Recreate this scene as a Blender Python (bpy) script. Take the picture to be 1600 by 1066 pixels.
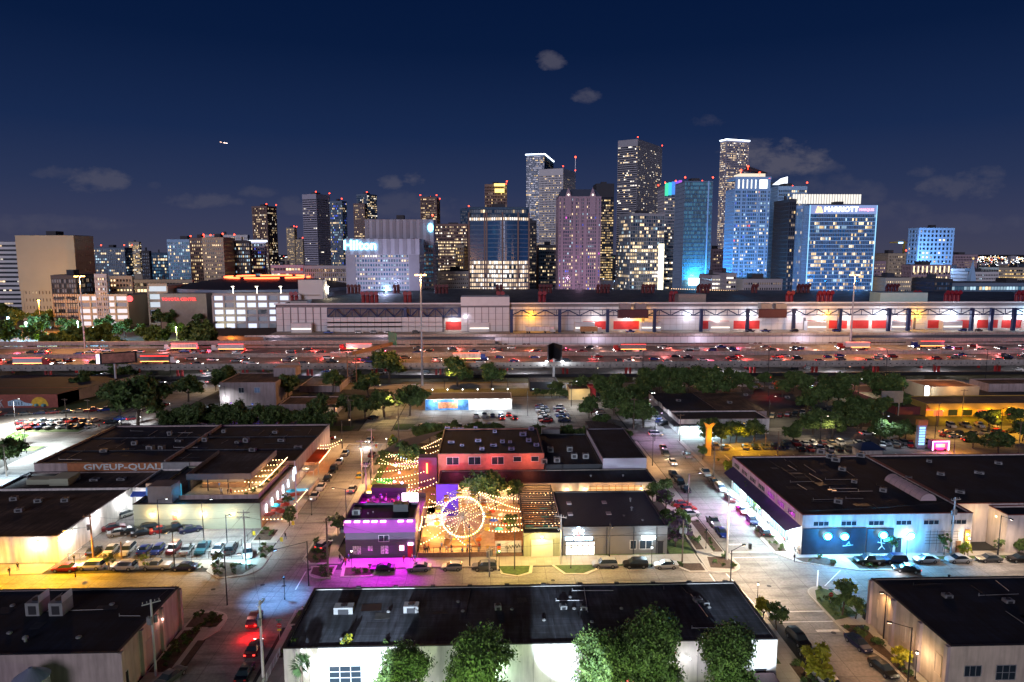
import bpy,bmesh,math,random
import numpy as np
from mathutils import Vector,Matrix,noise
random.seed(7);np.random.seed(7)
SC=bpy.context.scene
for o in list(bpy.data.objects):bpy.data.objects.remove(o)
COL=SC.collection
PI=math.pi
# camera, sky, exposure
CAM_H,FPX,YAW,PITCH=60.0,1067.0,math.radians(1.9),math.atan(138/1067)
cam=bpy.data.cameras.new('camera');cam.lens=24.0;cam.sensor_width=36.0
cam.clip_start=1;cam.clip_end=40000
co=bpy.data.objects.new('camera',cam);COL.objects.link(co)
co.location=(0,0,CAM_H);co.rotation_euler=(PI/2-PITCH,0,-YAW)
SC.camera=co
SC.view_settings.view_transform='Standard';SC.view_settings.look='None'
SC.view_settings.exposure=0.35;SC.view_settings.gamma=1.0
SC.view_settings.use_curve_mapping=False
SC.cycles.use_denoising=True
SC.cycles.max_bounces=5;SC.cycles.diffuse_bounces=2;SC.cycles.glossy_bounces=2
SC.cycles.transmission_bounces=3;SC.cycles.transparent_max_bounces=6
SC.cycles.sample_clamp_indirect=3.0;SC.cycles.sample_clamp_direct=0
SC.cycles.use_adaptive_sampling=True;SC.cycles.adaptive_threshold=0.02
SC.cycles.caustics_reflective=False;SC.cycles.caustics_refractive=False
W=bpy.data.worlds.new('World');SC.world=W;W.use_nodes=True
def build_sky():
 nt=W.node_tree;nt.nodes.clear();N=nt.nodes.new;L=nt.links.new
 def M(op,a,b=None,c=None):
  n=N('ShaderNodeMath');n.operation=op
  for i,v in enumerate((a,b,c)):
   if v is None:continue
   if isinstance(v,(int,float)):n.inputs[i].default_value=v
   else:L(v,n.inputs[i])
  return n.outputs[0]
 tc=N('ShaderNodeTexCoord');sep=N('ShaderNodeSeparateXYZ');L(tc.outputs['Generated'],sep.inputs[0])
 X,Y,Z=sep.outputs
 ramp=N('ShaderNodeValToRGB');L(M('MAXIMUM',Z,0.0),ramp.inputs[0])
 cr=ramp.color_ramp
 stops=[(0.0,(.062,.064,.112)),(.04,(.046,.054,.116)),(.09,(.026,.041,.106)),(.16,(.0105,.026,.088)),(.27,(.0032,.0130,.056)),(.42,(.0006,.0070,.040)),(1,(.0002,.0030,.020))]
 cr.elements[0].position=0;cr.elements[0].color=(*stops[0][1],1)
 cr.elements[1].position=1;cr.elements[1].color=(*stops[-1][1],1)
 for p,c in stops[1:-1]:
  e=cr.elements.new(p);e.color=(*c,1)
 sky=N('ShaderNodeTexSky');sky.sky_type='NISHITA';sky.sun_disc=False
 sky.sun_elevation=math.radians(-6);sky.sun_rotation=math.radians(180)
 sk=N('ShaderNodeVectorMath');sk.operation='SCALE';L(sky.outputs[0],sk.inputs[0]);sk.inputs['Scale'].default_value=.02
 add=N('ShaderNodeVectorMath');add.operation='ADD';L(ramp.outputs[0],add.inputs[0]);L(sk.outputs[0],add.inputs[1])
 ya=M('MAXIMUM',M('ABSOLUTE',Y),.05)
 U=M('DIVIDE',X,ya);V=M('DIVIDE',Z,ya)
 nz=N('ShaderNodeTexNoise');nz.inputs['Scale'].default_value=26;nz.inputs['Detail'].default_value=6;nz.inputs['Roughness'].default_value=.62
 cv=N('ShaderNodeCombineXYZ');L(U,cv.inputs[0]);L(M('MULTIPLY',V,1.7),cv.inputs[1]);L(M('SIGN',Y),cv.inputs[2]);L(cv.outputs[0],nz.inputs['Vector'])
 nf=M('SUBTRACT',nz.outputs[0],.5)
 total=None
 cs,sn,cy,sy=math.cos(PITCH),math.sin(PITCH),math.cos(YAW),math.sin(YAW)
 def uv(px,py):
  a,b=(px-800)/FPX,(533-py)/FPX
  fx=cs+b*sn;fz=-sn+b*cs
  x=a*cy+fx*sy;y=-a*sy+fx*cy
  return x/y,fz/y
 clouds=[(857,95,22,12,.9),(917,150,20,10,.75),(1102,188,28,8,.35),(150,281,44,17,.75),(88,271,30,9,.4),(318,314,55,11,.55),(400,300,28,8,.4),(462,322,24,14,.35),(650,280,19,10,.95),(608,285,20,9,.8),(640,325,75,20,.38),(1215,250,72,27,1.15),(1170,235,40,20,.7),(1275,262,34,12,.45),(1500,292,60,20,.55),(1440,268,22,8,.4),(1545,268,26,10,.4),(1350,305,40,20,.35),(1290,290,60,16,.3),(1395,330,60,16,.3),(60,350,120,12,.3),(1500,350,120,14,.25),(240,290,10,6,.2),(-160,250,60,20,.6),(1800,240,70,24,.6)]
 for px,py,rx,ry,s in clouds:
  u0,v0=uv(px,py)
  d=M('ADD',M('POWER',M('ABSOLUTE',M('DIVIDE',M('SUBTRACT',U,u0),rx*1.15/FPX)),2.0),M('POWER',M('ABSOLUTE',M('DIVIDE',M('SUBTRACT',V,v0),ry*1.15/FPX)),2.0))
  m=M('MULTIPLY',M('MINIMUM',M('MAXIMUM',M('SUBTRACT',1.0,M('ADD',d,M('MULTIPLY',nf,-4.2))),0.0),1.0),s)
  total=m if total is None else M('MAXIMUM',total,m)
 total=M('MULTIPLY',total,M('GREATER_THAN',Z,.001))
 mixc=N('ShaderNodeMix');mixc.data_type='RGBA'
 L(M('MULTIPLY',total,.62),mixc.inputs['Factor']);L(add.outputs[0],mixc.inputs[6]);mixc.inputs[7].default_value=(.115,.112,.155,1)
 bg=N('ShaderNodeBackground');L(mixc.outputs[2],bg.inputs[0]);bg.inputs[1].default_value=.68
 out=N('ShaderNodeOutputWorld');L(bg.outputs[0],out.inputs[0])
build_sky()
sun=bpy.data.lights.new('moonlight','SUN');sun.energy=.92;sun.angle=math.radians(25);sun.color=(.84,.80,1.0)  # added soft sun in place of city glow, lifts the facades
so=bpy.data.objects.new('moonlight',sun);COL.objects.link(so);so.rotation_euler=(math.radians(77),0,math.radians(-24))
# pixel <-> place
_f=(math.sin(YAW)*math.cos(PITCH),math.cos(YAW)*math.cos(PITCH),-math.sin(PITCH))
_r=(math.cos(YAW),-math.sin(YAW),0)
_u=(_r[1]*_f[2],-_r[0]*_f[2],_r[0]*_f[1]-_r[1]*_f[0])
def ray(px,py):
 a,b=(px-800)/FPX,(533-py)/FPX
 return[_f[i]+a*_r[i]+b*_u[i]for i in range(3)]
def G(px,py,z=0.0):
 d=ray(px,py);t=(z-CAM_H)/d[2]
 return d[0]*t,d[1]*t
def HT(px,py,y):
 d=ray(px,py);t=y/d[1]
 return d[0]*t,CAM_H+d[2]*t
# materials
MATS={}
def mat(name,col,rough=.8,metal=0.,var=.18,scale=.35,emit=None,es=0.,bump=0.,samp=True,spec=.5,kind=None,alpha=1):
 if name in MATS:return MATS[name]
 m=bpy.data.materials.new(name);m.use_nodes=True;nt=m.node_tree;N=nt.nodes.new;L=nt.links.new
 b=nt.nodes['Principled BSDF']
 b.inputs['Base Color'].default_value=(*col,1);b.inputs['Roughness'].default_value=rough;b.inputs['Metallic'].default_value=metal
 b.inputs['Specular IOR Level'].default_value=spec
 if emit is not None:
  b.inputs['Emission Color'].default_value=(*emit,1);b.inputs['Emission Strength'].default_value=es
  if not samp:m.cycles.emission_sampling='NONE'
 if var>0:
  geo=N('ShaderNodeNewGeometry')
  nz=N('ShaderNodeTexNoise');nz.inputs['Scale'].default_value=scale;nz.inputs['Detail'].default_value=5;nz.inputs['Roughness'].default_value=.6
  L(geo.outputs['Position'],nz.inputs['Vector'])
  mr=N('ShaderNodeMapRange');mr.inputs[1].default_value=.3;mr.inputs[2].default_value=.7
  mr.inputs[3].default_value=1-var;mr.inputs[4].default_value=1+var;L(nz.outputs[0],mr.inputs[0])
  fac=mr.outputs[0]
  def extra(vec_scale,node_scale,lo,hi,amt_lo,amt_hi):
   nonlocal fac
   mp=N('ShaderNodeMapping');mp.inputs['Scale'].default_value=vec_scale;L(geo.outputs['Position'],mp.inputs[0])
   n2=N('ShaderNodeTexNoise');n2 .inputs['Scale'].default_value=node_scale;n2 .inputs['Detail'].default_value=6;L(mp.outputs[0],n2 .inputs['Vector'])
   m2=N('ShaderNodeMapRange');m2 .inputs[1].default_value=lo;m2 .inputs[2].default_value=hi;m2 .inputs[3].default_value=amt_lo;m2 .inputs[4].default_value=amt_hi
   L(n2 .outputs[0],m2 .inputs[0])
   mm=N('ShaderNodeMath');mm.operation='MULTIPLY';L(fac,mm.inputs[0]);L(m2 .outputs[0],mm.inputs[1]);fac=mm.outputs[0]
  if kind=='road':
   extra((1,1,1),2.2,.35,.65,.82,1.12);extra((.25,1,1),.5,.34,.5,.58,1.05);extra((1,1,1),9,.58,.7,1,.66);extra((1,.3,1),.09,.4,.6,.78,1.15)
   br=N('ShaderNodeTexBrick');br.inputs['Scale'].default_value=1;br.inputs['Color1'].default_value=(1,1,1,1);br.inputs['Color2'].default_value=(.84,.84,.84,1)
   br.inputs['Mortar'].default_value=(.38,.37,.36,1);br.inputs['Mortar Size'].default_value=.04;br.inputs['Brick Width'].default_value=5.2;br.inputs['Row Height'].default_value=3.7;br.offset=0
   L(geo.outputs['Position'],br.inputs['Vector'])
   mm=N('ShaderNodeMath');mm.operation='MULTIPLY';L(fac,mm.inputs[0]);L(br.outputs[0],mm.inputs[1]);fac=mm.outputs[0]
  if kind=='walk':
   br=N('ShaderNodeTexBrick');br.inputs['Scale'].default_value=1;br.inputs['Color1'].default_value=(1,1,1,1);br.inputs['Color2'].default_value=(.88,.88,.88,1)
   br.inputs['Mortar'].default_value=(.6,.6,.6,1);br.inputs['Mortar Size'].default_value=.02;br.inputs['Brick Width'].default_value=1.5;br.inputs['Row Height'].default_value=1.5;br.offset=0
   L(geo.outputs['Position'],br.inputs['Vector'])
   mm=N('ShaderNodeMath');mm.operation='MULTIPLY';L(fac,mm.inputs[0]);L(br.outputs[0],mm.inputs[1]);fac=mm.outputs[0]
  if kind=='roof':
   br=N('ShaderNodeTexBrick');br.inputs['Scale'].default_value=1;br.inputs['Color1'].default_value=(1,1,1,1);br.inputs['Color2'].default_value=(.72,.72,.72,1)
   br.inputs['Mortar'].default_value=(1.5,1.5,1.6,1);br.inputs['Mortar Size'].default_value=.035;br.inputs['Brick Width'].default_value=9;br.inputs['Row Height'].default_value=1.8
   L(geo.outputs['Position'],br.inputs['Vector'])
   mm=N('ShaderNodeMath');mm.operation='MULTIPLY';L(fac,mm.inputs[0]);L(br.outputs[0],mm.inputs[1]);fac=mm.outputs[0]
   extra((1,.12,1),1.6,.3,.7,.45,1.7);extra((1,1,1),.16,.42,.58,.6,1.5);extra((.06,1,1),5,.3,.7,.8,1.25)
  if kind=='siding':
   wv=N('ShaderNodeTexWave');wv.bands_direction='X';wv.inputs['Scale'].default_value=1.15;wv.inputs['Distortion'].default_value=0
   L(geo.outputs['Position'],wv.inputs['Vector'])
   m2=N('ShaderNodeMapRange');m2 .inputs[3].default_value=.8;m2 .inputs[4].default_value=1.12;L(wv.outputs['Fac'],m2 .inputs[0])
   mm=N('ShaderNodeMath');mm.operation='MULTIPLY';L(fac,mm.inputs[0]);L(m2 .outputs[0],mm.inputs[1]);fac=mm.outputs[0]
   bp=N('ShaderNodeBump');bp.inputs['Strength'].default_value=.7;bp.inputs['Distance'].default_value=.06;L(wv.outputs['Fac'],bp.inputs['Height']);L(bp.outputs[0],b.inputs['Normal'])
  if kind=='lap':
   wv=N('ShaderNodeTexWave');wv.bands_direction='Z';wv.wave_profile='SAW';wv.inputs['Scale'].default_value=.8;wv.inputs['Distortion'].default_value=0
   L(geo.outputs['Position'],wv.inputs['Vector'])
   bp=N('ShaderNodeBump');bp.inputs['Strength'].default_value=.9;bp.inputs['Distance'].default_value=.08;L(wv.outputs['Fac'],bp.inputs['Height']);L(bp.outputs[0],b.inputs['Normal'])
  if kind=='stain':
   extra((1,1,.15),1.1,.3,.6,.7,1.05)
  hs=N('ShaderNodeVectorMath');hs.operation='SCALE';hs.inputs[0].default_value=col
  L(fac,hs.inputs['Scale']);L(hs.outputs[0],b.inputs['Base Color'])
  if bump:
   bp=N('ShaderNodeBump');bp.inputs['Strength'].default_value=bump;bp.inputs['Distance'].default_value=.1;L(nz.outputs[0],bp.inputs['Height']);L(bp.outputs[0],b.inputs['Normal'])
 MATS[name]=m;return m
def emat(name,col,s,samp=False):
 return mat('light_'+name,(.1,.1,.1),.5,var=0,emit=col,es=s,samp=samp)
ROAD=mat('concrete_road',(.27,.255,.235),.72,var=.12,scale=.12,kind='road')
WALK=mat('concrete_walk',(.40,.37,.32),.85,var=.12,kind='walk')
KERB=mat('kerb_concrete',(.45,.42,.37),.85,var=.1)
LOT=mat('lot_concrete',(.22,.21,.20),.8,var=.2,scale=.1,kind='road')
ASPH=mat('asphalt',(.05,.05,.05),.85,var=.3,scale=.2)
DIRT=mat('dark_ground',(.03,.03,.028),.95,var=.35,scale=.01)
GRASS=mat('grass',(.06,.10,.025),.95,var=.35,scale=1.5,bump=.6)
MULCH=mat('mulch',(.07,.045,.03),.95,var=.4,scale=2,bump=.6)
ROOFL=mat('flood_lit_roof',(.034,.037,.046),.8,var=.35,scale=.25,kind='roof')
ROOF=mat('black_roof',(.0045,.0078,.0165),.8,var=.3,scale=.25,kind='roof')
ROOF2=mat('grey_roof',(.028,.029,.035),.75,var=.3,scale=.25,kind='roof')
ROOFB=mat('brown_roof',(.055,.036,.026),.85,var=.3,scale=.25,kind='roof')
ROOFN=mat('navy_metal_roof',(.022,.03,.05),.45,var=.15,kind='siding')
WHITE=mat('white_stucco',(.72,.68,.62),.85,var=.1,kind='stain')
BEIGE=mat('beige_stucco',(.52,.42,.33),.85,var=.12,kind='stain')
PINKW=mat('pinkish_block_wall',(.42,.33,.31),.85,var=.12,kind='stain')
GREENW=mat('pale_green_lap_siding',(.42,.45,.32),.8,var=.06,kind='lap')
GREYS=mat('grey_lap_siding',(.20,.185,.17),.75,var=.06,kind='lap')
BRICK=mat('red_brick_wall',(.30,.085,.06),.85,var=.2,scale=1.2)
ORBR=mat('orange_brick_wall',(.40,.15,.06),.85,var=.2,scale=1.2)
STEEL=mat('galvanised_steel',(.45,.45,.46),.45,.6,var=.15)
HVAC=mat('hvac_metal',(.24,.24,.24),.55,.3,var=.15,scale=1)
DARKM=mat('dark_metal',(.03,.03,.035),.5,.4,var=.1)
WOOD=mat('weathered_wood',(.16,.12,.09),.9,var=.25,scale=2)
WOODW=mat('warm_wood',(.40,.22,.10),.8,var=.2,scale=1)
BARK=mat('bark',(.09,.065,.045),.95,var=.3,scale=3)
PAINT=mat('road_paint',(.75,.73,.70),.7,var=.2,scale=2)
GLASSD=mat('dark_glass',(.02,.03,.04),.12,0,var=0,spec=.6)
BLUEP=mat('blue_steel',(.015,.035,.11),.5,.1,var=.1)
REDP=mat('red_paint',(.50,.03,.03),.5,var=.12)
BLACK=mat('black_paint',(.015,.015,.018),.5,var=.1)
RUB=mat('rubber',(.015,.015,.015),.8,var=0)
CONC=mat('bridge_concrete',(.34,.31,.28),.85,var=.15,scale=.15,kind='stain')
PURPLE=mat('purple_wall',(.10,.045,.20),.7,var=.1,kind='lap')
TILE=mat('white_panel',(.56,.57,.60),.5,var=.06,scale=.3)
TILEG=mat('panel_joint_grey',(.16,.15,.17),.8,var=.1)
E_WARM=emat('warm_bulb',(1,.62,.28),9,False)
E_WIN=emat('warm_window',(1,.74,.42),1.5)
E_WHITE=emat('white_lamp',(.95,.98,1),12)
E_HEAD=emat('headlamp',(1,.96,.9),14,False)
E_TAIL=emat('tail_lamp',(1,.03,.02),5,False)
E_TAILOFF=mat('tail_lens',(.35,.01,.01),.3,var=0)
HEADOFF=mat('headlamp_lens',(.5,.5,.5),.15,var=0)
CHROME=mat('wheel_alloy',(.4,.4,.4),.35,.8,var=0)
# mesh helpers
class MB:
 def __init__(s):s.v=[];s.f=[];s.m=[]
 def quad(s,a,b,c,d,mi=0):
  n=len(s.v);s.v+=[a,b,c,d];s.f.append((n,n+1,n+2,n+3));s.m.append(mi)
 def poly(s,pts,mi=0):
  n=len(s.v);s.v+=list(pts);s.f.append(tuple(range(n,n+len(pts))));s.m.append(mi)
 def box(s,x0,y0,z0,x1,y1,z1,mi=0):
  s.prism([(x0,y0),(x1,y0),(x1,y1),(x0,y1)],z0,z1,mi)
 def prism(s,p,z0,z1,mi=0,mtop=None):
  n=len(s.v);k=len(p)
  s.v+=[(x,y,z0)for x,y in p]+[(x,y,z1)for x,y in p]
  s.f.append(tuple(range(n+k-1,n-1,-1)));s.m.append(mi)
  s.f.append(tuple(range(n+k,n+2*k)));s.m.append(mi if mtop is None else mtop)
  for i in range(k):
   j=(i+1)%k;s.f.append((n+i,n+j,n+k+j,n+k+i));s.m.append(mi)
 def obox(s,c,sx,sy,z0,z1,rot=0,mi=0):
  ca,sa=math.cos(rot),math.sin(rot)
  s.prism([(c[0]+x*ca-y*sa,c[1]+x*sa+y*ca)for x,y in((-sx/2,-sy/2),(sx/2,-sy/2),(sx/2,sy/2),(-sx/2,sy/2))],z0,z1,mi)
 def tube(s,p,q,r,n=6,mi=0,r2=None,caps=True):
  p,q=Vector(p),Vector(q);d=(q-p)
  if d.length<1e-6:return
  d.normalize();a=d.orthogonal().normalized();b=d.cross(a);r2=r if r2 is None else r2
  k=len(s.v)
  for c,rr in((p,r),(q,r2)):
   for i in range(n):
    t=2*PI*i/n;w=c+(a*math.cos(t)+b*math.sin(t))*rr;s.v.append(tuple(w))
  for i in range(n):
   j=(i+1)%n;s.f.append((k+i,k+j,k+n+j,k+n+i));s.m.append(mi)
  if caps:
   s.f.append(tuple(range(k+n-1,k-1,-1)));s.m.append(mi);s.f.append(tuple(range(k+n,k+2*n)));s.m.append(mi)
 def ball(s,c,r,n=6,mi=0,sz=1):
  k=len(s.v);m=max(3,n//2+1)
  for i in range(1,m):
   ph=PI*i/m
   for j in range(n):
    th=2*PI*j/n;s.v.append((c[0]+r*math.sin(ph)*math.cos(th),c[1]+r*math.sin(ph)*math.sin(th),c[2]+r*sz*math.cos(ph)))
  top=len(s.v);s.v+=[(c[0],c[1],c[2]+r*sz),(c[0],c[1],c[2]-r*sz)]
  for i in range(m-2):
   for j in range(n):
    a=k+i*n+j;b=k+i*n+(j+1)%n;s.f.append((a,a+n,b+n,b));s.m.append(mi)
  for j in range(n):
   s.f.append((top,k+j,k+(j+1)%n));s.m.append(mi)
   b=k+(m-2)*n;s.f.append((top+1,b+(j+1)%n,b+j));s.m.append(mi)
 def mesh(s,name,mats,org=(0,0,0)):
  me=bpy.data.meshes.new(name)
  ox,oy,oz=org
  me.from_pydata([(x-ox,y-oy,z-oz)for x,y,z in s.v],[],s.f)
  if not isinstance(mats,(list,tuple)):mats=[mats]
  for m in mats:me.materials.append(m)
  if len(mats)>1:me.polygons.foreach_set('material_index',s.m)
  me.update();return me
 def build(s,name,mats,parent=None,smooth=False,kind=None):
  if not s.f:return None
  org=ORG.get(parent.name,(0,0,0))if parent else(0,0,0)
  me=s.mesh(name,mats,org)
  if smooth:me.shade_smooth()
  o=bpy.data.objects.new(name,me);COL.objects.link(o)
  if parent:o.parent=parent;ORG[o.name]=org
  if kind:o['kind']=kind
  return o
SAT=1.6
ORG={}
LABELS=set()
def tag(o,label,cat,group=None):
 o['label']=label;o['category']=cat
 if group:o['group']=group
 return o
def thing(name,label,cat,loc=(0,0,0),group=None,rz=0):
 o=bpy.data.objects.new(name,None);COL.objects.link(o);o.location=loc;o.rotation_euler=(0,0,rz)
 o.empty_display_size=.5
 ORG[o.name]=tuple(loc);return tag(o,label,cat,group)
def struct(name,mb,mats):
 o=mb.build(name,mats);o['kind']='structure';return o
def piece(name,me,parent,loc,rot=(0,0,0)):
 """a part that shares mesh data; loc in world coordinates"""
 o=bpy.data.objects.new(name,me);COL.objects.link(o);o.parent=parent
 og=ORG.get(parent.name,(0,0,0));o.location=tuple(loc[i]-og[i]for i in range(3));o.rotation_euler=rot
 ORG[o.name]=tuple(loc);return o
def copy_tree(o,parent=None):
 c=o.copy();COL.objects.link(c)
 if parent:c.parent=parent
 for ch in KIDS.get(o.name,()):copy_tree(ch,c)
 return c
KIDS={}
def remember(root):
 KIDS[root.name]=[x for x in root.children]
 for x in root.children:remember(x)
def lamp(parent,loc,power,col=(1,.8,.55),r=.12,spot=None,aim=None,blend=.5):
 col=tuple((c/max(col))**SAT for c in col)
 l=bpy.data.lights.new('lamp_light','SPOT' if spot else 'POINT');l.energy=power;l.color=col;l.shadow_soft_size=r
 if spot:l.spot_size=math.radians(spot);l.spot_blend=blend
 o=bpy.data.objects.new('lamp_light',l);COL.objects.link(o)
 if parent:
  o.parent=parent;og=ORG.get(parent.name,(0,0,0));o.location=tuple(loc[i]-og[i]for i in range(3))
 else:o.location=loc
 if aim is not None:
  o.rotation_euler=(Vector(aim)-Vector(loc)).to_track_quat('-Z','Y').to_euler()
 return o
def text(s,size,mats,parent,loc,rot=(PI/2,0,0),ext=.06,name='lettering',bold=0,align='CENTER',sx=1):
 c=bpy.data.curves.new(name,'FONT');c.body=s;c.size=size;c.extrude=ext;c.align_x=align;c.align_y='CENTER';c.offset=bold
 c.resolution_u=2
 c.materials.append(mats)
 tmp=bpy.data.objects.new(name,c);me=bpy.data.meshes.new_from_object(tmp);bpy.data.objects.remove(tmp)
 if not me.materials:me.materials.append(mats)
 o=bpy.data.objects.new(name,me);COL.objects.link(o);o.rotation_euler=rot;o.scale=(sx,1,1)
 if parent:
  o.parent=parent;og=ORG.get(parent.name,(0,0,0));o.location=tuple(loc[i]-og[i]for i in range(3))
 else:o.location=loc
 return o
ORD=['first','second','third','fourth','fifth','sixth','seventh','eighth','ninth','tenth','eleventh','twelfth','thirteenth','fourteenth','fifteenth','sixteenth','seventeenth','eighteenth','nineteenth','twentieth']
def nth(i):
 if i<20:return ORD[i]
 t={2:'twenty',3:'thirty',4:'forty',5:'fifty',6:'sixty',7:'seventy',8:'eighty',9:'ninety'}[(i+1)//10]if i+1<100 else 'hundred'
 d=(i+1)%10
 return(t[:-1]+'ieth')if d==0 else t+'-'+ORD[d-1]
# ground
mb=MB();mb.quad((-15000,-300,0),(15000,-300,0),(15000,20000,0),(-15000,20000,0));struct('ground',mb,DIRT)
# towers of downtown
LITM=dict(warm=emat('pane_warm',(1,.72,.40),1.5),yellow=emat('pane_yellow',(1,.66,.25),.95),white=emat('pane_white',(1,.9,.74),2.0),dim=emat('pane_dim',(.9,.62,.38),.28),cool=emat('pane_cool',(.55,.82,1),.85),blue=emat('pane_blue',(.05,.12,1),1.1),teal=emat('pane_teal',(.06,.32,.55),.30),navy=emat('pane_navy',(.03,.12,.32),.22),magenta=emat('pane_magenta',(1,.1,.8),1.2),red=emat('pane_red',(1,.06,.03),1.4),slate=emat('pane_slate',(.10,.16,.26),.22))  # teal, navy, slate: unlit panes given an added glow for bluish tint
def lit_mat(k,f):
 if f==1:return LITM[k]
 m=LITM[k].node_tree.nodes['Principled BSDF'];return emat('pane_%s_%.2f'%(k,f),m.inputs['Emission Color'].default_value[:3],m.inputs['Emission Strength'].default_value*f)
def wallm(n,c):return mat('tower_'+n,c,.8,var=.06,scale=.05)
TW=dict(white=wallm('white',(.66,.64,.64)),grey=wallm('grey',(.38,.37,.40)),brown=wallm('brown',(.23,.15,.13)),tan=wallm('tan',(.46,.38,.28)),dark=wallm('dark',(.05,.05,.06)),pink=wallm('pink',(.40,.29,.34)),blue=wallm('bluewhite',(.34,.54,.78)),navy=wallm('navy',(.05,.10,.17)),steel=wallm('steel',(.16,.22,.30)),lilac=wallm('lilac',(.44,.42,.50)))
TG=dict(dark=mat('tower_glass_dark',(.02,.025,.035),.15,var=0,spec=.7),blue=mat('tower_glass_blue',(.02,.06,.12),.15,var=0,spec=.8),teal=mat('tower_glass_teal',(.02,.13,.24),.2,var=0,spec=.8),brown=mat('tower_glass_brown',(.04,.025,.02),.2,var=0))
LED_W=emat('led_white',(.75,.85,1),3.5);LED_B=emat('led_blue',(.3,.65,1),1.1);LED_RED=emat('beacon_red',(1,.05,.02),7)
def solve(C,u,d):
 den=u[0]*d[1]-u[1]*d[0]
 return 0 if abs(den)<1e-9 else-(C[0]*d[1]-C[1]*d[0])/den
def footprint(xl,xc,xr,top,D,a=0,depth=35,row=None):
 row=row or(top+440)/2
 def dr(px):
  d=ray(px,row);return d[0]/d[1],1.0
 dc=dr(xc);C=(dc[0]*D,D)
 u1=(-math.cos(a),math.sin(a));u2=(math.sin(a),math.cos(a))
 L1=solve(C,u1,dr(xl))if abs(xl-xc)>1.5 else depth
 L2=solve(C,u2,dr(xr))if abs(xr-xc)>1.5 else depth
 if L1<=1 or L1>300:L1=depth
 if L2<=1 or L2>300:L2=depth
 return C,u1,u2,L1,L2
def tower(label,xl,xc,xr,top,D,a=0,fh=3.9,bay=3.2,sill=.35,pier=.25,wall='white',glass='dark',lit=(('warm',.15),),z0=0,name='office_tower',cat='tower',depth=35,proud=.35,beacons=0,floors_hot=.12,podium=None,cap=3,zt=None,roofm=None,led=None,row=None,lowlit=None,backs=True):
 C,u1,u2,L1,L2=footprint(xl,xc,xr,top,D,a,depth,row)
 H=zt if zt else HT(xc,top,D)[1]
 P=[C,(C[0]+u2[0]*L2,C[1]+u2[1]*L2),(C[0]+u1[0]*L1+u2[0]*L2,C[1]+u1[1]*L1+u2[1]*L2),(C[0]+u1[0]*L1,C[1]+u1[1]*L1)]
 cx=sum(p[0]for p in P)/4;cy=sum(p[1]for p in P)/4
 root=thing(name,label,cat,(cx,cy,0))
 def off(e):
  k=[]
  for(sa,sb)in((-1,-1),(-1,1),(1,1),(1,-1)):
   ea=sa*e;eb=sb*e
   base=P[[(-1,-1),(-1,1),(1,1),(1,-1)].index((sa,sb))]
   k.append((base[0]+u1[0]*ea+u2[0]*eb,base[1]+u1[1]*ea+u2[1]*eb))
  return k
 core=MB();core.prism(P,z0,H-.5);core.build('glazing',TG[glass],root)
 wl=MB();n=max(2,int((H-cap-z0)/fh));fh2=(H-cap-z0)/n
 for i in range(n):wl.prism(off(proud),z0+i*fh2,z0+(i+sill)*fh2)if sill>0 else None
 wl.prism(off(proud+.05),H-cap,H,0)
 names=list(lit);lm=[lit_mat(k,f)for k,_ in names for f in(1,.5,.24)];panes=MB()
 bay*=.62 if D<1000 else.8
 if bay>2.9 and 'apart on the right' not in label:bay=2.9
 faces=[(P[0],u2,(-u1[0],-u1[1]),L2),(P[0],u1,(-u2[0],-u2[1]),L1)]
 if backs:faces+=[(P[3],u2,u1,L2),(P[1],u1,u2,L1)]
 for fi,(p,t,nn,Ln)in enumerate(faces):
  k=max(1,int(round(Ln/bay)));bw=Ln/k
  if pier>0:
   for j in range(k+1):
    w=bw*pier
    c=(p[0]+t[0]*min(max(j*bw,w/2),Ln-w/2)+nn[0]*(proud+.04)/2,p[1]+t[1]*min(max(j*bw,w/2),Ln-w/2)+nn[1]*(proud+.04)/2)
    wl.obox(c,w,proud+.1,z0,H-cap,math.atan2(t[1],t[0]))
  if fi>1:continue
  for i in range(n):
   fl=1.0
   rr=random.random()
   if rr<floors_hot:fl=3.2
   elif rr<.35:fl=.35
   if lowlit and i<n*lowlit[0]:fl=lowlit[1]
   za=z0+(i+sill)*fh2;zb=z0+(i+1)*fh2
   j=0
   while j<k:
    r=random.random();acc=0;mi=None
    for q,(nm,pr)in enumerate(names):
     acc+=pr*1.3*(fl if nm in('warm','yellow','white','dim')else 1)
     if r<acc:mi=q;break
    if mi is not None:
     run=1 if random.random()<.6 else random.randint(1,3)
     for q in range(run):
      if j+q>=k:break
      s0=(j+q+pier/2+.06)*bw;s1=(j+q+.94-pier/2)*bw;e=.06
      A=(p[0]+t[0]*s0+nn[0]*e,p[1]+t[1]*s0+nn[1]*e);B=(p[0]+t[0]*s1+nn[0]*e,p[1]+t[1]*s1+nn[1]*e)
      dz=(zb-za)*.12;panes.quad((*A,za+dz),(*B,za+dz),(*B,zb-dz),(*A,zb-dz),mi*3+random.choice((0,0,1,1,2)))
     j+=run
    else:j+=1
 wl.build('wall',TW[wall],root)
 panes.build('window_panes',lm,root,kind='stuff')
 rm=MB();rm.prism(off(-1.2),H,H+.3)
 rm.obox((cx,cy),min(L1,L2)*.4,min(L1,L2)*.3,H+.3,H+4,math.atan2(u2[1],u2[0]));rm.build('roof',roofm or TW['dark'],root)
 for b in range(beacons):
  q=P[b%4]if b<4 else(cx,cy)
  bb=MB();bb.tube((q[0],q[1],H),(q[0],q[1],H+3),.15);bb.ball((q[0],q[1],H+3.6),.5+D/1900,6,1);bb.build('beacon',[DARKM,LED_RED],root)
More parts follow.
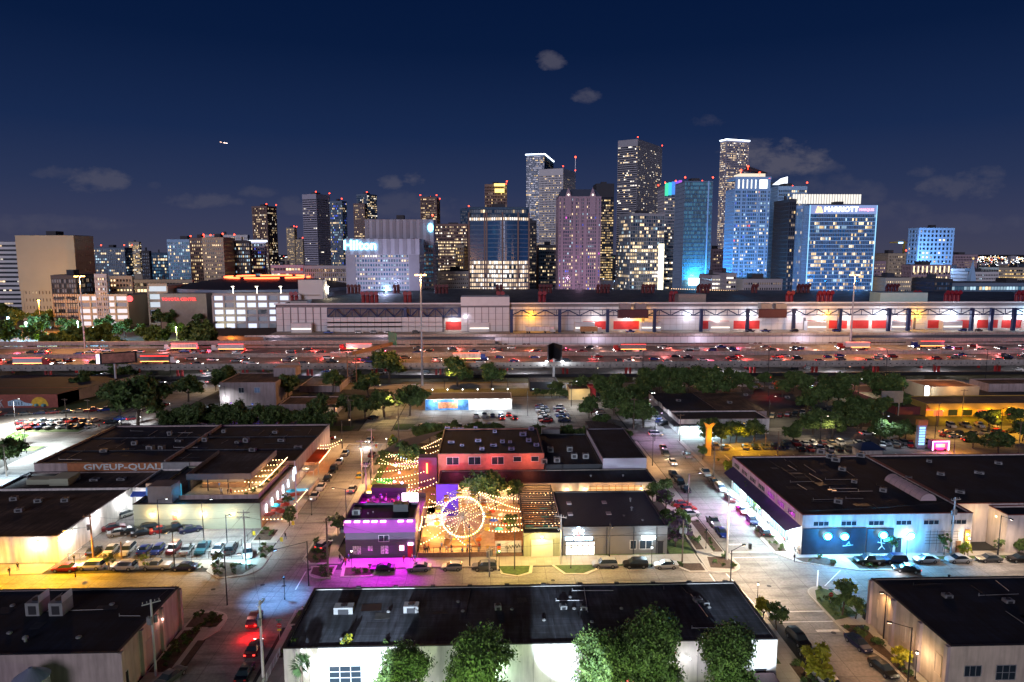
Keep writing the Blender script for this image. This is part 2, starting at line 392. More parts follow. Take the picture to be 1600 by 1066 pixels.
 if led:
  e=MB();o1=off(proud+.5);w=led[1]
  for i in range(4):
   A=o1[i];B=o1[(i+1)%4];e.tube((A[0],A[1],H+.2),(B[0],B[1],H+.2),w,4)
  e.build('led_rim',led[0],root)
 return root,P,H,u1,u2,L1,L2,off
T=tower
def B(*a,**k):return T(*a,name='city_building',cat='building',**k)
w3=(('warm',.07),('white',.04),('dim',.08))
B('white block with dark ribbon windows at the left edge of the skyline',-60,33,36,378,720,sill=.55,pier=0,bay=6,wall='white',lit=(('warm',.06),('white',.05)),fh=4.4)
JAIL=B('big beige windowless jail block with small windows on its side',28,118,147,368,620,sill=.6,pier=.72,bay=5.5,fh=6.2,wall='tan',glass='brown',lit=(('warm',.05),('dim',.06)))
m_=MB();r_,P_,H_=JAIL[:3];m_.box(P_[3][0]-.3,P_[0][1]-1.1,H_*.36,P_[0][0]+.3,P_[0][1]-.45,H_);m_.build('blank_wall',TW['tan'],r_)
B('dark glass office block in front of the beige windowless block',80,118,147,430,560,sill=.12,pier=.12,wall='dark',glass='dark',lit=(('slate',.35),('dim',.1)),depth=25)
B('small pale brick block right of the dark glass office',148,166,168,428,560,sill=.4,pier=.4,wall='grey',lit=(('cool',.15),('warm',.1)))
B('pale loft building with lit corner windows beside the low garages',171,206,208,431,600,sill=.5,pier=.35,wall='tan',lit=(('warm',.25),('yellow',.1)),bay=5)
B('wide bluish hospital block with scattered lit windows far left',147,196,208,387,1000,sill=.3,pier=.15,wall='steel',glass='blue',lit=(('slate',.45),('cool',.06),('warm',.05)),beacons=3)
T('small distant tower with brightly lit top between the hospital and the dark slab',203,219,222,378,1700,sill=.3,pier=.2,wall='tan',lit=(('yellow',.35),('white',.15)),bay=6)
T('slim dark slab tower left of the teal lit block',222,234,237,392,820,wall='dark',lit=(('navy',.2),),sill=.5)
B('low teal lit office block behind the dark slab',235,262,264,395,900,wall='navy',glass='teal',lit=(('teal',.3),('cool',.12),('warm',.06)),sill=.25,pier=.1)
B('long low hall with a glowing window strip left of the arena',208,300,303,437,640,wall='tan',lit=(('white',.2),('warm',.3)),sill=.4,pier=.1,fh=5,bay=6)
T('apartment tower with blue lit glass and a white left edge',263,300,301,374,800,wall='blue',glass='teal',lit=(('teal',.45),('warm',.12),('cool',.12)),sill=.3,pier=.28,beacons=2)
T('brown apartment tower with warm windows beside the blue glass one',298,320,331,372,770,wall='brown',lit=(('warm',.22),('yellow',.12)),sill=.4,pier=.4,beacons=2)
T('tan ribbed apartment tower with beacons above the arena',318,350,368,371,720,wall='tan',lit=(('warm',.14),('yellow',.1),('dim',.15)),sill=.5,pier=.45,beacons=3)
T('pale slab tower rising behind the ribbed apartments',316,388,391,367,860,wall='white',lit=(('warm',.08),),sill=.5,pier=.4)
T('dark apartment tower with scattered lights left of the white crowned one',367,391,393,376,740,wall='dark',lit=(('warm',.18),('cool',.08),('dim',.1),('blue',.02)),sill=.35,pier=.3)
T('apartment tower with bright white crown above the arena roof',390,414,416,377,780,wall='lilac',glass='blue',lit=(('warm',.15),('cool',.14),('blue',.03)),sill=.35,pier=.3,led=(LED_W,1.2))
T('brown pinstriped office tower standing alone at the left of the skyline',396,419,434,322,1300,wall='brown',glass='brown',lit=(('warm',.12),('white',.06)),sill=.2,pier=.5,bay=3.6,beacons=3,a=.35)
T('little gold tower with a lit spire on the horizon',449,461,465,356,1800,wall='tan',lit=(('yellow',.3),('warm',.1)),sill=.4,pier=.4,beacons=2)
T('stepped gold lit block right of the little spire tower',463,474,476,374,1700,wall='tan',lit=(('yellow',.3),),sill=.4,pier=.4,beacons=1)
T('pale banded office tower with a flat top left of the hotel',475,496,517,303,1250,wall='lilac',glass='dark',lit=(('white',.012),('dim',.02)),sill=.5,pier=.06,fh=3.8,beacons=2,a=.5,cap=9)
T('slim glass apartment tower beside the banded tower',517,536,543,314,1180,wall='steel',glass='blue',lit=(('warm',.12),('cool',.10),('blue',.03),('slate',.3)),sill=.25,pier=.3,a=.4,beacons=1,led=None)
T('brown brick tower with warm windows behind the hotel',554,571,575,318,1300,wall='brown',glass='brown',lit=(('warm',.18),('yellow',.08)),sill=.4,pier=.4,a=.2)
T('round shouldered dark glass tower behind the brown brick one',559,575,590,303,1450,wall='steel',glass='blue',lit=(('warm',.14),('white',.08),('slate',.2)),sill=.35,pier=.15,a=.5,beacons=1)
B('low pale garage left of the hotel with lit decks',424,474,477,414,700,wall='lilac',lit=(('warm',.25),('white',.15)),sill=.5,pier=.1,fh=5,bay=7)
B('wide pale office block with a fine window grid left of the hotel',476,541,543,415,640,wall='grey',lit=(('dim',.35),('warm',.12)),sill=.25,pier=.35,bay=3)
T('dark brown tower with red beacons behind the hotel',658,683,688,308,1300,wall='brown',glass='brown',lit=(('warm',.10),('yellow',.08),('dim',.15)),sill=.35,pier=.3,beacons=5)
T('brown gridded office slab with many warm windows right of the hotel',680,730,734,350,900,wall='brown',lit=(('warm',.2),('white',.07),('dim',.2)),sill=.45,pier=.25,bay=3)
T('narrow tan tower with a glowing vertical stripe beside the lit glass block',712,724,733,383,760,wall='tan',lit=(('yellow',.25),('warm',.1)),sill=.4,pier=.3)
T('small blue glass tower peeping out left of the lit glass block',720,733,736,326,1000,wall='navy',glass='blue',lit=(('slate',.4),('cool',.05)),sill=.3,pier=.1,beacons=1)
B('white low building with a blue lit screen at its right end',684,735,737,424,660,wall='white',lit=(('dim',.1),('warm',.05)),sill=.7,pier=.5)
STR=mat('hotel_stripe',(.30,.28,.33),.7,var=.05)
def hotel():
 r,P,H,u1,u2,L1,L2,off=T('pale striped hotel block with blue rooftop lettering',541,655,684,373,560,wall='lilac',glass='teal',fh=3.6,bay=3.4,sill=.45,pier=.38,lit=(('teal',.40),('warm',.09),('white',.08),('cool',.12)),cap=13,floors_hot=0,depth=30)
 r.name='hotel_tower';ORG[r.name]=tuple(r.location)
 x0,x1,y=P[3][0],P[0][0],P[0][1]
 s=MB()
 for i in range(0,18,2):
  xa=x0+(x1-x0)*i/18;s.box(xa,y-.75,H-12.6,xa+(x1-x0)/18,y-.42,H-.1)
 s.box(x0-.2,y-.8,0,x0+(x1-x0)*.13,y-.5,H-13);s.box(x1-(x1-x0)*.14,y-.8,0,x1+.2,y-.5,H-13);s.box(x0,y-.8,0,x1,y-.5,8)
 s.build('wall_panel',STR,r)
 text('Hilton',10.5,emat('hotel_letters',(.25,.75,1),5),r,(x0+11.5,y-1.4,H-5.5),bold=.25,ext=.4)
 return r
hotel()
r2=T('taller striped rear wing of the hotel with a blue emblem on its end',572,677,680,343,600,wall='lilac',glass='teal',fh=3.6,bay=3.4,sill=.4,pier=.25,lit=(('teal',.5),('dim',.12)),cap=22,floors_hot=0,depth=22,beacons=1)
r,P,H=r2[:3];s=MB();x0,x1,y=P[3][0],P[0][0],P[0][1]
for i in range(0,20,2):s.box(x0+(x1-x0)*i/20,y-.8,H-21.5,x0+(x1-x0)*(i+1)/20,y-.42,H-.1)
s.build('wall_panel',STR,r);e=MB();e.ball((x1-2,y-1.5,H-7),2.6,8,0,1.5);e.build('emblem',emat('emblem_blue',(.2,.7,1),4),r)
def glass_block():
 r,P,H,u1,u2,L1,L2,off=T('blue glass office block with brightly lit lower floors and a curved front',733,826,829,324,640,wall='navy',glass='blue',fh=4.1,bay=3.4,sill=.16,pier=.08,lit=(('slate',.5),('warm',.035)),lowlit=(0,0),cap=2,depth=40,floors_hot=0)
 x0,x1,y=P[3][0],P[0][0],P[0][1]
 lo=MB();up=MB();sl=MB();mats=[emat('office_glow_warm',(1,.74,.50),.85),emat('office_glow_white',(1,.88,.78),1.35),emat('office_glow_dim',(.8,.55,.4),.35),LITM['magenta'],LITM['cool']]
 def fx(t):return x0+(x1-x0)*t
 def fy(t):return y-3-9*math.sin(PI*min(1,max(0,(t-.28)/.72)))*(t>.28)
 K=27;hmid=H*.52
 n=int(hmid/3.9)
 for i in range(n):
  z=i*hmid/n
  for j in range(K):
   t0,t1=j/K,(j+1)/K;a,b=(fx(t0+.004),fy(t0+.004)),(fx(t1-.004),fy(t1-.004))
   hot=.33<t0<.62
   if random.random()<.93:
    mi=random.choices([0,1,2,4],[5,9 if hot else 2,3,.15])[0]
    lo.quad((*a,z+.9),(*b,z+.9),(*b,z+hmid/n-.1),(*a,z+hmid/n-.1),mi)
 for i in range(n+1):
  z=i*hmid/n
  pts=[(fx(j/K),fy(j/K)-.35)for j in range(K+1)]
  sl.prism(pts+[(x1,y),(x0,y)],z-.45,z+.45)
 m=int((H-hmid-9)/4)
 for i in range(m):
  z=hmid+i*4
  pts=[(fx(j/K),fy(j/K)-.2)for j in range(K+1)]
  up.prism(pts+[(x1,y),(x0,y)],z+.35,z+3.7)
  sl.prism([(a,b-.12)for a,b in pts]+[(x1,y),(x0,y)],z+3.7,z+4.35)
 for j in(0,7,8,15,22,27):sl.box(fx(j/K)-.7,fy(j/K)-1,0,fx(j/K)+.7,fy(j/K)+1,H-5,1)
 top=MB();zt=hmid+m*4
 for j in range(K):top.quad((fx(j/K+.006),fy(j/K)-.5,zt+.6),(fx((j+1)/K-.006),fy((j+1)/K)-.5,zt+.6),(fx((j+1)/K-.006),fy((j+1)/K)-.5,zt+3),(fx(j/K+.006),fy(j/K)-.5,zt+3),random.choice([0,1]))
 lo.build('window_panes',mats,r,kind='stuff');up.build('glass_front',mat('blue_glass_front',(.03,.10,.22),.2,var=.25,scale=.4,spec=.8),r);sl.build('floor_slab',[TW['steel'],TW['brown']],r);top.build('crown_panes',mats,r,kind='stuff')
glass_block()
T('gold lit crown tower behind the blue glass block',758,792,801,288,900,wall='brown',glass='brown',lit=(('yellow',.10),('dim',.1)),sill=.4,pier=.3,beacons=2)
def gold():
 for nm,(a,b,t,bt),m in(('crown_light_panel',(772,789,287,291),emat('gold_crown',(1,.75,.2),1.6)),('crown_light_panel',(773,788,295,301),emat('gold_crown',(1,.75,.2),1.6))):
  x0,z1=HT(a,t,895);x1,z0=HT(b,bt,895);m_=MB();m_.box(x0,893,z0,x1,896,z1)
  o=m_.build(nm,m,bpy.data.objects[GOLD])
GOLD=[o.name for o in bpy.data.objects if o.get('label','').startswith('gold lit crown')][0];gold()
T('tall dark glass tower with a rounded corner and a white rim light',822,850,864,241,1500,wall='navy',glass='blue',fh=4,bay=4,sill=.3,pier=.12,lit=(('yellow',.03),('warm',.03),('navy',.3)),led=(LED_W,1.5),a=.25,floors_hot=.1)
T('slim dark residential tower left of the white tower foot',824,838,843,345,900,wall='dark',lit=(('warm',.14),('dim',.2)),sill=.4,pier=.3)
r=T('white tower with a regular grid of punched windows and a mast',842,879,898,263,1250,wall='white',fh=4.1,bay=3.4,sill=.48,pier=.4,lit=(('yellow',.07),('warm',.05)),a=.45,cap=12,beacons=2,floors_hot=.1)
mb=MB();q=r[1][1];mb.tube((q[0],q[1],r[2]),(q[0],q[1],r[2]+28),.6);mb.ball((q[0],q[1],r[2]+28),1.8,6,1);mb.build('mast',[STEEL,LED_RED],r[0])
T('brown office slab at the foot of the white tower',842,872,875,383,760,wall='brown',lit=(('warm',.08),('dim',.2)),sill=.45,pier=.2)
def gabled():
 r,P,H,u1,u2,L1,L2,off=T('pink brick hotel tower with steep gabled roof and two pinnacles',873,938,941,307,690,wall='pink',glass='blue',fh=3.5,bay=3.3,sill=.35,pier=.42,lit=(('slate',.4),('warm',.14),('cool',.06),('blue',.02),('magenta',.006)),cap=2,floors_hot=0,depth=28)
 x0,x1,y=P[3][0],P[0][0],P[0][1]
 g=MB()
 g.poly([(x0,y,H),(x1,y,H),(x1-4,y+12,H+8),(x0+4,y+12,H+8)]);g.poly([(x1,y,H),(x1,y+28,H),(x1-4,y+16,H+8),(x1-4,y+12,H+8)])
 g.poly([(x0,y,H),(x0+4,y+12,H+8),(x0+4,y+16,H+8),(x0,y+28,H)]);g.poly([(x0+4,y+12,H+8),(x1-4,y+12,H+8),(x1-4,y+16,H+8),(x0+4,y+16,H+8)]);g.poly([(x0,y+28,H),(x0+4,y+16,H+8),(x1-4,y+16,H+8),(x1,y+28,H)])
 g.build('hip_roof',mat('slate_roof',(.10,.12,.17),.6,var=.1),r)
 p=MB()
 for t in(.22,.8):
  cx=x0+(x1-x0)*t;p.prism([(cx-3,y-1.4),(cx+3,y-1.4),(cx+3,y+2),(cx-3,y+2)],H-18,H)
  k=[(cx-3,y-1.4,H),(cx+3,y-1.4,H),(cx+3,y+2,H),(cx-3,y+2,H)];ap=(cx,y,H+9)
  for i in range(4):p.poly([k[i],k[(i+1)%4],ap])
  p.ball((cx,y-1.6,H+1.5),.9,6,1)
  p.build('gable',[TW['pink'],LITM['white']],r);p=MB()
 for t in(.08,.36,.5,.64,.93):
  cx=x0+(x1-x0)*t;q=MB();q.box(cx-1.2,y-1.2,0,cx+1.2,y-.1,H-2);q.build('bay_pier',TW['pink'],r)
 b=MB();b.box(x0-6,y-14,0,x1+6,y-.5,15);b.build('podium',TW['brown'],r)
 wp=MB()
 for i in range(9):
  cx=x0-3+i*(x1-x0+6)/8.5;wp.box(cx,y-14.3,9 if i%2 else 4,cx+2.2,y-14.05,13,0)
 wp.build('podium_window',LITM['yellow'],r)
gabled()
T('black glass tower with rows of yellow windows and a dark flat crown',931,958,962,287,1150,wall='dark',glass='dark',fh=4,sill=.35,pier=.15,lit=(('yellow',.2),('warm',.1),('dim',.2)),cap=22)
def banded():
 r,P,H,u1,u2,L1,L2,off=T('tallest banded granite tower with a chamfered top',964,994,1032,217,1430,wall='grey',glass='dark',fh=4.3,bay=4,sill=.42,pier=.07,lit=(('warm',.05),('white',.03)),a=.62,cap=14,beacons=2,floors_hot=.07,row=330)
 return r
banded()
T('glass office tower with a pale grid and a sloping blue roof',966,984,1036,333,800,wall='grey',glass='blue',fh=4.2,bay=5,sill=.2,pier=.14,a=1.35,lit=(('warm',.16),('white',.06),('slate',.3),('cool',.05)),cap=3,row=420)
r=T('office tower with a rainbow lit crown beside the blue glass tower',1037,1063,1066,290,880,wall='grey',glass='blue',fh=4,bay=3.6,sill=.4,pier=.1,lit=(('slate',.3),('warm',.12),('white',.05)),cap=4,beacons=4)
x0,x1,y,H=r[1][3][0],r[1][0][0],r[1][0][1],r[2]
for i,c in enumerate([(.05,.9,.5),(.04,.7,.9),(.05,.3,1),(.25,.1,1),(.55,.1,.9)]):
 m_=MB();a=x0+(x1-x0)*i/5;m_.box(a,y-1,H-13+i*.8,a+(x1-x0)/5-.1,y-.5,H+3+i*.9);m_.build('crown_light_panel',emat('crown%d'%i,c,.75),r[0])
m_=MB();m_.box(x0+(x1-x0)*.76,y-1.4,5,x0+(x1-x0)*.84,y-1,H-14);m_.build('light_strip',emat('strip_cool',(.6,.75,1),1.6),r[0])
m_=MB();xx,z1=HT(1029,381,780);xe,z0=HT(1035,440,780);m_.box(xx,776,3,xe,779,z1);o=m_.build('lit_stair_tower',emat('stair_glow',(1,.9,.65),1.8));tag(o,'glowing glass stair shaft between two office towers','stair tower')
def blue_glass():
 r,P,H,u1,u2,L1,L2,off=T('bright blue glass tower with a white floodlight at its foot',1068,1111,1117,283,700,wall='steel',glass='teal',fh=4,bay=2.6,sill=.1,pier=.04,lit=(('teal',.80),('cool',.012),('warm',.01)),cap=1,beacons=4,floors_hot=0)
 x0,x1,y=P[3][0],P[0][0],P[0][1]
 m_=MB();m_.box(x0+6,y-5,27,x0+18,y-3,34);m_.build('floodlight',emat('flood_cyan',(.45,.9,1),9),r)
 lamp(r,(x0+12,y-8,36),90000,(.10,.6,1),2)
 m_=MB();m_.box(x1-5,y-.9,0,x1-3.6,y-.5,H);m_.build('fin',TW['blue'],r)
blue_glass()
T('tallest ribbed tower with a glowing white rim above its roof',1122,1131,1166,218,1400,wall='lilac',glass='dark',fh=4.1,bay=3.6,sill=.35,pier=.35,a=1.25,lit=(('warm',.20),('white',.08),('dim',.12)),led=(LED_W,1.4),cap=5,row=330,floors_hot=.2)
B('pale stone building left of the white apartment tower foot',1112,1134,1140,389,820,wall='pink',lit=(('warm',.1),),sill=.5,pier=.5)
def crowned():
 r,P,H,u1,u2,L1,L2,off=T('white and blue apartment tower with a lit colonnade and dark winged roof',1146,1200,1203,295,680,wall='blue',glass='navy' if False else 'teal',fh=3.6,bay=3.0,sill=.34,pier=.22,lit=(('navy',.42),('warm',.13),('white',.06),('cool',.07),('blue',.02),('red',.004)),cap=2,floors_hot=0,depth=26)
 x0,x1,y=P[3][0],P[0][0],P[0][1];w=x1-x0
 c=MB()
 for t in(.0,.13,.25,.37,.49,.61,.93):c.box(x0+w*t,y-.5,H,x0+w*(t+.07),y+1.5,H+9)
 c.box(x0-.5,y-.8,H+9,x1+.5,y+24,H+11.5);c.build('colonnade',TW['blue'],r)
 g=MB();g.box(x0+2,y+2.2,H+.3,x1-2,y+3,H+9);g.build('crown_light_panel',emat('crown_glow',(1,.93,.8),1.7),r)
 g=MB();g.box(x0+w*.15,y+3,H+11.6,x1-w*.12,y+20,H+15);g.build('upper_storey',emat('penthouse_glow',(1,.86,.66),.8),r)
 k=MB();z=H+15
 k.poly([(x0+w*.2,y+1,z+2),(x1-w*.08,y+1,z+.5),(x0+w*.42,y+8,z+8)]);k.poly([(x1-w*.08,y+1,z+.5),(x1-w*.1,y+20,z+2),(x0+w*.42,y+8,z+8)]);k.poly([(x1-w*.1,y+20,z+2),(x0+w*.2,y+1,z+2),(x0+w*.42,y+8,z+8)])
 k.box(x0+w*.2,y+1,z,x1-w*.08,y+20,z+.45)
 k.build('winged_roof',TW['dark'],r)
 q=MB()
 for t in(.16,.3,.62,.7,.9):q.box(x0+w*t,y-1,0,x0+w*(t+.035),y-.1,H)
 q.build('fin',TW['blue'],r)
 for px,py in((1158,266),(1169,260),(1187,270),(1202,279)):
  bx,bz=HT(px,py,y);b_=MB();b_.ball((bx,y,bz),1,6);b_.tube((bx,y,bz-3),(bx,y,bz),.2);b_.build('beacon',LED_RED,r)
crowned()
r=T('dark blue glass apartment tower with a white crest behind the pale frame tower',1198,1226,1232,289,760,wall='navy',glass='teal',fh=3.6,bay=3.2,sill=.3,pier=.1,lit=(('navy',.5),('warm',.10),('cool',.05),('blue',.02)))
x0,x1,y,H=r[1][3][0],r[1][0][0],r[1][0][1],r[2]
m_=MB();m_.poly([(x0+4,y-1,H),(x1,y-1,H),(x1,y-1,H+9),(x1-7,y-1,H+7)]);m_.poly([(x0+4,y+1,H),(x1,y+1,H),(x1,y+1,H+9),(x1-7,y+1,H+7)]);m_.build('crest',emat('crest',(.85,.9,1),1.6),r[0])
T('apartment tower in a pale blue portal frame beside the blue lined hotel',1213,1257,1259,291,720,wall='blue',glass='teal',fh=3.6,bay=3.2,sill=.3,pier=.16,lit=(('navy',.4),('warm',.16),('white',.05),('cool',.05),('blue',.02)),cap=4,beacons=2)
def marq():
 T('dark side wing of the blue lined hotel',1231,1241,1244,311,650,wall='dark',glass='dark',lit=(('yellow',.08),('dim',.1)),sill=.25,pier=.2)
 r0=T('narrow ribbed blue wing joining the big lit hotel on its left',1240,1261,1264,321,655,wall='blue',glass='teal',fh=3.5,bay=1.4,sill=.06,pier=.35,lit=(('teal',.3),('warm',.05)))
 x0,x1,y,H=r0[1][3][0],r0[1][0][0],r0[1][0][1],r0[2]
 m_=MB()
 for i in range(26):m_.box(x0+i*2.6,y+6,H+2,x0+i*2.6+1.6,y+7,H+11)
 m_.build('roof_screen',emat('screen_glow',(1,.93,.82),.9),r0[0])
 r,P,H,u1,u2,L1,L2,off=T('wide blue glass hotel with glowing slab edges and rooftop sign',1263,1366,1369,321,640,wall='blue',glass='teal',fh=3.45,bay=2.6,sill=.09,pier=.03,lit=(('warm',.12),('yellow',.09),('cool',.04),('navy',.5)),cap=8,floors_hot=0,depth=24)
 x0,x1,y=P[3][0],P[0][0],P[0][1]
 e=MB()
 for x in(x0-.3,x1+.1):e.box(x-.35,y-1.1,2,x+.35,y-.5,H)
 e.box(x0,y-1.1,5.5,x1,y-.6,6.3);e.build('led_edge',LED_B,r)
 sl=MB();n=int((H-8)/3.45)
 for i in range(3,n+1):sl.box(x0,y-.95,i*(H-8)/n-.05,x1,y-.55,i*(H-8)/n+.28)
 sl.build('slab_edge',emat('slab_glow',(.32,.52,.95),.62),r)
 sg=MB();sg.box(x0,y-1.0,H-8,x1,y-.5,H+.1);sg.build('sign_band',emat('sign_band',(.30,.42,.85),.6),r)
 text('MARRIOTT',6.6,emat('sign_white',(1,1,1),4),r,(x0+29,y-1.7,H-4),bold=0,ext=.2)
 text('MARQUIS',3.3,emat('sign_red',(1,.25,.3),3),r,(x0+53,y-1.7,H-4.2),bold=0,ext=.2)
 lg=MB();lx=x0+8
 lg.poly([(lx-3.5,y-1.9,H-7),(lx-1,y-1.9,H-7),(lx,y-1.9,H-2),(lx-1.6,y-1.9,H-.8)]);lg.poly([(lx,y-1.9,H-6.5),(lx+1.5,y-1.9,H-7),(lx+3.6,y-1.9,H-7),(lx+1,y-1.9,H-1)]);lg.build('emblem',emat('emblem_orange',(1,.45,.12),4),r)
marq()
B('dark lit-deck garage with bright white levels behind the hall roof',1113,1128,1134,430,575,wall='grey',lit=(('white',.8),),sill=.5,pier=.05,fh=3.4,bay=8)
B('grey garage with bright right-hand decks behind the hall roof',1135,1150,1162,427,560,wall='grey',lit=(('white',.25),('warm',.3)),sill=.5,pier=.1,fh=3.4)
B('low grey sloping hall with a lit terrace below the apartment tower',1162,1222,1226,436,570,wall='grey',lit=(('dim',.1),),sill=.6,pier=.4)
B('small pale block right of the blue lined hotel',1364,1383,1386,408,760,wall='pink',lit=(('warm',.15),('dim',.2)),sill=.5,pier=.4)
B('brown gridded apartment block behind the small pale block',1387,1414,1419,396,820,wall='tan',lit=(('warm',.16),('dim',.3)),sill=.4,pier=.5,beacons=1)
B('low block with a lit arcade of arches below the brown block',1384,1424,1428,434,640,wall='tan',lit=(('warm',.4),),sill=.5,pier=.5)
T('pale blue apartment tower with tan side standing apart on the right',1418,1434,1489,356,880,wall='blue',glass='dark',a=1.45,fh=5.4,bay=9,sill=.42,pier=.42,lit=(('navy',.12),('warm',.04)),cap=3,beacons=0,row=390)
r=B('tan podium building with glowing crown windows under the pale blue tower',1424,1485,1488,414,800,wall='pink',fh=5,bay=5,sill=.4,pier=.35,lit=(('dim',.3),('warm',.1)))
x0,x1,y,H=r[1][3][0],r[1][0][0],r[1][0][1],r[2];m_=MB()
for i in range(9):m_=MB();m_.box(x0+2+i*(x1-x0)/9,y-.9,H-9,x0+3.2+i*(x1-x0)/9,y-.5,H-1.5);m_.build('crown_light_strip',emat('crownstrip',(1,.8,.45),1.6),r[0])
B('brown low slab with dark openings right of the pale blue tower',1490,1526,1528,398,1100,wall='pink',lit=(('dim',.2),),sill=.4,pier=.4)
B('pale hospital-like block with lit bays near the church spire',1488,1514,1516,420,850,wall='white',lit=(('warm',.3),('white',.1)),sill=.5,pier=.3)
B('low pale building behind the white spire',1512,1560,1562,425,800,wall='white',lit=(('cool',.12),),sill=.6,pier=.3)
B('long tan building with warm ribbon windows at the right edge',1560,1680,1684,418,850,wall='tan',lit=(('yellow',.35),('dim',.2)),sill=.5,pier=.05,bay=6)
B('wide low glass building with cyan lit floors at the right edge',1488,1700,1704,442,620,wall='steel',glass='teal',fh=4.4,bay=5,sill=.2,pier=.04,lit=(('teal',.35),('cool',.3),('warm',.14),('white',.1)),floors_hot=0)
B('dark glass low office left of the cyan lit building',1461,1488,1490,436,615,wall='dark',glass='blue',lit=(('navy',.3),('dim',.1)),sill=.3,pier=.1)
for px,py,y,pw_,c in((1450,411,840,70000,(.45,.68,1)),(1475,411,840,70000,(.45,.68,1)),(1160,424,640,20000,(.3,.66,1)),(1185,424,640,20000,(.3,.66,1)),(1290,440,592,30000,(.12,.5,1)),(1340,440,592,30000,(.12,.5,1)),(600,449,522,30000,(.7,.75,1)),(960,440,740,26000,(.6,.8,1)),(905,444,640,22000,(.85,.6,.8)),(60,470,570,42000,(1,.75,.4))):  # floods added to brighten the dim tower facades
 x,z=HT(px,py,y);t=thing('street_flood','floodlight washing the facade behind it near x %d'%px if False else 'floodlight at the foot of the %s'%{1450:'pale blue tower, left one',1475:'pale blue tower, right one',1160:'colonnade tower, left one',1185:'colonnade tower, right one',1290:'blue lined hotel, left one',1340:'blue lined hotel, right one',600:'striped hotel',960:'black glass tower',905:'gabled pink hotel',60:'windowless beige block'}[px],'floodlight',(x,y,0));m_=MB();m_.tube((x,y,0),(x,y,z-.6),.3,6);m_.box(x-1,y-.6,z-.6,x+1,y+.6,z+.4);m_.build('mast',TW['dark'],t);lamp(t,(x,y+1,z+1.5),pw_,c,1.5)
x,z=HT(1521,405,780);t=thing('church_spire','slender white spire with a gold finial','spire',(x,780,0));m_=MB()
m_.prism([(x-3,777),(x+3,777),(x+3,783),(x-3,783)],0,30);k=[(x-3,777,30),(x+3,777,30),(x+3,783,30),(x-3,783,30)]
for i in range(4):m_.poly([k[i],k[(i+1)%4],(x,780,z)])
m_.build('shaft',TW['blue'],t);m_=MB();m_.ball((x,780,z+.6),1.2,6);m_.build('finial',LITM['yellow'],t)
x,z=HT(1413,380,1000);t=thing('tower_crane','thin tower crane with a blue light on its jib','crane',(x,1000,0));m_=MB();m_.box(x-1.3,999,0,x+1.3,1001,z+3);m_.build('mast',mat('crane_yellow',(.5,.35,.06),.6),t)
m_=MB();m_.tube((x+8,1000,z),(x-22,1000,z+1),1,4);m_.tube((x,1000,z+5),(x-20,1000,z+1),.3,4);m_.build('jib',MATS['crane_yellow'],t);m_=MB();m_.box(x-9,998,z-.6,x-3,999,z+1.5);m_.build('jib_light',emat('crane_light',(.3,.6,1),4),t)
m_=MB()
for i in range(900):
 y=random.uniform(1100,9000);sx=random.uniform(-1.0,1.05);x=sx*y
 w=random.uniform(15,60);h=random.uniform(4,16)if random.random()<.93 else random.uniform(15,45)
 m_.obox((x,y),w,random.uniform(10,30),0,h,random.uniform(0,.5),random.choice([0,1,2]))
o=m_.build('distant_buildings',[TW['grey'],TW['dark'],TW['tan']]);o['kind']='stuff'
m_=MB();far=[emat('far_warm',(1,.7,.35),4),emat('far_white',(.85,.92,1),5),emat('far_orange',(1,.45,.12),4),emat('far_red',(1,.1,.06),4),emat('far_green',(.3,1,.7),3)]
for i in range(2600):
 y=700+8500*random.random()**1.5;x=random.uniform(-1.05,1.08)*y
 if random.random()<.35:y=random.uniform(2500,7000);x=random.uniform(.55,1.0)*y
 s=y*random.uniform(.0003,.0006);z=random.uniform(8,20)
 m_.obox((x,y),s*random.uniform(1,2.6),s,z,z+s,0,random.choices(range(5),[4,8,2,1,.3])[0])
o=m_.build('distant_lights',far);o['kind']='stuff'
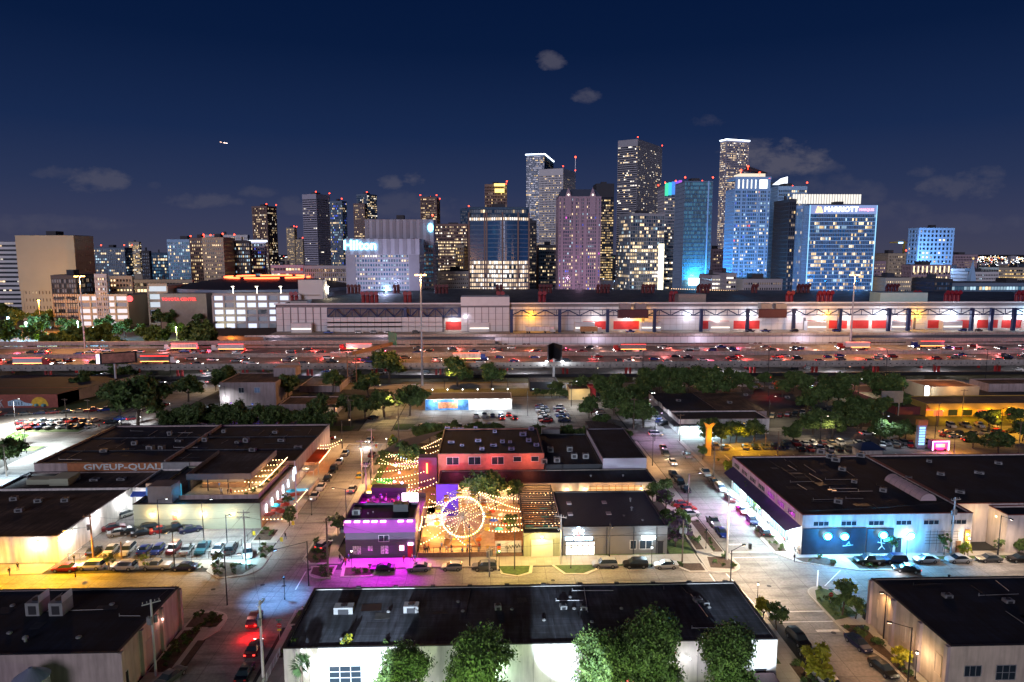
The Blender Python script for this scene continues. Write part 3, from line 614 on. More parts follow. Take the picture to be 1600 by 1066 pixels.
# vehicles
CARCOL=dict(white=(.62,.62,.60),black=(.012,.012,.014),silver=(.33,.34,.35),grey=(.10,.105,.11),red=(.34,.015,.015),blue=(.012,.035,.22),navy=(.01,.015,.06),maroon=(.12,.01,.015),tan=(.28,.22,.15),green=(.02,.08,.04),teal=(.02,.10,.13),yellow=(.55,.36,.02),orange=(.5,.12,.01))
def paint(c):return mat('car_paint_'+c,CARCOL[c],.28,.25,var=0,spec=.6)
def car_sections(kind):
 if kind=='suv':
  return 4.75,[(-2.35,.80,.35,.95,.95,.70),(-2.25,.90,.28,1.05,1.35,.66),(-2.0,.93,.26,1.08,1.68,.68),(-1.2,.95,.24,1.08,1.76,.70),(.2,.95,.24,1.06,1.76,.70),(.65,.95,.24,1.05,1.68,.68),(1.25,.93,.26,1.03,1.06,.72),(2.1,.88,.28,.95,.96,.70),(2.38,.76,.35,.72,.73,.62)],(.45,1.1)
 if kind=='pickup':
  return 5.6,[(-2.8,.88,.45,1.05,1.06,.86),(-2.7,.95,.4,1.08,1.09,.90),(-.95,.97,.38,1.08,1.09,.90),(-.85,.97,.38,1.10,1.70,.70),(-.6,.97,.38,1.10,1.84,.70),(.55,.97,.38,1.10,1.84,.70),(1.15,.97,.38,1.10,1.14,.80),(2.4,.93,.4,1.05,1.06,.78),(2.75,.84,.45,.8,.81,.74)],(.45,1.1)
 if kind=='hatch':
  return 4.2,[(-2.05,.78,.35,.85,.86,.66),(-1.95,.86,.26,.95,1.15,.62),(-1.55,.88,.24,.96,1.42,.62),(-.7,.88,.22,.95,1.50,.63),(.2,.88,.22,.93,1.46,.62),(1.0,.87,.24,.90,.93,.66),(1.8,.83,.26,.80,.81,.64),(2.08,.70,.34,.62,.63,.56)],(.35,1)
 return 4.7,[(-2.33,.78,.36,.86,.87,.68),(-2.2,.88,.28,.95,.97,.72),(-1.6,.91,.24,.97,1.00,.70),(-.95,.92,.22,.95,1.40,.60),(-.3,.92,.22,.94,1.46,.60),(.35,.92,.22,.92,1.42,.60),(1.15,.91,.24,.90,.92,.70),(2.0,.86,.27,.78,.79,.66),(2.35,.72,.35,.6,.61,.56)],(.35,1)
def car_meshes(kind,colr,full):
 key=(kind,colr,full)
 if key in CARM:return CARM[key]
 L,S,_=car_sections(kind);body=MB();gl=MB()
 ring=[]
 for x,w,zl,zb,zr,wr in S:
  ring.append([(x,-w*.9,zl),(x,-w,(zl+zb)/2),(x,-w*.97,zb),(x,-wr,zr),(x,wr,zr),(x,w*.97,zb),(x,w,(zl+zb)/2),(x,w*.9,zl)])
 for i in range(len(S)-1):
  a,b=ring[i],ring[i+1];ga=S[i][4]-S[i][3]>.15;gb=S[i+1][4]-S[i+1][3]>.15
  for j in range(7):
   q=(a[j],b[j],b[j+1],a[j+1])
   tgt=body
   if j in(2,4)and(ga or gb):tgt=gl
   if j==3 and(ga!=gb):tgt=gl
   if j==3 and ga and gb and abs(S[i][4]-S[i+1][4])>.2:tgt=gl
   tgt.quad(*q)
  body.quad(a[7],b[7],b[0],a[0])
 body.poly(ring[0]);body.poly(ring[-1][::-1])
 for s in(-1,1):
  w=S[3][1]
  body.box(-.12,s*w-.02,.3,-.09,s*w+.02,.9)
 R=.34 if kind in('sedan','hatch')else.39
 wx=L*.29
 if full:
  res=dict(body=body.mesh('car_body',paint(colr)),glass=gl.mesh('car_glass',GLASSD))
  w=MB();w.tube((0,-.11,0),(0,.11,0),R,14,0);w.tube((0,-.115,0),(0,.115,0),R*.62,10,1);res['wheel']=w.mesh('car_wheel',[RUB,CHROME])
 else:
  one=MB();one.v=body.v+gl.v;one.f=body.f+[tuple(i+len(body.v)for i in f)for f in gl.f];one.m=[0]*len(body.f)+[1]*len(gl.f)
  for x in(-wx,wx):
   for s in(-1,1):one.tube((x,s*S[3][1]-s*.2,R),(x,s*S[3][1]+s*.01,R),R,10,2)
  x0,x1=S[0][0],S[-1][0]
  for s in(-1,1):
   one.box(x0-.02,s*.72-.14,.66,x0+.1,s*.72+.14,.84,3);one.box(x1-.14,s*.56-.12,.52,x1+.03,s*.56+.12,.66,4)
  res=dict(one=one,S=S)
  for key2,tm,hm in(('off',E_TAILOFF,HEADOFF),('on',E_TAIL,E_HEAD)):
   res[key2]=one.mesh('car',[paint(colr),GLASSD,RUB,tm,hm])
 res['S']=S;res['R']=R;res['wx']=wx;CARM[key]=res;return res
CARM={}
PROTO={}
KNAME=dict(sedan='sedan',suv='suv',pickup='pickup_truck',hatch='hatchback')
KWORD=dict(sedan='sedan',suv='SUV',pickup='pickup truck',hatch='hatchback')
def car(kind,colr,x,y,ang,label,group=None,lights=False,full=None,z=0.0,name='parked_car',tail=None):
 """ang: direction the nose points, degrees from +x"""
 if full is None:full=y<150 and z==0
 z+=.012
 if not full:
  m=car_meshes(kind,colr,False);o=bpy.data.objects.new(name,m['on' if lights else 'off']);COL.objects.link(o)
  o.location=(x,y,z);o.rotation_euler=(0,0,math.radians(ang));return tag(o,label,'car',group)
 k=(kind,colr,lights)
 if k not in PROTO:
  m=car_meshes(kind,colr,True);S=m['S']
  r=thing(name,'x','car');PROTO[k]=r
  piece('body',m['body'],r,(0,0,0));piece('windows',m['glass'],r,(0,0,0))
  for sx in(-1,1):
   for sy in(-1,1):piece('wheel',m['wheel'],r,(sx*m['wx'],sy*(S[3][1]-.09),m['R']))
  x0,x1=S[0][0],S[-1][0]
  if 'tl%s'%lights not in CARM:
   t_=MB();t_.box(-.06,-.16,-.09,.06,.16,.09);CARM['tl%s'%lights]=t_.mesh('tail_light',E_TAIL if lights else E_TAILOFF)
   t_=MB();t_.box(-.09,-.15,-.07,.09,.15,.07);CARM['hl%s'%lights]=t_.mesh('headlight',E_HEAD if lights else HEADOFF)
  for s in(-1,1):
   piece('tail_light',CARM['tl%s'%lights],r,(x0+.05,s*.66,.76));piece('headlight',CARM['hl%s'%lights],r,(x1-.1,s*.54,.60))
  remember(r)
 else:r=copy_tree(PROTO[k])
 r.name=name;r.location=(x,y,z);r.rotation_euler=(0,0,math.radians(ang));r['label']=label;r['category']='car'
 if group:r['group']=group
 elif 'group' in r:del r['group']
 return r
# trees
def leafmat(n,c,tr=.25):
 m=mat('leaf_'+n,c,.6,var=.45,scale=.9,spec=.3);nt=m.node_tree;b=nt.nodes['Principled BSDF']
 return m
LEAF=leafmat('oak',(.060,.105,.028));LEAF2=leafmat('oak_light',(.10,.155,.040));LEAFY=leafmat('yellow_green',(.30,.28,.02));LEAFP=leafmat('purple',(.07,.04,.07));LEAFG=leafmat('grey_green',(.10,.14,.07))
def crown_mesh(seed,rx,rz,n,leaf,mats=(LEAF,LEAF2),lobes=9,openness=.35):
 rg=np.random.RandomState(seed)
 C=[];
 for i in range(lobes):
  a=2.4*i+rg.uniform(-.4,.4);zz=rg.uniform(-.55,.75);r=rg.uniform(.35,.72)*math.sqrt(max(.05,1-zz*zz*1.25))
  C.append((math.cos(a)*r*rx,math.sin(a)*r*rx,zz*rz,rg.uniform(.26,.46)*rx))
 C.append((0,0,.25*rz,.55*rx))
 C=np.array(C);w=C[:,3]**2;w/=w.sum()
 nc=max(30,n//26);k=rg.choice(len(C),nc,p=w)
 d=rg.normal(size=(nc,3));d/=np.linalg.norm(d,axis=1)[:,None];d[:,2]=np.where(d[:,2]<-.35,-d[:,2]*.6,d[:,2])
 rad=rg.uniform(.5,1.12,nc)[:,None]**1.0;rad[rg.rand(nc)<.07]*=1.22
 cc=C[k,:3]+d*C[k,3][:,None]*rad*np.array([1,1,rz/rx])
 ci=rg.randint(0,nc,n);ps=cc[ci]+rg.normal(size=(n,3))*rx*.075
 nd=d[ci]+rg.normal(size=(n,3))*.75;nd/=np.linalg.norm(nd,axis=1)[:,None]
 t=np.cross(nd,rg.normal(size=(n,3)));t/=np.linalg.norm(t,axis=1)[:,None];b=np.cross(nd,t)
 s=leaf*rg.uniform(.6,1.3,n)[:,None]
 v=np.empty((n,4,3));v[:,0]=ps-t*s;v[:,1]=ps-b*s*.55;v[:,2]=ps+t*s;v[:,3]=ps+b*s*.55
 me=bpy.data.meshes.new('crown');me.vertices.add(4*n);me.vertices.foreach_set('co',v.reshape(-1))
 me.loops.add(4*n);me.loops.foreach_set('vertex_index',np.arange(4*n));me.polygons.add(n);me.polygons.foreach_set('loop_start',np.arange(0,4*n,4))
 for m in mats:me.materials.append(m)
 cm=(rg.rand(nc)<.38).astype(int)[ci];me.polygons.foreach_set('material_index',cm)
 me.update(calc_edges=True);me.validate();return me,C
def trunk_mesh(seed,h,C,r=.25):
 rg=random.Random(seed);m=MB();base=(0,0,0);fork=(rg.uniform(-.2,.2),rg.uniform(-.2,.2),h*.38)
 m.tube(base,fork,r,8,r2=r*.75)
 for c in C[:7]:
  mid=((fork[0]+c[0])/2+rg.uniform(-.2,.2),(fork[1]+c[1])/2,fork[2]+(h*.7+c[2]-fork[2])*.5)
  m.tube(fork,mid,r*.5,5,r2=r*.3);m.tube(mid,(c[0],c[1],h*.7+c[2]),r*.3,5,r2=r*.08)
 return m.mesh('trunk',BARK)
TREES={}
def tree_kind(kind,v):
 k=(kind,v)
 if k in TREES:return TREES[k]
 P_=dict(near=(4.0,3.8,22000,.17,(LEAF,LEAF2)),oak=(5.0,3.6,5200,.42,(LEAF,LEAF2)),street=(2.2,2.2,2600,.22,(LEAF,LEAF2)),yellow=(1.7,1.7,2200,.20,(LEAFY,LEAFY)),purple=(3.0,2.6,3400,.26,(LEAFP,LEAF)),far=(6.0,4.4,1500,.95,(LEAF,LEAF2)),thin=(1.5,1.8,700,.20,(LEAF2,LEAFG)))[kind]
 rx,rz,n,lf,ms=P_
 me,C=crown_mesh(v*17+hash(kind)%7 if False else v*17+len(kind)*3,rx,rz,n,lf,ms,lobes=18+v if kind=='near' else 9+v%3)
 h=rz*2.2
 for_c=[tuple(c)for c in C]
 TREES[k]=(me,trunk_mesh(v,h,for_c,.09*rx*.7),h,rx);return TREES[k]
def tree(kind,x,y,label,s=1.0,group=None,z=0,name='tree',sz=1.0):
 v=random.randint(0,3);me,tm,h,rx=tree_kind(kind,v)
 r=thing(name,label,'tree',(x,y,z),group);r.rotation_euler=(0,0,random.uniform(0,6.28));r.scale=(s,s,s*sz)
 c=piece('crown',me,r,(x,y,z));c.location=(0,0,h*.7);t=piece('trunk',tm,r,(x,y,z));t.location=(0,0,0)
 return r
def shrub_mesh(seed,n=420,mats=(LEAF,LEAF2),lf=.11):
 me,C=crown_mesh(seed,.75,.5,n,lf,mats,lobes=5);return me
SHR=[shrub_mesh(i+40)for i in range(3)]+[shrub_mesh(50,mats=(LEAFG,LEAF2)),shrub_mesh(51,mats=(LEAFY,LEAF2))]
def shrub(x,y,label,s=1.0,v=None,z=.13,group=None,sz=1):
 v=random.randint(0,2)if v is None else v
 o=bpy.data.objects.new('shrub',SHR[v]);COL.objects.link(o);o.location=(x,y,z+.38*s*sz);o.scale=(s,s,s*sz);o.rotation_euler=(0,0,random.uniform(0,6));return tag(o,label,'shrub',group)
# poles, lamps, people
def utility_pole(x,y,h,label,arm=1,rot=0.,transf=0,wood=WOOD,cobra=None,r=.16,color=None,group=None,power=0,z=0):
 t=thing('utility_pole',label,'pole',(x,y,z),group)
 m=MB();m.tube((x,y,z),(x,y,z+h),r,10,r2=r*.65);m.build('pole_shaft',wood,t)
 ca,sa=math.cos(rot),math.sin(rot)
 for i in range(arm):
  m=MB();zz=z+h-.5-i*1.0;m.obox((x+sa*.2,y-ca*.2),2.4,.12,zz,zz+.14,rot)
  for s in(-1.05,-.5,.5,1.05):m.tube((x+ca*s,y+sa*s,zz+.14),(x+ca*s,y+sa*s,zz+.38),.05,6)
  m.build('crossarm',wood,t)
 for i in range(transf):
  s=(-1,1,0)[i];m=MB();c=(x+ca*.45*s,y+sa*.45*s-(.4 if s==0 else 0));m.tube((*c,z+h*.70),(*c,z+h*.70+1.0),.27,10);m.tube((*c,z+h*.70+1.0),(*c,z+h*.70+1.2),.06,6);m.build('transformer',HVAC,t)
 if cobra:
  dx,dy,hh,col,pw=cobra
  m=MB();m.tube((x,y,z+hh-.3),(x+dx*.9,y+dy*.9,z+hh+.15),.05,6);m.build('lamp_arm',STEEL,t)
  hx,hy=x+dx,y+dy;m=MB();m.obox((hx,hy),.7,.3,z+hh+.05,z+hh+.22,math.atan2(dy,dx));m.build('lamp_head',STEEL,t)
  m=MB();m.obox((hx,hy),.5,.22,z+hh,z+hh+.045,math.atan2(dy,dx));m.build('lamp_lens',emat('lens_%s'%str(col),col,14),t)
  lamp(t,(hx,hy,z+hh-.25),pw,col,.2,spot=150,aim=(hx,hy,0),blend=.6)
 return t
def post_lamp(x,y,label,h=3.6,lit=True,col=(1,.85,.6),pw=250,group='post top lamps along the kerbs'):
 t=thing('street_lamp',label,'street lamp',(x,y,.12),group)
 m=MB();m.tube((x,y,.12),(x,y,.5),.12,8);m.tube((x,y,.5),(x,y,h),.05,8);m.build('post',BLACK,t)
 m=MB();m.tube((x,y,h),(x,y,h+.35),.14,8,r2=.2);m.build('globe',emat('globe_%d'%(100*col[2]),col,6)if lit else GLASSD,t)
 m=MB();m.tube((x,y,h+.35),(x,y,h+.5),.3,8,r2=.05);m.build('cap',BLACK,t)
 if lit:lamp(t,(x,y,h-.12),pw,col,.15)
 return t
def high_mast(px,pb,pt,label):
 x,y=G(px,pb);_,z=HT(px,pt,y)
 t=thing('high_mast_lamp',label,'light mast',(x,y,0))
 m=MB();m.tube((x,y,0),(x,y,z),.55,12,r2=.28);m.build('mast',STEEL,t)
 m=MB();m.tube((x,y,z-.3),(x,y,z+.2),1.0,12,r2=1.0)
 for i in range(8):
  a=i*PI/4;m.tube((x,y,z),(x+1.9*math.cos(a),y+1.9*math.sin(a),z+.1),.1,5)
 m.build('lamp_ring',STEEL,t)
 for i in range(8):
  a=i*PI/4;b=MB();cx,cy=x+2.2*math.cos(a),y+2.2*math.sin(a);b.tube((cx,cy,z-.25),(cx,cy,z+.35),.5,8,r2=.3);b.build('lamp_head',emat('mast_orange',(1,.50,.12),7),t)
 lamp(t,(x,y,z-1.5),90000,(1,.62,.30),1.2)
 return t
def person_mesh(seed,top,legs,walk=.25):
 skin=mat('skin',(.32,.19,.13),.6,var=0);hair=mat('hair',(.03,.02,.015),.8,var=0)
 me=bpy.data.meshes.new('person');J=[(0,0,.95),(0,0,1.2),(0,0,1.42),(0,0,1.52),(0,.02,1.66),(0,.01,1.76),(.10,0,.9),(.11,walk,.5),(.11,walk*.8,.06),(.11,walk*.8+.15,.03),(-.10,0,.9),(-.11,-walk*.4,.48),(-.11,-walk,.08),(-.11,-walk+.14,.03),(.19,0,1.40),(.25,-.05,1.12),(.26,.08,.88),(.26,.12,.80),(-.19,0,1.40),(-.25,.03,1.12),(-.26,.12,.9),(-.26,.16,.82)]
 E_=[(0,1),(1,2),(2,3),(3,4),(4,5),(0,6),(6,7),(7,8),(8,9),(0,10),(10,11),(11,12),(12,13),(2,14),(14,15),(15,16),(16,17),(2,18),(18,19),(19,20),(20,21)]
 R_=[.15,.14,.16,.06,.11,.09,.10,.07,.05,.04,.10,.07,.05,.04,.075,.05,.04,.035,.075,.05,.04,.035]
 me.from_pydata(J,E_,[]);o=bpy.data.objects.new('person',me);COL.objects.link(o)
 md=o.modifiers.new('skin','SKIN');sv=me.skin_vertices[0].data
 for i,r in enumerate(R_):sv[i].radius=(r,r*.8)
 sv[0].use_root=True
 o.modifiers.new('sub','SUBSURF').levels=1
 dg=bpy.context.evaluated_depsgraph_get();m2=bpy.data.meshes.new_from_object(o.evaluated_get(dg));bpy.data.objects.remove(o)
 m2 .materials.clear()
 for m in(mat('cloth_top_%d'%seed,top,.8,var=.1),mat('cloth_leg_%d'%seed,legs,.8,var=.1),skin,hair,RUB):m2 .materials.append(m)
 for p in m2 .polygons:
  z=p.center.z;x=abs(p.center.x)
  p.material_index=3 if z>1.70 or(z>1.58 and p.center.y<-.03)else 2 if z>1.47 or(x>.2 and z<1.15)else 0 if z>.93 else 4 if z<.09 else 1
  p.use_smooth=True
 return m2
PEO=[person_mesh(0,(.5,.5,.5),(.03,.03,.06)),person_mesh(1,(.02,.02,.02),(.05,.06,.12),.12),person_mesh(2,(.45,.05,.05),(.02,.02,.02),.3),person_mesh(3,(.1,.2,.45),(.2,.17,.12),.08)]
def person(x,y,v,ang,label,z=.13,group=None):
 o=bpy.data.objects.new('person',PEO[v]);COL.objects.link(o);o.location=(x,y,z);o.rotation_euler=(0,0,math.radians(ang));o.scale=(1,1,random.uniform(.94,1.04));return tag(o,label,'person',group)
# low buildings
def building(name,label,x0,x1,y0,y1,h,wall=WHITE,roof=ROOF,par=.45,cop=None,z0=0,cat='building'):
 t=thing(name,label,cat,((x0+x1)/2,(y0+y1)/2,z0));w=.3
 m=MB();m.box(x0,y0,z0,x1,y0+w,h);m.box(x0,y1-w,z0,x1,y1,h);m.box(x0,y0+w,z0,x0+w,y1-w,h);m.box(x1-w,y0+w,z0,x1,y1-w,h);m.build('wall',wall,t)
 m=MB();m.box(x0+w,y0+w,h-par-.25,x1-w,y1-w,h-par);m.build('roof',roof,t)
 if cop:
  m=MB();e=.06;m.box(x0-e,y0-e,h,x1+e,y0+w,h+.12);m.box(x0-e,y1-w,h,x1+e,y1+e,h+.12);m.box(x0-e,y0+w,h,x0+w,y1-w,h+.12);m.box(x1-w,y0+w,h,x1+e,y1-w,h+.12);m.build('coping',cop,t)
 return t
def window(t,face,u0,u1,z0,z1,pos,glass=GLASSD,frame=STEEL,mull=2,rows=1,name='window',dep=.08):
 """face 'y' (looking towards -y at y=pos), 'x' (towards -x at x=pos) or 'X' (towards +x)"""
 f=MB();g=MB();b=.08
 def bx(m,a0,a1,c0,c1,d0,d1):
  if face=='y':m.box(a0,pos-d1,c0,a1,pos-d0,c1)
  elif face=='x':m.box(pos-d1,a0,c0,pos-d0,a1,c1)
  else:m.box(pos+d0,a0,c0,pos+d1,a1,c1)
 bx(f,u0,u1,z0,z0+b,-.02,dep);bx(f,u0,u1,z1-b,z1,-.02,dep);bx(f,u0,u0+b,z0+b,z1-b,-.02,dep);bx(f,u1-b,u1,z0+b,z1-b,-.02,dep)
 for i in range(1,mull):c=u0+(u1-u0)*i/mull;bx(f,c-b/2,c+b/2,z0+b,z1-b,-.02,dep-.01)
 for i in range(1,rows):c=z0+(z1-z0)*i/rows;bx(f,u0+b,u1-b,c-b/2,c+b/2,-.02,dep-.02)
 bx(g,u0+b*.5,u1-b*.5,z0+b*.5,z1-b*.5,-.01,.03)
 o=f.build(name,frame,t);g.build('pane',glass,o);return o
def slab_door(t,face,u0,u1,z1,pos,m=DARKM,name='door'):
 d=MB()
 if face=='y':d.box(u0,pos-.07,.1,u1,pos+.01,z1);d.box(u0-.1,pos-.1,z1,u1+.1,pos+.01,z1+.12)
 elif face=='x':d.box(pos-.07,u0,.1,pos+.01,u1,z1)
 else:d.box(pos-.01,u0,.1,pos+.07,u1,z1)
 return d.build(name,m,t)
def wall_lamp(t,x,y,z,pw,col=(1,.8,.5),dy=-.35,dx=0,r=.12,size=.18,key=None,spot=None,s=10):
 m=MB();m.obox((x+dx*.5,y+dy*.5),.25,.25,z+.06,z+.2);m.build('wall_lamp',DARKM,t)if False else None
 m=MB();m.box(x+dx*.5-size,y+dy*.5-size*.6,z-.08,x+dx*.5+size,y+dy*.5+size*.6,z+.1)
 m.build('wall_lamp',emat(key or 'wl_%.2f_%.2f_%.2f'%col,col,s),t)
 return lamp(t,(x+dx*1.2,y+dy*1.2,z-.25),pw,col,r,spot=spot,aim=(x+dx*2,y+dy*2,0)if spot else None)
def roof_unit(x,y,z,label,w=1.4,d=1.1,h=.9,rot=0,m=HVAC):
 t=thing('roof_unit',label,'rooftop unit',(x,y,z));b=MB();b.obox((x,y),w,d,z,z+h,rot);b.build('housing',m,t)
 b=MB();b.tube((x,y,z+h),(x,y,z+h+.1),min(w,d)*.33,12);b.build('fan_guard',DARKM,t)
 b=MB();ca,sa=math.cos(rot),math.sin(rot);b.obox((x+sa*(d/2+.02),y-ca*(d/2+.02)),w*.55,.05,z+h*.2,z+h*.8,rot);b.build('louvre',DARKM,t);return t
def roof_vent(x,y,z,label,r=.3,h=.6):
 b=MB();b.tube((x,y,z),(x,y,z+h*.6),r*.5,10);b.tube((x,y,z+h*.6),(x,y,z+h*.8),r,10,r2=r*.95);b.tube((x,y,z+h*.8),(x,y,z+h),r*.95,10,r2=.1);o=b.build('roof_vent',HVAC);return tag(o,label,'roof vent')
# convention hall beyond the freeway
def hall():
 x0,x1=-127.0,440.0
 t=thing('convention_hall','huge white panelled convention hall with blue trusses and red roof pipes behind the freeway','convention hall',(100,440,0))
 YL,YU,ZT,ZR=385.0,409.0,13.2,29.0
 m=MB()
 m.box(x0,YU,0,x1,YU+1,ZT);m.box(x0,YL,0,x0+1,YU,ZT-.5)
 m.box(x0,YL+2.5,0,3,YL+3.2,ZT-.6);m.box(3,YL,0,208,YL+.7,ZT-.5);m.box(208,YL+2.5,0,x1,YL+3.2,ZT-.6)
 m.build('lower_wall',TILEG,t)
 m=MB();m.box(x0,YL-.6,ZT-.5,3,YU,ZT);m.box(3,YL-.9,ZT-.5,x1,YU,ZT);m.box(x0-10,YL-1.2,ZT,x1,YL-.8,ZT+1.0);m.build('loading_deck',CONC,t)
 m=MB()
 bays=[(-127,-97,0),(-97,-17,1),(-17,12,0)]
 m.box(x0,YU,ZT,x1,YU+.6,ZR);m.box(x0,YU,ZT,x0+.6,560,ZR);m.build('upper_wall',TILEG,t)
 pw,ph=3.9,3.6
 pm=MB();pm.box(-pw/2+.07,0,.07,pw/2-.07,.22,ph-.07);me=pm.mesh('wall_panel',TILE)
 sites=[]
 def row(xa,xb,z,y,skip=()):
  n=int((xb-xa)/pw)
  for i in range(n):
   cx=xa+(i+.5)*(xb-xa)/n
   if any(a<=cx<=b for a,b in skip):continue
   sites.append((cx,y,z))
 open_=[(-27,-16),(55,92),(128,166),(193,260),(268,330),(337,430)]
 for k in range(4):
  z=ZT+.15+k*ph
  if z+ph>ZR:break
  row(-127,-96,z,YU-.24)
 for k in range(3):row(-96,-28,ZT+.15+k*2.6,YU-4.24)if k<3 else None
 for k in range(4):row(-17,12,ZT+.15+k*(ph),YU-3.24)
 for k in(2,3):row(12,x1-30,ZT+.15+k*ph,YU-.24)
 for k in(0,1):row(12,x1-30,ZT+.15+k*ph,YU-.24,open_)
 for k in range(3):row(3,208,1.2+k*3.75,YL-.24)
 sites.sort(key=lambda s:abs(s[0]-60));
 for s in sites[:298]:piece('wall_panel',me,t,s)
 rest=MB()
 for s in sites[298:]:rest.box(s[0]-pw/2+.07,s[1],s[2]+.07,s[0]+pw/2-.07,s[1]+.22,s[2]+ph-.07)
 rest.build('panel_field',TILE,t,kind='stuff')
 m=MB();m.box(-96,YU-4,ZT,-27,YU,ZT+8.1);m.box(-16.8,YU-3,ZT,12,YU,ZR+3.5);m.build('wall_block',TILEG,t)
 m=MB();m.box(-17,YU-3.2,ZR-.2,12,YU+14,ZR+5);m.build('stair_head',TILE,t)
 for i,(a,b)in enumerate(open_):
  d=MB();d.box(a,YU-.5,ZT+7.3,b,YU-.1,ZT+8);d.box(a,YU-.45,ZT+.05,a+.6,YU-.1,ZT+7.3);d.box(b-.6,YU-.45,ZT+.05,b,YU-.1,ZT+7.3);d.build('dock_frame',TILE,t)
  d=MB();d.box(a+.6,YU-.2,ZT+.05,b-.6,YU-.05,ZT+7.3);d.build('dock_wall',mat('dock_white',(.62,.58,.55),.7,var=.1),t)
  nd=max(1,int((b-a)/13))
  for j in range(nd):
   c=a+(j+.5)*(b-a)/nd
   q=MB();hw=min(9,(b-a)/nd*.42);q.box(c-hw,YU-.4,ZT+.8,c+hw,YU-.21,ZT+5.8)
   for zz in range(1,6):q.box(c-hw,YU-.46,ZT+zz,c+hw,YU-.4,ZT+zz+.08)
   q.build('dock_door',REDP,t)
  nl=max(1,int((b-a)/16))
  for j in range(nl):
   c=a+(j+.5)*(b-a)/nl
   q=MB();q.box(c-1.2,YU-1.2,ZT+7.0,c+1.2,YU-.6,ZT+7.3);q.build('dock_lamp',emat('dock_lamp',(.9,.95,1),12),t)
   lamp(t,(c,YU-4.5,ZT+6.8),1500,(1,.93,.90),.8)
 for xo,col,pw_ in((25,(1,.55,.03),9000),(91,(1,.55,.03),9000),(206,(1,.55,.05),5000),(262,(1,.6,.05),9000),(240,(.85,.92,1),6000),(158,(.95,.95,1),5000),(187,(.95,.92,1),7000),(330,(.6,.85,1),11000),(-14,(.95,.9,1),900),(120,(.95,.92,1),5000),(284,(.8,.9,1),6000)):
  q=MB();q.box(xo-1.2,YU-1.4,ZT+9.3,xo+1.2,YU-.5,ZT+10.1);q.build('flood_lamp',emat('hl_%.2f'%(col[1]+col[2]*2),col,14),t);lamp(t,(xo,YU-4.2,ZT+9),pw_*.30,col,.8)
 for xo in(-111,-6,60-3,97,139,198,250,282,334):
  q=MB();q.box(xo-6,YU-4.6,ZT,xo+6,YU-.3,ZT+5.5);q.build('canopy_box',TILE,t)
  q=MB();q.box(xo-5.6,YU-4.9,ZT+1.9,xo+5.6,YU-4.62,ZT+2.5);q.build('lit_slot',emat('slot',(1,.9,.75),1.6),t)
 def truss(xa,xb,z0,z1,y,posts,step):
  n=max(1,int(round((xb-xa)/step)));w=(xb-xa)/n
  for i in range(n):
   b=MB();a=xa+i*w
   b.box(a,y-.35,z1-.5,a+w,y+.35,z1);b.box(a,y-.35,z0,a+w,y+.35,z0+.5)
   for k in range(4):
    p0,p1=a+k*w/4,a+(k+1)*w/4
    b.tube((p0,y,z0+.3 if k%2==0 else z1-.3),(p1,y,z1-.3 if k%2==0 else z0+.3),.34,5)
    b.tube((p0,y,z0),(p0,y,z1),.22,5)
   b.tube((a,y+2.5,z1-.4),(a+w,y+2.5,z1-.4),.25,5)
   b.build('truss',BLUEP,t)
  for p in posts:
   b=MB();b.box(p-.9,y-.9,ZT if z0>ZT+9.5 else z0,p+.9,y+.9,z1+.2);b.build('column',BLUEP,t)
 truss(-96,-17.5,ZT+8.6,ZR-1.4,YU-2.2,(-50,8-26,),19.5)
 truss(12.5,420,ZT+9.6,ZR-2.2,YU-8,(13,41.5,70,98,126,154,182,210,240,252,291,303,317,345,373,401),28)
 for a,b in((76,94),(160,177),(334,356)):
  q=MB();q.box(a,YU-9.5,ZT+8.4,b,YU-6.5,ZR-2.4);q.build('louvre_box',mat('maroon_metal',(.07,.02,.025),.6,var=.1),t)
  for s in(0,1):
   q=MB();q.box(a+1+s*9,YU-10,ZR-2,a+7.5+s*9,YU-5,ZR+1);q.build('chiller',HVAC,t)
 m=MB();m.prism([(x0,YU+.6),(-98,YU+.6),(12,YU+.6),(x1,YU+.6),(x1,520),(200,560),(-60,590),(x0+28,560)],ZR-.3,ZR+.4);m.build('roof',mat('hall_roof',(.045,.045,.055),.7,var=.3,scale=.03,kind='roof'),t)
 m=MB();m.box(x0-.5,YU-.8,ZR+.4,x1,YU+.5,ZR+1.3);m.build('fascia',TILE,t)
 for a,b,c,col in((116,133,9,HVAC),(242,272,10,mat('pale_teal',(.4,.62,.62),.6,var=.05)),(-120,-110,3,HVAC)):
  q=MB();q.box(a,YU+6,ZR+.4,b,YU+18,ZR+.4+c*.6);q.build('penthouse',col,t)
 pe=MB();pts=[(0,0,0),(0,0,4.2),(0,-.7,5.3),(0,-1.9,5.8)]
 for a,b in zip(pts,pts[1:]):pe.tube(a,b,1.15,10)
 pe.tube((0,-1.9,5.8),(0,-2.2,5.85),1.35,10)
 pme=pe.mesh('intake_pipe',mat('pipe_red',(.22,.012,.025),.5,var=.1))
 pd=pe.mesh('intake_pipe',mat('dark_maroon',(.10,.015,.02),.6,var=.1))
 k=0
 for px,n,row_ in((460,2,0),(578,4,0),(637,2,0),(782,2,0),(847,2,0),(1051,2,0),(1233,2,0),(1288,4,0),(1430,2,0),(1487,4,0),(1594,3,0),(554,4,1),(620,2,1),(690,4,1),(780,2,1),(852,4,1),(942,4,1),(1012,4,1),(1098,4,1),(1178,2,1),(1254,4,1),(1392,4,1)):
  x,y=G(px,478 if row_==0 else 461,ZR+.4)
  y=YU+16 if row_==0 else 520
  d=ray(px,470);x=d[0]/d[1]*y
  for i in range(n):piece('intake_pipe',pme if row_==0 else pd,t,(x+(i-(n-1)/2)*2.7,y,ZR+.3),(0,0,0))
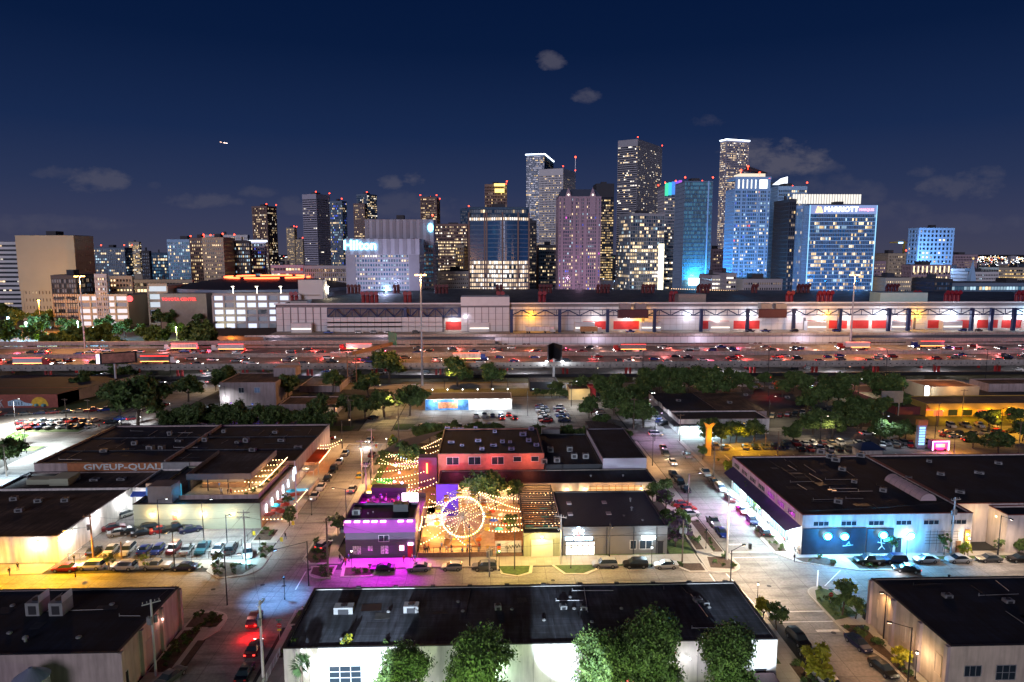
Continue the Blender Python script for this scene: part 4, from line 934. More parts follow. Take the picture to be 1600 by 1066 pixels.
 dm=MB();dm.tube((0,0,0),(0,-.5,0),1.3,12);dme=dm.mesh('round_vent',MATS['maroon_metal'])
 for px in(743,752,781,790,819,826,1180,1187,1239,1246,1297,1304,1364,1371):
  d=ray(px,535);x=d[0]/d[1]*YL;piece('round_vent',dme,t,(x,YL-.2,7.6))
 q=MB();q.box(76,YL-.6,6.2,149,YL-.2,8.6);q.build('louvre_strip',MATS['maroon_metal'],t)
 q=MB()
 for i in range(150):
  x=150+i*1.8;q.ball((x,558-i*.25,ZR+1.6-i*.05),.35,4)
 o=q.build('light_string',emat('roof_edge_bulbs',(1,.6,.3),3),t)
 for x in range(-120,300,60):lamp(t,(x,YL-6,12.0),1500,(.95,.85,1),1.0)
 return t
HALL=hall()
k=0
for px,kd,cl,lb in((513,'pickup','blue','blue pickup on the hall deck below the truss, far left'),(561,'suv','white','white van-like SUV on the hall deck, left of the first lit dock'),(585,'suv','silver','silver SUV beside the white one on the hall deck'),(606,'sedan','white','white sedan on the hall deck just right of the silver SUV'),(650,'suv','grey','grey SUV half inside the first lit dock'),(985,'pickup','blue','blue pickup left of the triple red dock doors'),(1172,'pickup','navy','navy pickup on the deck under the white floodlight'),(1196,'pickup','blue','blue pickup right of the navy one on the deck'),(1184+57,'suv','navy','navy SUV in front of the third red dock door'),(1307,'suv','blue','blue SUV by the lit dock near the tall mast'),(1504,'suv','blue','blue SUV by the white dock at the right'),(1530,'hatch','grey','grey hatchback by the white dock at the right end')):
 d=ray(px,515);x=d[0]/d[1]*399;car(kd,cl,x,399,random.choice([0,180]),lb,'vehicles on the loading deck',z=13.2)
def trailer(x,y,z,label,L=14,ang=0,cab='white',lit=False,name='semi_truck',boxm=None):
 t=thing(name,label,'truck',(x,y,z));ca=math.cos(ang);s=1 if ca>0 else-1
 m=MB();m.box(x-L/2,y-1.25,z+1.2,x+L/2,y+1.25,z+4.0);m.build('trailer',boxm or WHITE,t)
 m=MB();xx=x+s*(L/2+1.9);m.prism([(xx-1.6,y-1.2),(xx+1.6,y-1.2),(xx+1.6,y+1.2),(xx-1.6,y+1.2)],z+.7,z+2.0);m.prism([(xx-1.6,y-1.15),(xx+.5,y-1.15),(xx+.5,y+1.15),(xx-1.6,y+1.15)],z+2.0,z+3.4);m.build('cab',paint(cab),t)
 if 'truck_wheel' not in CARM:m=MB();m.tube((0,0,.5),(0,.3,.5),.5,10);CARM['truck_wheel']=m.mesh('wheel',RUB)
 for dx in(-L/2+1,-L/2+2.2,L/2-2.5,s*(L/2+2.8)):
  for yy in(-1.1,.8):piece('wheel',CARM['truck_wheel'],t,(x+dx,y+yy,z))
 if lit:
  m=MB();m.box(x-L/2,y-1.32,z+1.25,x+L/2,y-1.26,z+1.42,0);m.box(x-L/2,y-1.32,z+3.8,x+L/2,y-1.26,z+3.94,1)  # side strips added to look like light streaks
  e=x-s*L/2;m.box(min(e,e-s*.1),y-1.1,z+1.0,max(e,e-s*.1),y+1.1,z+1.3,1);e=x+s*(L/2+3.5);m.box(min(e,e+s*.1),y-1.0,z+.8,max(e,e+s*.1),y+1.0,z+1.1,2)
  m.build('marker_light',[emat('marker_amber',(1,.35,.08),6),E_TAIL,E_HEAD],t)
 return t
d=ray(840,512);trailer(d[0]/d[1]*398,398,13.2,'white semi trailer parked before the lit triple dock on the hall deck')
d=ray(920,516);trailer(d[0]/d[1]*395,395,13.2,'flat tan container truck under the orange floodlight',10,boxm=WOODW)
# elevated freeway
FZ=8.6
def freeway():
 y0,y1=313.0,369.0
 t=thing('elevated_freeway','elevated concrete freeway carrying night traffic across the whole view on red columns','freeway',(0,(y0+y1)/2,0))
 X0,X1=-700,700
 m=MB();m.box(X0,y0,FZ-1.0,X1,338.2,FZ);m.box(X0,341.2,FZ-.6,X1,y1,FZ+.6);m.build('deck',mat('freeway_concrete',(.30,.26,.25),.6,var=.15,scale=.08,kind='road'),t)
 m=MB()
 for y,z in((y0-.3,FZ),(338.2,FZ),(341.0,FZ+.6),(y1,FZ+.6)):m.box(X0,y,z-1.05,X1,y+.35,z+1.0)
 m.build('barrier',CONC,t)
 me=MB();me.box(-15,0,-.25,15,.7,.7);mm=me.mesh('girder',CONC)
 for i in range(-20,20):
  for yy in(y0+1,):piece('girder',mm,t,(i*31+10,yy,FZ-1.3-.45))
 m=MB()
 for i in range(-190,190):m.box(i*3.1,y0-.36,FZ-.75,i*3.1+.7,y0-.3,FZ-.35)
 m.build('drain_slots',DARKM,t,kind='stuff')
 cm=MB();cm.box(-.45,-.5,0,.45,.5,FZ-2.6);cme=cm.mesh('column',REDP)
 bm_=MB();bm_.box(-.9,0,FZ-2.6,.9,22,FZ-1.05);bme=bm_.mesh('column_cap',CONC)
 for i in range(-10,12):
  x=i*31+6
  piece('column_cap',bme,t,(x,y0+2.6,0))
  for xx in(-1,1):piece('column',cme,t,(x+xx,329,0))
  for yy in(346,363):piece('column',cme,t,(x+3,yy,0))
 m=MB()
 for k in range(int((X1-X0)/9)):
  for yy in(318,321.8,325.6,329.4,333.2):m.box(X0+k*9,yy,FZ+.004,X0+k*9+3,yy+.15,FZ+.01)
  for yy in(346.5,350.2,354,357.8,361.6):m.box(X0+k*9,yy,FZ+.604,X0+k*9+3,yy+.15,FZ+.61)
 m.build('lane_dashes',PAINT,t,kind='stuff')
 return t
freeway()
t=thing('ramp_bridge','grey flyover ramp running behind the freeway in front of the hall','bridge',(0,375,0))
m=MB();m.box(-420,373,10.3,3,382,11.5);m.box(-420,372.7,11.5,3,373,12.4);m.build('deck',CONC,t)
m=MB();m.box(208,373,10.3,700,382,11.5);m.box(208,372.7,11.5,700,373,12.4);m.build('deck',CONC,t)
cm=MB();cm.box(-1,-1,0,1,1,8.6);cm.box(-1.2,-4,8.6,1.2,4,10.3);cme=cm.mesh('column',CONC)
for x in(-330,-290,-250,-205,-160,-118,-80,-45,-8,235,262,290,318,350):piece('column',cme,t,(x,376.5,0))
for i,(px,py)in enumerate(((145,585),(160,590),(238,582),(455,576),(510,578),(595,580),(665,580),(1172,574),(1240,575),(1262,573),(1590,575))):
 x,y=G(px,py+4);y=max(y,333);d=ray(px,py);x=d[0]/d[1]*y
 car(random.choice(['sedan','suv','suv']),['silver','white','black','silver','blue','white','grey','black','black','silver','white'][i],x,y,0 if i%2 else 180,'%s car parked under the elevated freeway, %s from the left'%(['silver','white','black','silver','blue','white','grey','black','black','silver','white'][i],nth(i)),'cars parked under the freeway')
for i,x in enumerate(range(-190,330,52)):  # lamps assumed from the whitish light under the deck
 t=thing('underdeck_lamp','white lamp hanging under the freeway deck, %s from the left'%nth(i),'lamp',(x,334,FZ-2),'lamps under the freeway');m=MB();m.box(x-.5,333.7,FZ-1.9,x+.5,334.3,FZ-1.6);m.tube((x,334,FZ-1.6),(x,334,FZ-1.0),.06,5);m.build('fixture',emat('underdeck',(.9,.95,1),10),t)
 lamp(t,(x,334,FZ-2.8),3600,(.92,.92,1),.3)
LANES=[(316.1,0,0),(319.9,0,0),(323.7,0,0),(327.5,0,0),(331.3,0,0),(344.6,180,.6),(348.3,180,.6),(352.1,180,.6),(355.9,180,.6),(359.7,180,.6)]
cnt=0
for yy,an,dz in LANES:
 x=-265+random.uniform(0,14);ci=-1
 while x<320:
  r_=random.random();ci+=1
  if r_<.035:
   trailer(x+8,yy,FZ+dz,'lorry with amber side lights in freeway lane %s, %s vehicle from the left'%(nth(LANES.index((yy,an,dz))),nth(ci)),13,0 if an==0 else PI,random.choice(['white','red','blue']),True,'moving_truck',random.choice([WHITE,HVAC,TILE]))['group']='lorries on the freeway';x+=30
  else:
   kd=random.choice(['sedan','suv','sedan','hatch','pickup']);cl=random.choice(['white','silver','grey','black','red','white','blue'])
   car(kd,cl,x,yy,an,'%s %s with lamps on in freeway lane %s, %s from the left'%(cl,KWORD[kd],['one','two','three','four','five','six','seven','eight','nine','ten'][LANES.index((yy,an,dz))],nth(ci)),'cars driving on the freeway',lights=True,z=FZ+dz,name='moving_car')
  cnt+=1;x+=random.uniform(17,42)
for i in range(64):
 near=i%2==0;x=-270+i*9.4;y=random.uniform(316,334)if near else random.uniform(345,362)
 c=random.choice([(1,.25,.2),(1,.42,.3),(1,.7,.5),(1,.5,.45),(1,.35,.5)]);c=(1,c[1]*.8,c[2]*.9)
 l=lamp(None,(x,y,FZ+1.6+(0 if near else.6)),1150,c,.5);l.name='traffic_light_glow'  # added lights without fixtures, tint the deck like streaming traffic
x,y=G(548,596);t=thing('sign_gantry','brown steel gantry with a green road sign over the freeway','gantry',(x,296,0));m=MB()
xg=ray(549,560);xg=xg[0]/xg[1]*311
for s in(-2,2):m.tube((xg+s,311,0),(xg+s,311,15),.3,6)
for k in range(8):m.tube((xg-2,311,1.7*k+1),(xg+2,311,1.7*k+2.4),.15,4)
m.build('tower',mat('rust_steel',(.25,.14,.09),.7,var=.15),t);m=MB();m.obox((xg+7,328),2,38,13.6,15,-.38);m.build('truss_arm',MATS['rust_steel'],t)
m=MB();m.obox((xg+14,345),9,.4,13.5,20,-1.0);m.build('sign_panel',mat('sign_green',(.02,.20,.12),.5,var=0),t)
x,y=G(865,597);t=thing('billboard','double sided billboard on a grey post lit by two white lamps at the freeway edge','billboard',(x,y,0));m=MB();m.tube((x,y,0),(x,y,11),.6,10);m.build('post',STEEL,t)
for s in(-1,1):
 m=MB();m.obox((x+s*1.6,y),.5,9,10.5,18,s*.35);m.build('panel',DARKM,t)
 m=MB();m.box(x+s*3.6-.6,y-3.5,10,x+s*3.6+.6,y-3,10.5);m.build('flood_lamp',E_WHITE,t);lamp(t,(x+s*4.6,y-4,10.6),1800,(.85,.92,1),.4)
x,y=G(182,610);t=thing('billboard','reddish backlit billboard tilted over the freeway at the left','billboard',(x,y,0));m=MB();m.tube((x,y,0),(x,y,12),.5,10);m.build('post',STEEL,t)
m=MB();m.obox((x+2,y),14,.8,12,17,.45);m.build('frame',DARKM,t);m=MB();m.obox((x+2.2,y-.6),12.6,.2,12.5,16.5,.45);m.build('panel',mat('poster_red',(.35,.16,.12),.7,var=.5,scale=.4),t)
m=MB();m.obox((x-5,y-3.6),1.2,.3,12.5,16.5,.45);m.build('lit_end',emat('bb_end',(.75,.7,1),2.5),t)
high_mast(135,571,432,'tall light mast with orange lamps at the left above the trees')
high_mast(660,603,430,'tall light mast in front of the hall, middle of the freeway')
high_mast(1327,570,430,'tall light mast before the blue lined hotel')
for i,px in enumerate((267,1004,1200,1384,1540,1188)):
 if px==1188:continue
 d=ray(px,590);x=d[0]/d[1]*309;t=thing('light_pole','thin dark pole at the near freeway edge, %s from the left'%nth(i),'pole',(x,309,0),'thin poles along the freeway');m=MB();m.tube((x,309,0),(x,309,15),.12,6);m.build('shaft',DARKM,t);m=MB();m.tube((x,309,15),(x,312,15.5),.1,5);m.build('arm',DARKM,t)
# arena, garages and buildings left of the hall
def arena():
 cx,cz=-195,0;x0,_=HT(276,450,640);x1,_=HT(562,450,640);cx=(x0+x1)/2;R=(x1-x0)/2;cy=560+R
 t=thing('arena','low round arena with a dark dome roof and a glowing red ring','arena',(cx,cy,0))
 zr=31;N_=48
 m=MB();m.prism([(cx+R*.97*math.cos(2*PI*i/N_),cy+R*.97*math.sin(2*PI*i/N_))for i in range(N_)],0,zr-4);m.build('wall',mat('arena_wall',(.34,.36,.42),.7,var=.1),t)
 m=MB();m.prism([(cx+R*1.0*math.cos(2*PI*i/N_),cy+R*1.0*math.sin(2*PI*i/N_))for i in range(N_)],zr-4,zr-1);m.build('eave',mat('arena_eave',(.2,.24,.33),.5,var=.05),t)
 m=MB();rings=[(1.0,0),(.85,2.2),(.65,5),(.5,6.5),(.42,7.0)]
 for(a,za),(b,zb)in zip(rings,rings[1:]):
  for i in range(N_):
   c0,s0,c1,s1=math.cos(2*PI*i/N_),math.sin(2*PI*i/N_),math.cos(2*PI*(i+1)/N_),math.sin(2*PI*(i+1)/N_)
   m.quad((cx+R*a*c0,cy+R*a*s0,zr-1+za),(cx+R*a*c1,cy+R*a*s1,zr-1+za),(cx+R*b*c1,cy+R*b*s1,zr-1+zb),(cx+R*b*c0,cy+R*b*s0,zr-1+zb))
 m.prism([(cx+R*.42*math.cos(2*PI*i/N_),cy+R*.42*math.sin(2*PI*i/N_))for i in range(N_)],zr+6.01,zr+6.3)
 m.build('dome',mat('arena_roof',(.035,.03,.035),.6,var=.2),t)
 m=MB()
 for i in range(N_):
  if i%12 in(4,9):continue
  a,b=2*PI*i/N_,2*PI*(i+1)/N_;m.tube((cx+R*.46*math.cos(a),cy+R*.46*math.sin(a),zr+7),(cx+R*.46*math.cos(b),cy+R*.46*math.sin(b),zr+7),.75,5)
 m.build('neon_ring',emat('neon_red',(1,.10,.03),7,True),t)
 lamp(t,(cx,cy,zr+10),3000,(1,.12,.05),2)
 x,z=HT(291,465,560);b=MB();b.box(x-14,545,0,x+22,560,z+4);b.build('entrance_block',mat('arena_beige',(.28,.22,.18),.8,var=.1),t)
 text('TOYOTA CENTER',3.3,emat('arena_letters',(1,.04,.04),2),t,(x+1,544.5,z-.5),bold=0,ext=.2)
arena()
def garage(name,label,pxl,pxr,ptop,y,lv,col,es=1.0,wall=None,depth=40,cell=7,sc=.5,z0=0,nm='parking_garage',row=None):
 row=row or ptop+20
 dl,dr_=ray(pxl,row),ray(pxr,row);x0,x1=dl[0]/dl[1]*y,dr_[0]/dr_[1]*y;z=HT(pxl,ptop,y)[1]
 t=thing(nm,label,'garage',((x0+x1)/2,y+depth/2,0));n=max(1,int((x1-x0)/cell));w=(x1-x0)/n;fh=(z-z0)/lv
 core=MB();core.box(x0+1,y+7,0,x1-1,y+depth-1,z-1);core.build('inner_wall',mat('garage_inner',(.4,.4,.4),.8,var=.1),t)
 for k in range(lv+1):
  m=MB();m.box(x0,y,z0+k*fh-.2,x1,y+depth,z0+k*fh);m.box(x0,y-.15,z0+k*fh-.2,x1,y+.15,z0+k*fh+fh*.32);m.build('deck',wall or TW['tan'],t)
 for i in range(n+1):m=MB();m.box(x0+i*w-.6,y-.3,0,x0+i*w+.6,y+.5,z);m.build('pier',wall or TW['tan'],t)
 m=MB();m.box(x1-.5,y+.6,0,x1-.01,y+depth-.01,z-.01);m.build('end_wall',wall or TW['tan'],t)
 g=MB()
 for k in range(lv):
  for i in range(n):
   if random.random()<.92:g.box(x0+i*w+.8,y+3,z0+(k+1)*fh-.55,x0+(i+1)*w-.8,y+6,z0+(k+1)*fh-.3)
   if random.random()<.9 and es>0:g.quad((x0+i*w+.65,y+.9,z0+k*fh+fh*.3),(x0+(i+1)*w-.65,y+.9,z0+k*fh+fh*.3),(x0+(i+1)*w-.65,y+.9,z0+(k+1)*fh-.3),(x0+i*w+.65,y+.9,z0+(k+1)*fh-.3),1 if random.random()<.25 else 0)
 g.build('lit_deck_bay',[emat('garage_%s'%label[:12],col,es),emat('garage_dim',(.3,.35,.5),.25)],t,kind='stuff')
 return t,x0,x1,z
gt,gx0,gx1,gz=garage('g','bright white-lit parking garage in front of the arena',333,470,462,455,7,(.72,.78,1),.95,TW['grey'],cell=6.5)
m=MB();m.box(gx0,456,gz+.1,gx1+12,480,gz+.3);m.build('top_deck',mat('top_deck',(.5,.45,.38),.8,var=.1),gt)
for i in range(5):
 x=gx0+8+i*16;m=MB();m.tube((x,470,gz),(x,470,gz+5),.15,5);m.box(x-.8,469,gz+5,x+.8,470,gz+5.3);m.build('deck_lamp',emat('deck_lamp',(1,.92,.75),8),gt);lamp(gt,(x,468,gz+4.2),2600,(1,.88,.66),.4)
m=MB();m.box(gx1-2,458,0,gx1+14,470,gz+10);m.build('stair_tower',TW['white'],gt)
garage('g','long beige garage with two bright lower decks at the left',84,200,463,560,5,(1,.9,.95),.7,TW['tan'],cell=9)
garage('g','brown garage with cool lit decks left of the arena entrance',232,262,447,575,5,(.75,.85,.95),.6,TW['tan'],cell=9)
x,z=HT(202,467,558);m=MB();m.tube((x,559,z),(x,558.4,z),2.4,16);o=m.build('round_sign',emat('round_red',(1,.05,.05),2.2));tag(o,'round red glowing sign on the long beige garage','sign')
x0,_=HT(330,520,425);x1,_=HT(432,520,425);t=building('pink_house','long pinkish house with dark gable roof left of the hall',x0,x1,425,440,9,mat('salmon',(.40,.20,.15),.8),ROOFB)
m=MB();z=9.1;m.quad((x0-1,424,z),(x1+1,424,z),(x1+1,432.5,z+4),(x0-1,432.5,z+4));m.quad((x1+1,441,z),(x0-1,441,z),(x0-1,432.5,z+4),(x1+1,432.5,z+4));m.poly([(x0-.5,425,9),(x0-.5,440,9),(x0-.5,432.5,z+3.8)]);m.build('gable_roof',mat('dark_shingle',(.04,.03,.03),.8,var=.2),t)
wall_lamp(t,x0+12,424.6,5.5,2500,(1,.6,.08),dy=-1.2,size=.8)
n=0
for i in range(64):
 px=random.uniform(0,330);py=random.choice([486,500,515,528,540,552,560]);x,y=G(px,py)
 if y>640:y=random.uniform(500,640);d=ray(px,500);x=d[0]/d[1]*y
 if 306<y<386:continue
 if 425>y>395:y=430
 if 290<y<362:continue
 if 84<px<205 and y>540:continue
 tree('far',x,y,'dark round park tree left of the arena garage, %s of the grove'%nth(n),random.uniform(.8,1.45),'park trees at the left');n+=1
for i,(px,py,s)in enumerate(((350,500,1.0),(392,500,.9),(412,522,.8),(340,517,.7),(440,530,.9))):
 d=ray(px,py);y=445;tree('far',d[0]/d[1]*y,y,'dark tree before the bright garage, %s from the left'%nth(i),s,'trees before the bright garage')
for i,(px,py,c,pw)in enumerate(((60,470,(1,.5,.06),70000),(12,497,(.4,.75,1),45000),(40,505,(.8,.9,1),40000),(146,513,(.4,.75,1),40000),(121,503,(.9,1,.85),15000),(318,548,(1,.95,.6),14000),(75,543,(.6,.7,.2),9000),(604,449,(.5,.85,1),6000),(275,570-58,(.9,1,.5),12000))):
 yy=520 if py<480 else 470 if py<520 else 440
 if px==604:yy=560
 x,z=HT(px,py,yy);z=max(z,7)
 t=thing('park_lamp',['orange street lamp before the beige windowless block','blue-white floodlight at the left edge','white floodlight right of the blue one','blue-white floodlight among the park trees','green-white lamp above the park path','pale yellow lamp by the pink house','dim green-lit lamp by the lawn','blue-white lamp beside the hotel foot','lime lamp in the park right of the grove'][i],'lamp',(x,yy,0))
 m=MB();m.tube((x,yy,0),(x,yy,z),.2,6);m.build('post',STEEL,t);m=MB();m.ball((x,yy,z),.8 if i<4 else.5,8);m.build('lamp_head',emat('pl%d'%i,c,16),t);lamp(t,(x,yy-1,z-1.6),pw,c,.8)
m=MB();m.quad((-480,440,.008),(-215,440,.008),(-215,535,.008),(-480,535,.008));struct('park_ground',m,LOT)
m=MB();m.quad((-480,386,.008),(-130,386,.008),(-130,436,.008),(-480,436,.008));struct('lawn',m,GRASS)
# streets and blocks of the near district
def sheet(name,pts,z,m):
 b=MB();b.poly([(x,y,z)for x,y in pts]);return struct(name,b,m)
def rect(x0,y0,x1,y1):return[(x0,y0),(x1,y0),(x1,y1),(x0,y1)]
sheet('road',rect(-260,104.5,260,124.6),.004,ROAD)
sheet('road',rect(-44.5,40,-33.6,299),.008,ROAD)
sheet('road',rect(47.5,40,60.2,299),.012,ROAD)
sheet('road',rect(-260,212,260,227),.016,ROAD)
sheet('road',rect(-137.5,118,-119,420),.020,ROAD)
sheet('road',rect(-420,299,420,311),.024,ROAD)
sheet('parking_lot',rect(-118,126,-44.8,214),.006,LOT)
sheet('parking_lot',rect(-33.2,227.2,47,281),.028,LOT)
sheet('parking_lot',rect(-118,227.2,-45,281),.028,ASPH)
sheet('parking_lot',rect(60.5,227.2,140,281),.028,ASPH)
sheet('parking_lot',rect(-260,227.2,-138,275),.028,LOT)
sheet('parking_lot',rect(60.4,168,190,211.8),.028,LOT)
sheet('parking_lot',rect(140,227.2,260,281),.026,ASPH)
sheet('underpass_lot',rect(-420,327,420,384),.010,LOT);b=MB();b.box(-420,325.4,0,420,325.8,1.6);o=b.build('retaining_wall',DARKM);tag(o,'low dark wall running along under the near edge of the freeway','wall')
def plate(name,pts,z=.12,m=WALK,kerb=True):
 b=MB();b.prism(pts,0,z-.004,0);
 o=struct(name,b,KERB)
 cx=sum(p[0]for p in pts)/len(pts);cy=sum(p[1]for p in pts)/len(pts)
 q=[]
 for x,y in pts:
  d=math.hypot(x-cx,y-cy);k=(d-.25)/d;q.append((cx+(x-cx)*k,cy+(y-cy)*k))
 sheet(name+'_paving',q,z,m);return o
def arc(cx,cy,r,a0,a1,n=8):return[(cx+r*math.cos(math.radians(a0+(a1-a0)*i/n)),cy+r*math.sin(math.radians(a0+(a1-a0)*i/n)))for i in range(n+1)]
plate('pavement',rect(-118,124.6,-84.5,128.8));plate('pavement',rect(-83,126,-54,129.4));plate('pavement',[(-54,124.8),(-50.5,121.5)]+arc(-48,126.5,4.2,-80,0,6)+[(-43.8,132),(-47,137),(-47,129.4),(-54,129.4)])
plate('pavement',rect(-50,137.3,-44.6,212));plate('pavement',[(-33.8,212),(-33.8,141),(-37,139),(-37,129),(-35.5,127),(-29,127),(-29,129.4),(-31,133),(-31,212)])
plate('pavement',[(-34.6,126)]+arc(-31.5,123.8,2.8,160,290,8)+[(-29.6,121),(-29.6,126.4)])
plate('pavement',rect(-28.6,125,41.0,129.1));plate('pavement',[(41.3,129.1),(41.3,121.6),(43,121.0)]+arc(45,124.2,3.2,-75,20,6)+[(48.0,129.1)])
plate('pavement',rect(41.6,129.4,47.2,212));plate('pavement',[(60.4,212),(60.4,142),(57,136),(57,129),(60,124.8),(70.3,120.8),(77.5,120.8),(80,124.6),(180,124.6),(180,128.4),(61.6,128.4),(61.6,212)])
plate('pavement',rect(-33.0,40,-28.5,104.8));plate('pavement',[(-33.0,105),(-33.0,110)]+arc(-29,108.5,3.8,170,90,5)+[(-26,112),(-22,106.5),(-22,105)])
plate('pavement',rect(39.8,40,45.6,104.5));plate('pavement',[(40,104.7),(46,104.7),(46.3,107.5),(44,109.6),(40,112),(36,113),(36,104.7)])
plate('pavement',[(58.5,40),(58.5,92),(56.2,100),(56.2,110)]+arc(59.2,112,3,180,90,5)+[(62,113),(64,107.5),(180,107.5),(180,105),(64,105),(61.3,100),(61.3,40)])
plate('pavement',[(-49.5,40),(-49.5,104.8),(-49.5,109.5),(-46.5,110)]+arc(-46.4,106.8,3,85,0,5)+[(-43.4,104),(-45,101),(-45,94),(-43.6,90),(-43.6,40)])
plate('pavement',rect(-118,211,46,211.9),.1);plate('pavement',rect(-33,227.4,46,229.5),.1)
def bed(pts,m=GRASS,name='grass_verge',z=.135):
 b=MB();b.prism(pts,.1,z);o=b.build(name,m);o['kind']='structure';return o
bed([(1.5,124.9),(7.6,124.9),(7.2,122.2),(5,121.0),(2.4,122)]);bed([(12.4,124.9),(30,124.9),(30,124.3),(21.4,124.3),(17.5,121.4),(14.2,121.6)])
b=MB();b.prism([(.9,125),(8.2,125),(7.8,122),(5.2,120.5),(2,121.6)],0,.118);struct('kerb_bulb',b,KERB)
b=MB();b.prism([(11.8,125),(30,125),(30,124.4),(21.8,124.1),(18,120.9),(13.8,121.1)],0,.118);struct('kerb_bulb',b,KERB)
b=MB();b.prism([(34.6,125),(41.2,125),(41.2,121.3),(37.6,121.3)],0,.118);struct('kerb_bulb',b,KERB)
bed([(35.4,124.9),(40.8,124.9),(40.8,121.8),(38,121.8)],MULCH,'planting_bed')
bed(rect(30.3,124.4,35,124.9));bed(rect(36,129.2,41,136));bed(rect(14.6,129.05,35,129.4));bed(rect(41.9,131,43.5,150),MULCH,'planting_bed');bed(rect(45,129.8,47,146),MULCH,'planting_bed')
bed([(42.2,123),(46.6,122.3),(47.6,125),(46.5,127.6),(43,127.6)],MULCH,'planting_bed');bed([(57.6,129.6),(60,129.6),(60,141),(58,137)],MULCH,'planting_bed')
bed([(60.2,126.6),(61,124.8),(66,122.6),(67.5,124.5),(66.5,126.6)],MULCH,'planting_bed');bed([(70.5,126.4),(70.5,121.6),(77,121.4),(79.6,125),(79.6,126.4)],MULCH,'planting_bed')
bed(rect(84,125,135,126.3));bed([(-53.4,128.7),(-53,125),(-50.4,122.2),(-46.6,123.2),(-45,127)],MULCH,'planting_bed');bed([(-63,128),(-56,128),(-56,126.2),(-63,126.2)])
bed([(-46.7,131.4),(-44.5,130),(-44.4,133.6),(-46.8,136)],MULCH,'planting_bed');bed(rect(-49.8,138.5,-46.2,144),MULCH,'planting_bed')
bed([(-36.6,138.4),(-36.6,130),(-35,127.6),(-31.6,127.6),(-33.4,138.4)],MULCH,'planting_bed');bed([(-34,125.6),(-33.8,123),(-31.4,121.6),(-30,121.5),(-30,125.8)],MULCH,'planting_bed')
bed([(-27.8,125.3),(-27.4,121.9),(-22.6,121.9),(-21,125.3)],MULCH,'planting_bed');b=MB();b.prism([(-28.4,125.2),(-28,121.5),(-22.2,121.5),(-20,125.2)],0,.118);struct('kerb_bulb',b,KERB)
bed([(-32.6,105.4),(-32.4,109.6),(-29,111.6),(-26.2,111.4),(-22.6,106.4),(-23,105.2)],MULCH,'planting_bed');bed(rect(-32,96,-29,104.4),MULCH,'planting_bed')
bed([(-49.2,104.9),(-49.2,109.0),(-46.8,109.3),(-44.0,107),(-44.3,104.9)],MULCH,'planting_bed');bed([(-49,104.0),(-46.4,104),(-46.4,93),(-49.3,93)],MULCH,'planting_bed');bed(rect(-45.6,94.5,-44.6,101),MULCH,'planting_bed')
bed([(37,105.3),(37,112.2),(41,111),(45.5,107.2),(45.5,105.3)]);bed(rect(40.2,92,42.6,103.8));bed(rect(43.8,84,45.3,92),MULCH,'planting_bed')
bed([(56.6,103.6),(56.6,110),(58,113.5),(59.6,114.4),(61,113),(61.2,105)]);bed([(56.6,102),(58.9,93),(58.9,84),(60.2,84),(60.2,102)],MULCH,'planting_bed');bed(rect(62,105.3,70,107.2),MULCH,'planting_bed')
bed(rect(-31,144,-29.2,210));bed([(-47,228),(-58,228),(-58,234),(-47,234)]);bed([(-33,228),(-28,228),(-26,236),(-33,236)]);bed(rect(-28.6,213.5-2.4,-13,211.4))
bed(rect(-118.6,118,-118,206));bed([(-170,262),(-139,262),(-139,300),(-175,300)],GRASS,'grass_verge',.11);bed(rect(-160,229,-139,233),GRASS,'grass_verge',.11);bed(rect(-160,207,-139,212),GRASS,'grass_verge',.11)
bed(rect(-31,282,46,298.5),mat('dry_grass',(.12,.10,.03),.95,var=.3,scale=1),'grass_verge',.11);bed(rect(-110,311.5,300,325),mat('dry_grass',(.12,.10,.03)),'grass_verge',.11);bed(rect(96,168.4,118,176),GRASS,'grass_verge',.11)
def mark(pts,z=.030):sheet('road_marking',pts,z,PAINT)
for a,b_ in(((41.2,120.6),(41.5,105.2)),((44.4,120.6),(45.6,105.4)),((62.4,121.4),(57.8,112.5)),((66.6,121.2),(60.6,115.2))):
 mark([(a[0]-.13,a[1]),(a[0]+.13,a[1]),(b_[0]+.13,b_[1]),(b_[0]-.13,b_[1])])
for x0,x1,y in((48.4,57,129.7),(48.2,57,127.2),(47,56.3,106.6),(47.2,56.3,103.4)):mark(rect(x0,y-.14,x1,y+.14))
mark(rect(52,100.3,55.8,101));mark(rect(49.4,133.0,52.2,133.6));mark(rect(-44,211.2,-34,211.5));mark(rect(-44,228.2,-34,228.5));mark(rect(-35.1,117,-34.9,124));
for i in range(12):mark(rect(70+i*5.2,191,70.15+i*5.2,196));mark(rect(70+i*5.2,202,70.15+i*5.2,207))
for i in range(12):mark(rect(-84+i*2.9,131.6,-83.88+i*2.9,136.6))
for x,y in((-41.5,119),(-37.5,118.5),(-49.8,117.6),(-34.5,126-1.2),(50.5,115.5),(48.2,100.5),(54.5,100),(11.5,119),(-39.5,112.6)):
 b=MB();b.tube((x,y,.03),(x,y,.036),.42,14);struct('manhole',b,ASPH)
